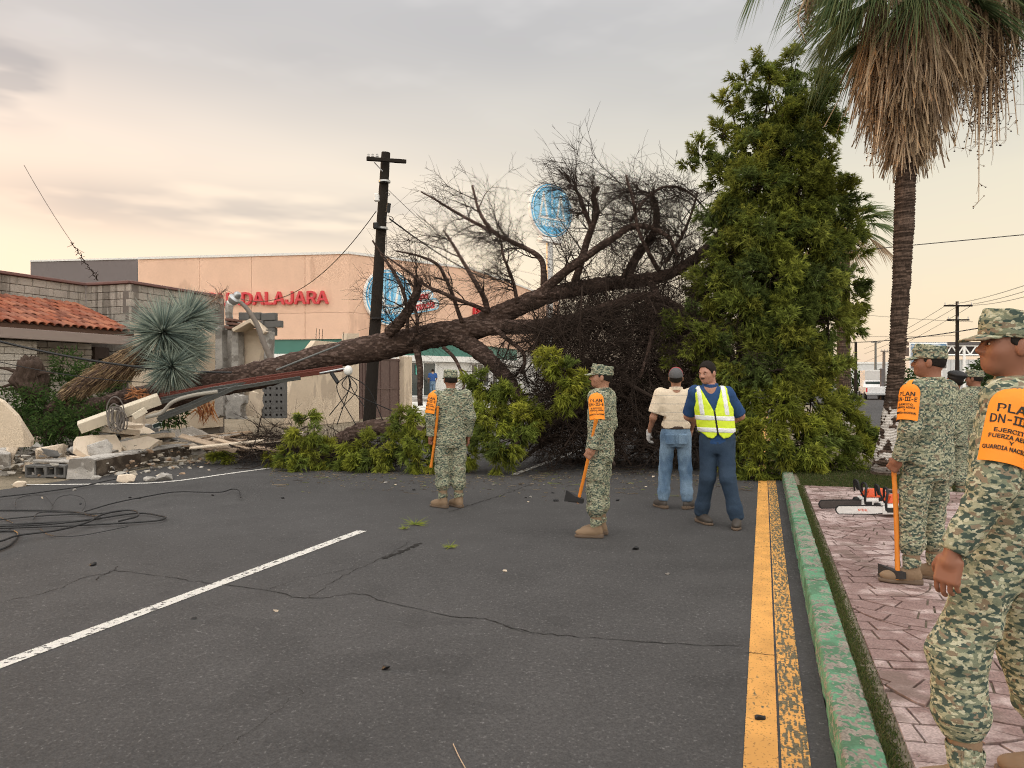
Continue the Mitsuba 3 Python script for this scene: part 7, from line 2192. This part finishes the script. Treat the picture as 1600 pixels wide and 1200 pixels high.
def chainsaw(pos, yaw_, label, barm, L=.46):
    key = uniq('chainsaw'); o = np.array(pos); Rm = rz(yaw_)
    tw_ = lambda v: np.asarray(v) @ Rm.T + o

    def hull(pts):
        m = trimesh.convex.convex_hull(np.array(pts)); return tw_(m.vertices), m.faces

    def bx_(c, s, b=.01):
        v, f = boxvf(s, b); return tw_(v + np.asarray(c)), f
    part(key, 'body', bx_((.16, 0, .085), (.30, .15, .12), .02), mwh)
    part(key, 'top_cover', hull([(.06, -.07, .145), (.06, .07, .145), (.30, -.075, .145), (.30, .075, .145), (.10, -.055, .215), (.10, .055, .215), (.27, -.06, .235), (.27, .06, .235), (.32, 0, .18)]), mor)
    part(key, 'side_cover', bx_((.09, -.082, .075), (.20, .03, .095), .01), mwh); part(key, 'sprocket_cover', bx_((.07, -.10, .075), (.07, .012, .05), .006), 'm_black')
    part(key, 'muffler', bx_((.0, .03, .09), (.06, .09, .08), .012), 'm_black'); part(key, 'air_filter', bx_((.24, -.083, .12), (.09, .02, .05), .006), 'm_black')
    pol = Polygon([(-L, -.012), (-L - .022, .012), (-L - .03, .035), (-L - .022, .058), (-L, .078), (-.10, .082), (.05, .075), (.05, .005), (-.1, -.012)])
    for nm, g, th, m in (('bar', pol.buffer(-.006), .008, barm), ('chain', pol.buffer(.004).difference(pol.buffer(-.006)), .013, 'm_black')):
        e = trimesh.creation.extrude_polygon(g, th, engine='earcut'); v = np.array(e.vertices); part(key, nm, (tw_(np.stack([v[:, 0], v[:, 2] - .085 - th / 2, v[:, 1] + .04], 1)), np.array(e.faces)[:, ::-1]), m)
    P = smoothpath(np.array([(.03, -.09, .07), (.03, -.10, .17), (.05, -.085, .27), (.07, 0, .295), (.08, .07, .27), (.09, .09, .16), (.09, .09, .06)]), 30); mb = MB(); mb.tube(tw_(P), .013, 8); part(key, 'front_handle', mb.get(), 'm_black', smooth=40)
    P = smoothpath(np.array([(.29, 0, .17), (.36, 0, .20), (.44, 0, .17), (.47, 0, .08), (.40, 0, .035), (.30, 0, .04)]), 30); mb = MB(); mb.tube(tw_(P), .017, 8); part(key, 'rear_handle', mb.get(), 'm_black', smooth=40)
    P = smoothpath(np.array([(.02, -.085, .15), (-.025, -.085, .24), (-.035, -.06, .32), (-.03, .03, .32), (-.01, .06, .20)]), 24); mb = MB(); mb.tube(tw_(P), .010, 6)
    for t_ in (.2, .5, .8):
        q = np.array([-.035, -.06 + .09 * t_, .32]); mb.put(*tubevf(tw_([q, q + (.03, 0, -.10)]), .008, 5))
    part(key, 'hand_guard', mb.get(), 'm_black', smooth=40)
    t_ = meshkit.text_mesh('STIHL', .024, .001, True); v = np.array(t_.vertices); v = np.stack([v[:, 0] - .26, -.0905 - v[:, 2], v[:, 1] + .062], 1)
    if barm != mbar2:
        part(key, 'lettering', (tw_(v), t_.faces), mor)
    return tag(key, label, 'chainsaw')


c = gr(1352, 803, .15); c[2] = .152
c = gr(1374, 806, .15)
chainsaw((c[0], c[1], .152), -.05, 'orange and white chainsaw with a bright silver bar, the nearer of the pair', mbar)
c = gr(1341, 796, .15)
chainsaw((c[0], c[1], .152), .04, 'orange chainsaw with a dark bar lying behind the silver-barred one', mbar2)

# ================================================================== FAR SIDE, RIGHT


def upole(px, ytop, D, arms, label, w0=.17, m='m_darkwood', lean=0):
    key = uniq('utility_pole'); b = at(px, 600, D); b[2] = 0; t = at(px + lean, ytop, D)
    mb = MB(); mb.tube([b, t], [w0, w0 * .7], 10); part(key, 'pole', mb.get(), m, smooth=40)
    for (x0, x1, y) in arms:
        mb = MB(); a, q = at(x0, y, D - .2), at(x1, y - .3, D - .2); mb.box((a + q) / 2, (np.linalg.norm(q - a), .12, .12)); part(key, 'crossarm', mb.get(), m)
        for x in np.linspace(x0 + 1.5, x1 - 1.5, 3):
            mb = MB(); p = at(x, y, D - .2); mb.tube([p, p + (0, 0, .28)], [.05, .035], 6); part(key, 'insulator', mb.get(), 'm_insul')
    return tag(key, label, 'utility pole')


upole(1495.5, 471, 60, [(1475, 1519, 478), (1480, 1514, 500)], 'dark utility pole with two crossarms rising over the far white building')
upole(1368, 533, 105, [(1361, 1376, 535)], 'distant pale utility pole with one crossarm left of the palm trunk', .2, mgalv)
upole(1381, 548, 85, [(1376, 1388, 549)], 'distant utility pole just left of the palm trunk', .2, mat('m_polegrey', (0.15, 0.13, 0.115), .9))
upole(1337, 534, 70, [], 'dark pole end showing at the right edge of the pine crown', .16)
for a, b, D1, D2, sg, r_, lb in (((1322, 393), (1640, 363), 24, 20, .0, .014, 'dark wire crossing behind the tall palm trunk at mid height'), ((1330, 535), (1640, 492), 60, 30, .25, .03, 'heavy wire running right over the soldiers'),
                                 ((1478, 477), (1350, 545), 60, 100, .3, .018, 'upper of three thin wires leading left from the far pole'), ((1497, 478), (1350, 553), 60, 100, .3, .018, 'middle of three thin wires leading left from the far pole'), ((1517, 478), (1350, 566), 60, 100, .3, .018, 'lower of three thin wires leading left from the far pole'),
                                 ((1478, 477), (1640, 432), 60, 40, .2, .018, 'upper wire leading right from the far pole'), ((1497, 478), (1640, 442), 60, 40, .2, .018, 'middle wire leading right from the far pole'), ((1517, 477), (1640, 452), 60, 40, .2, .018, 'lower wire leading right from the far pole'),
                                 ((1330, 490), (1520, 503), 90, 70, .1, .02, 'faint level wire left of the far pole'), ((1330, 525), (1500, 524), 90, 70, .1, .02, 'faint wire just above the far roof')):
    wire(at(*a, D1), at(*b, D2), sg, r_, lb)
WB = uniq('white_building'); D_ = 72.0
mwb = mat('m_whitewall', (0.52, 0.53, 0.53), .7); mrf = mat('m_darkroof', (0.10, 0.09, 0.09), .8)
x0, x1 = at(1420, 600, D_)[0], at(1640, 600, D_)[0]
for k in range(12):
    a = x0 + 3.4 + (x1 - x0 - 3.4) * k / 12; b = x0 + 3.4 + (x1 - x0 - 3.4) * (k + 1) / 12; mb = MB(); mb.box(((a + b) / 2, D_ + 3, 1.9), (b - a - .05, 5.5, 3.8)); part(WB, 'wall_panel', mb.get(), mwb)
mb = MB(); mb.box(((x0 + x1) / 2, D_ + .5, 5.35), (x1 - x0, 1.4, .28)); mb.box(((x0 + x1) / 2 + 1.2, D_ + 3, 4.75), (x1 - x0 - 2.4, 4.5, .9)); part(WB, 'roof', mb.get(), mrf)
mb = MB(); n_ = 9; xs = np.linspace(x0 + 3, x1, n_ * 2 + 1)
for z in (4.25, 5.15):
    mb.tube([(x0 + 2.8, D_, z), (x1, D_, z)], .09, 6)
for k in range(n_ * 2):
    z0, z1 = (4.25, 5.15) if k % 2 else (5.15, 4.25); mb.tube([(xs[k], D_, z0), (xs[k + 1], D_, z1)], .07, 5)
for k in range(0, n_ * 2 + 1, 4):
    mb.tube([(xs[k], D_, 0), (xs[k], D_, 5.2)], .13, 6)
part(WB, 'truss', mb.get(), mwhite)
tag(WB, 'long white roofed building with a white steel truss beyond the far road', 'building')
BB = uniq('billboard'); a, b = at(1424, 600, 70)[0], at(1478, 600, 70)[0]
mb = MB(); mb.box(((a + b) / 2, 70, 4.05), (b - a, .2, 2.3)); part(BB, 'panel', mb.get(), mat('m_bill', proc(lambda p, n, uv: mix(mix(mi.Color3f(.10, .20, .32), mi.Color3f(.45, .5, .55), smoothstep(.5, .65, fbm(p.x * .9, p.z * 1.8, 2.0, 3))), mi.Color3f(.10, .09, .085), smoothstep(3.6, 3.4, p.z + .5 * noise(p.x * 1.2, 3.0)))), .5))
mb = MB(); mb.box(((a + b) / 2, 70.1, 4.05), (b - a + .3, .1, 2.6)); part(BB, 'frame', mb.get(), mwhite)
for x in (a + .1, b - .4):
    mb = MB(); mb.box((x, 70.3, 2.0), (.3, .3, 4.0)); part(BB, 'leg', mb.get(), mwhite)
tag(BB, 'white framed billboard with a blue cloudy picture behind the broad soldier', 'billboard')
mb = MB(); mb.put(*sheet(14.2, 90, -10, 400, .02)); add('far_pavement', mb.get(), 'm_concrete'); tag('far_pavement', kind='structure')
PALD = np.array([(0.045, 0.075, 0.025), (0.035, 0.06, 0.02), (0.06, 0.085, 0.03)])
shrub('bush', [(1412, 592, 17, 42), (1425, 598, 14, 42), (1400, 600, 12, 42)], 'clipped green bush right of the tall palm trunk', 61, PALD, .28, .10, 600, 'bush')
shrub('bush', [(1545, 580, 24, 46), (1530, 592, 20, 46), (1565, 595, 22, 46), (1548, 565, 14, 46), (1585, 600, 20, 46)], 'loose green tree-like bush before the white building', 62, PALD, .3, .12, 500, 'bush')
shrub('far_tree', [(1334, 590, 12, 110), (1342, 598, 10, 110), (1330, 600, 12, 110)], 'small dark far tree at the right edge of the pine', 63, PALD, .6, .3, 90, 'tree')
shrub('far_tree', [(1374, 590, 11, 150), (1362, 595, 9, 150), (1384, 594, 10, 150)], 'far tree behind the distant poles', 64, PALD, .8, .4, 60, 'tree')
for k in range(14):
    x = 1000 + k * 26; shrub('far_tree', [(x, 592, 10 + 5 * R.random(), 190), (x + 12, 594, 9, 195)], 'far tree along the end of the road', 70 + k, PALD, 1.0, .5, 34, 'tree', 'far trees at the end of the road')
FB = uniq('grey_warehouse'); mb = MB(); mb.box(at(1362, 585, 160) + (0, 4, 0), (9, 8, 4.6)); part(FB, 'wall', mb.get(), mwb); mb = MB(); mb.box(at(1362, 585, 160) + (0, 4, 2.5), (9.4, 8.4, .4)); part(FB, 'roof', mb.get(), mcap); tag(FB, 'pale far building at the end of the second road', 'building')
FN = uniq('dark_gate_post'); mb = MB(); mb.box((at(1378.5, 600, 66)[0], 66, 1.4), (.3, .3, 2.8), bev=.03); part(FN, 'post', mb.get(), mrf); tag(FN, 'dark post standing beside the far road left of the palm', 'post')
# pickup and box van
PK = uniq('pickup_truck'); c = gr(1367, 624.5); Rv = rz(YAW); mpw = mat('m_carwhite', (0.62, 0.62, 0.62), .3, clear=.6)


def vb(key, nm, c0, s, m, b=.05, parent=None):
    v, f = boxvf(s, b); return part(parent or key, nm, (v @ Rv.T + c + Rv @ np.array(c0), f), m)


vb(PK, 'bed', (0, 0, .85), (1.75, 2.2, .65), mpw); vb(PK, 'tailgate', (0, -1.12, .88), (1.6, .06, .55), mpw, .02); vb(PK, 'bumper', (0, -1.2, .5), (1.7, .14, .18), 'm_steel', .03)
v = [(x * w_, y, z) for z, w_, ys in ((1.15, .85, (1.1, 2.9)), (1.75, .68, (1.35, 2.5))) for x in (-1, 1) for y in ys]; m = trimesh.convex.convex_hull(np.array(v)); part(PK, 'cab', (np.asarray(m.vertices) @ Rv.T + c, m.faces), mpw)
vb(PK, 'rear_window', (0, 1.22, 1.46), (1.25, .04, .34), 'm_glass', .01); vb(PK, 'hood', (0, 3.6, .9), (1.7, 1.6, .6), mpw, .1); vb(PK, 'body', (0, 1.9, .8), (1.75, 1.7, .6), mpw)
for x in (-.8, .8):
    vb(PK, 'tail_light', (x, -1.13, .88), (.12, .05, .35), mred, .01)
    for y in (-.2, 3.3):
        t = trimesh.creation.cylinder(.36, .22, sections=20); w_ = np.asarray(t.vertices) @ ry(math.pi / 2).T + (x, y, .36); part(PK, 'wheel', (w_ @ Rv.T + c, t.faces), 'm_black')
tag(PK, 'white pickup truck seen from behind on the far road', 'pickup truck')
VN = uniq('box_trailer'); c = gr(1364, 617); vb(VN, 'box', (0, 0, 1.9), (2.4, 4.5, 2.3), mwh); vb(VN, 'chassis', (0, 0, .6), (2.0, 4.6, .25), 'm_black')
for x in (-1, 1):
    t = trimesh.creation.cylinder(.42, .25, sections=16); w_ = np.asarray(t.vertices) @ ry(math.pi / 2).T + (x, -1.2, .42); part(VN, 'wheel', (w_ @ Rv.T + c, t.faces), 'm_black')
tag(VN, 'white box trailer parked ahead of the pickup truck', 'trailer')

# needles, bark crumbs and snapped twigs shed over the road round the boughs
mb = MB(); LC = np.array([(.10, .075, .05), (.16, .12, .07), (.06, .045, .035), (.12, .14, .04), (.22, .17, .11)])
for k in range(1300):
    px = R.uniform(420, 1190); py = 734 + abs(R.normal()) * 17
    if px < 560:
        py -= 8
    g = gr(px, py); a = R.random() * 6.28; L = R.uniform(.015, .07) if k % 9 else R.uniform(.08, .22); q = np.array([math.cos(a), math.sin(a), 0]) * L
    mb.put(*tubevf([g + (0, 0, .006), g + q * .5 + (0, 0, .008 + R.random() * .008), g + q + (0, 0, .006)], R.uniform(.002, .0045), 4), LC[R.integers(0, 5)] * R.uniform(.7, 1.3))
add('pine_litter', mb.get(), 'm_vc', color=mb.col()); tag('pine_litter', 'shed needles, bark crumbs and snapped twigs on the asphalt along the fallen boughs', 'litter', kind='stuff')
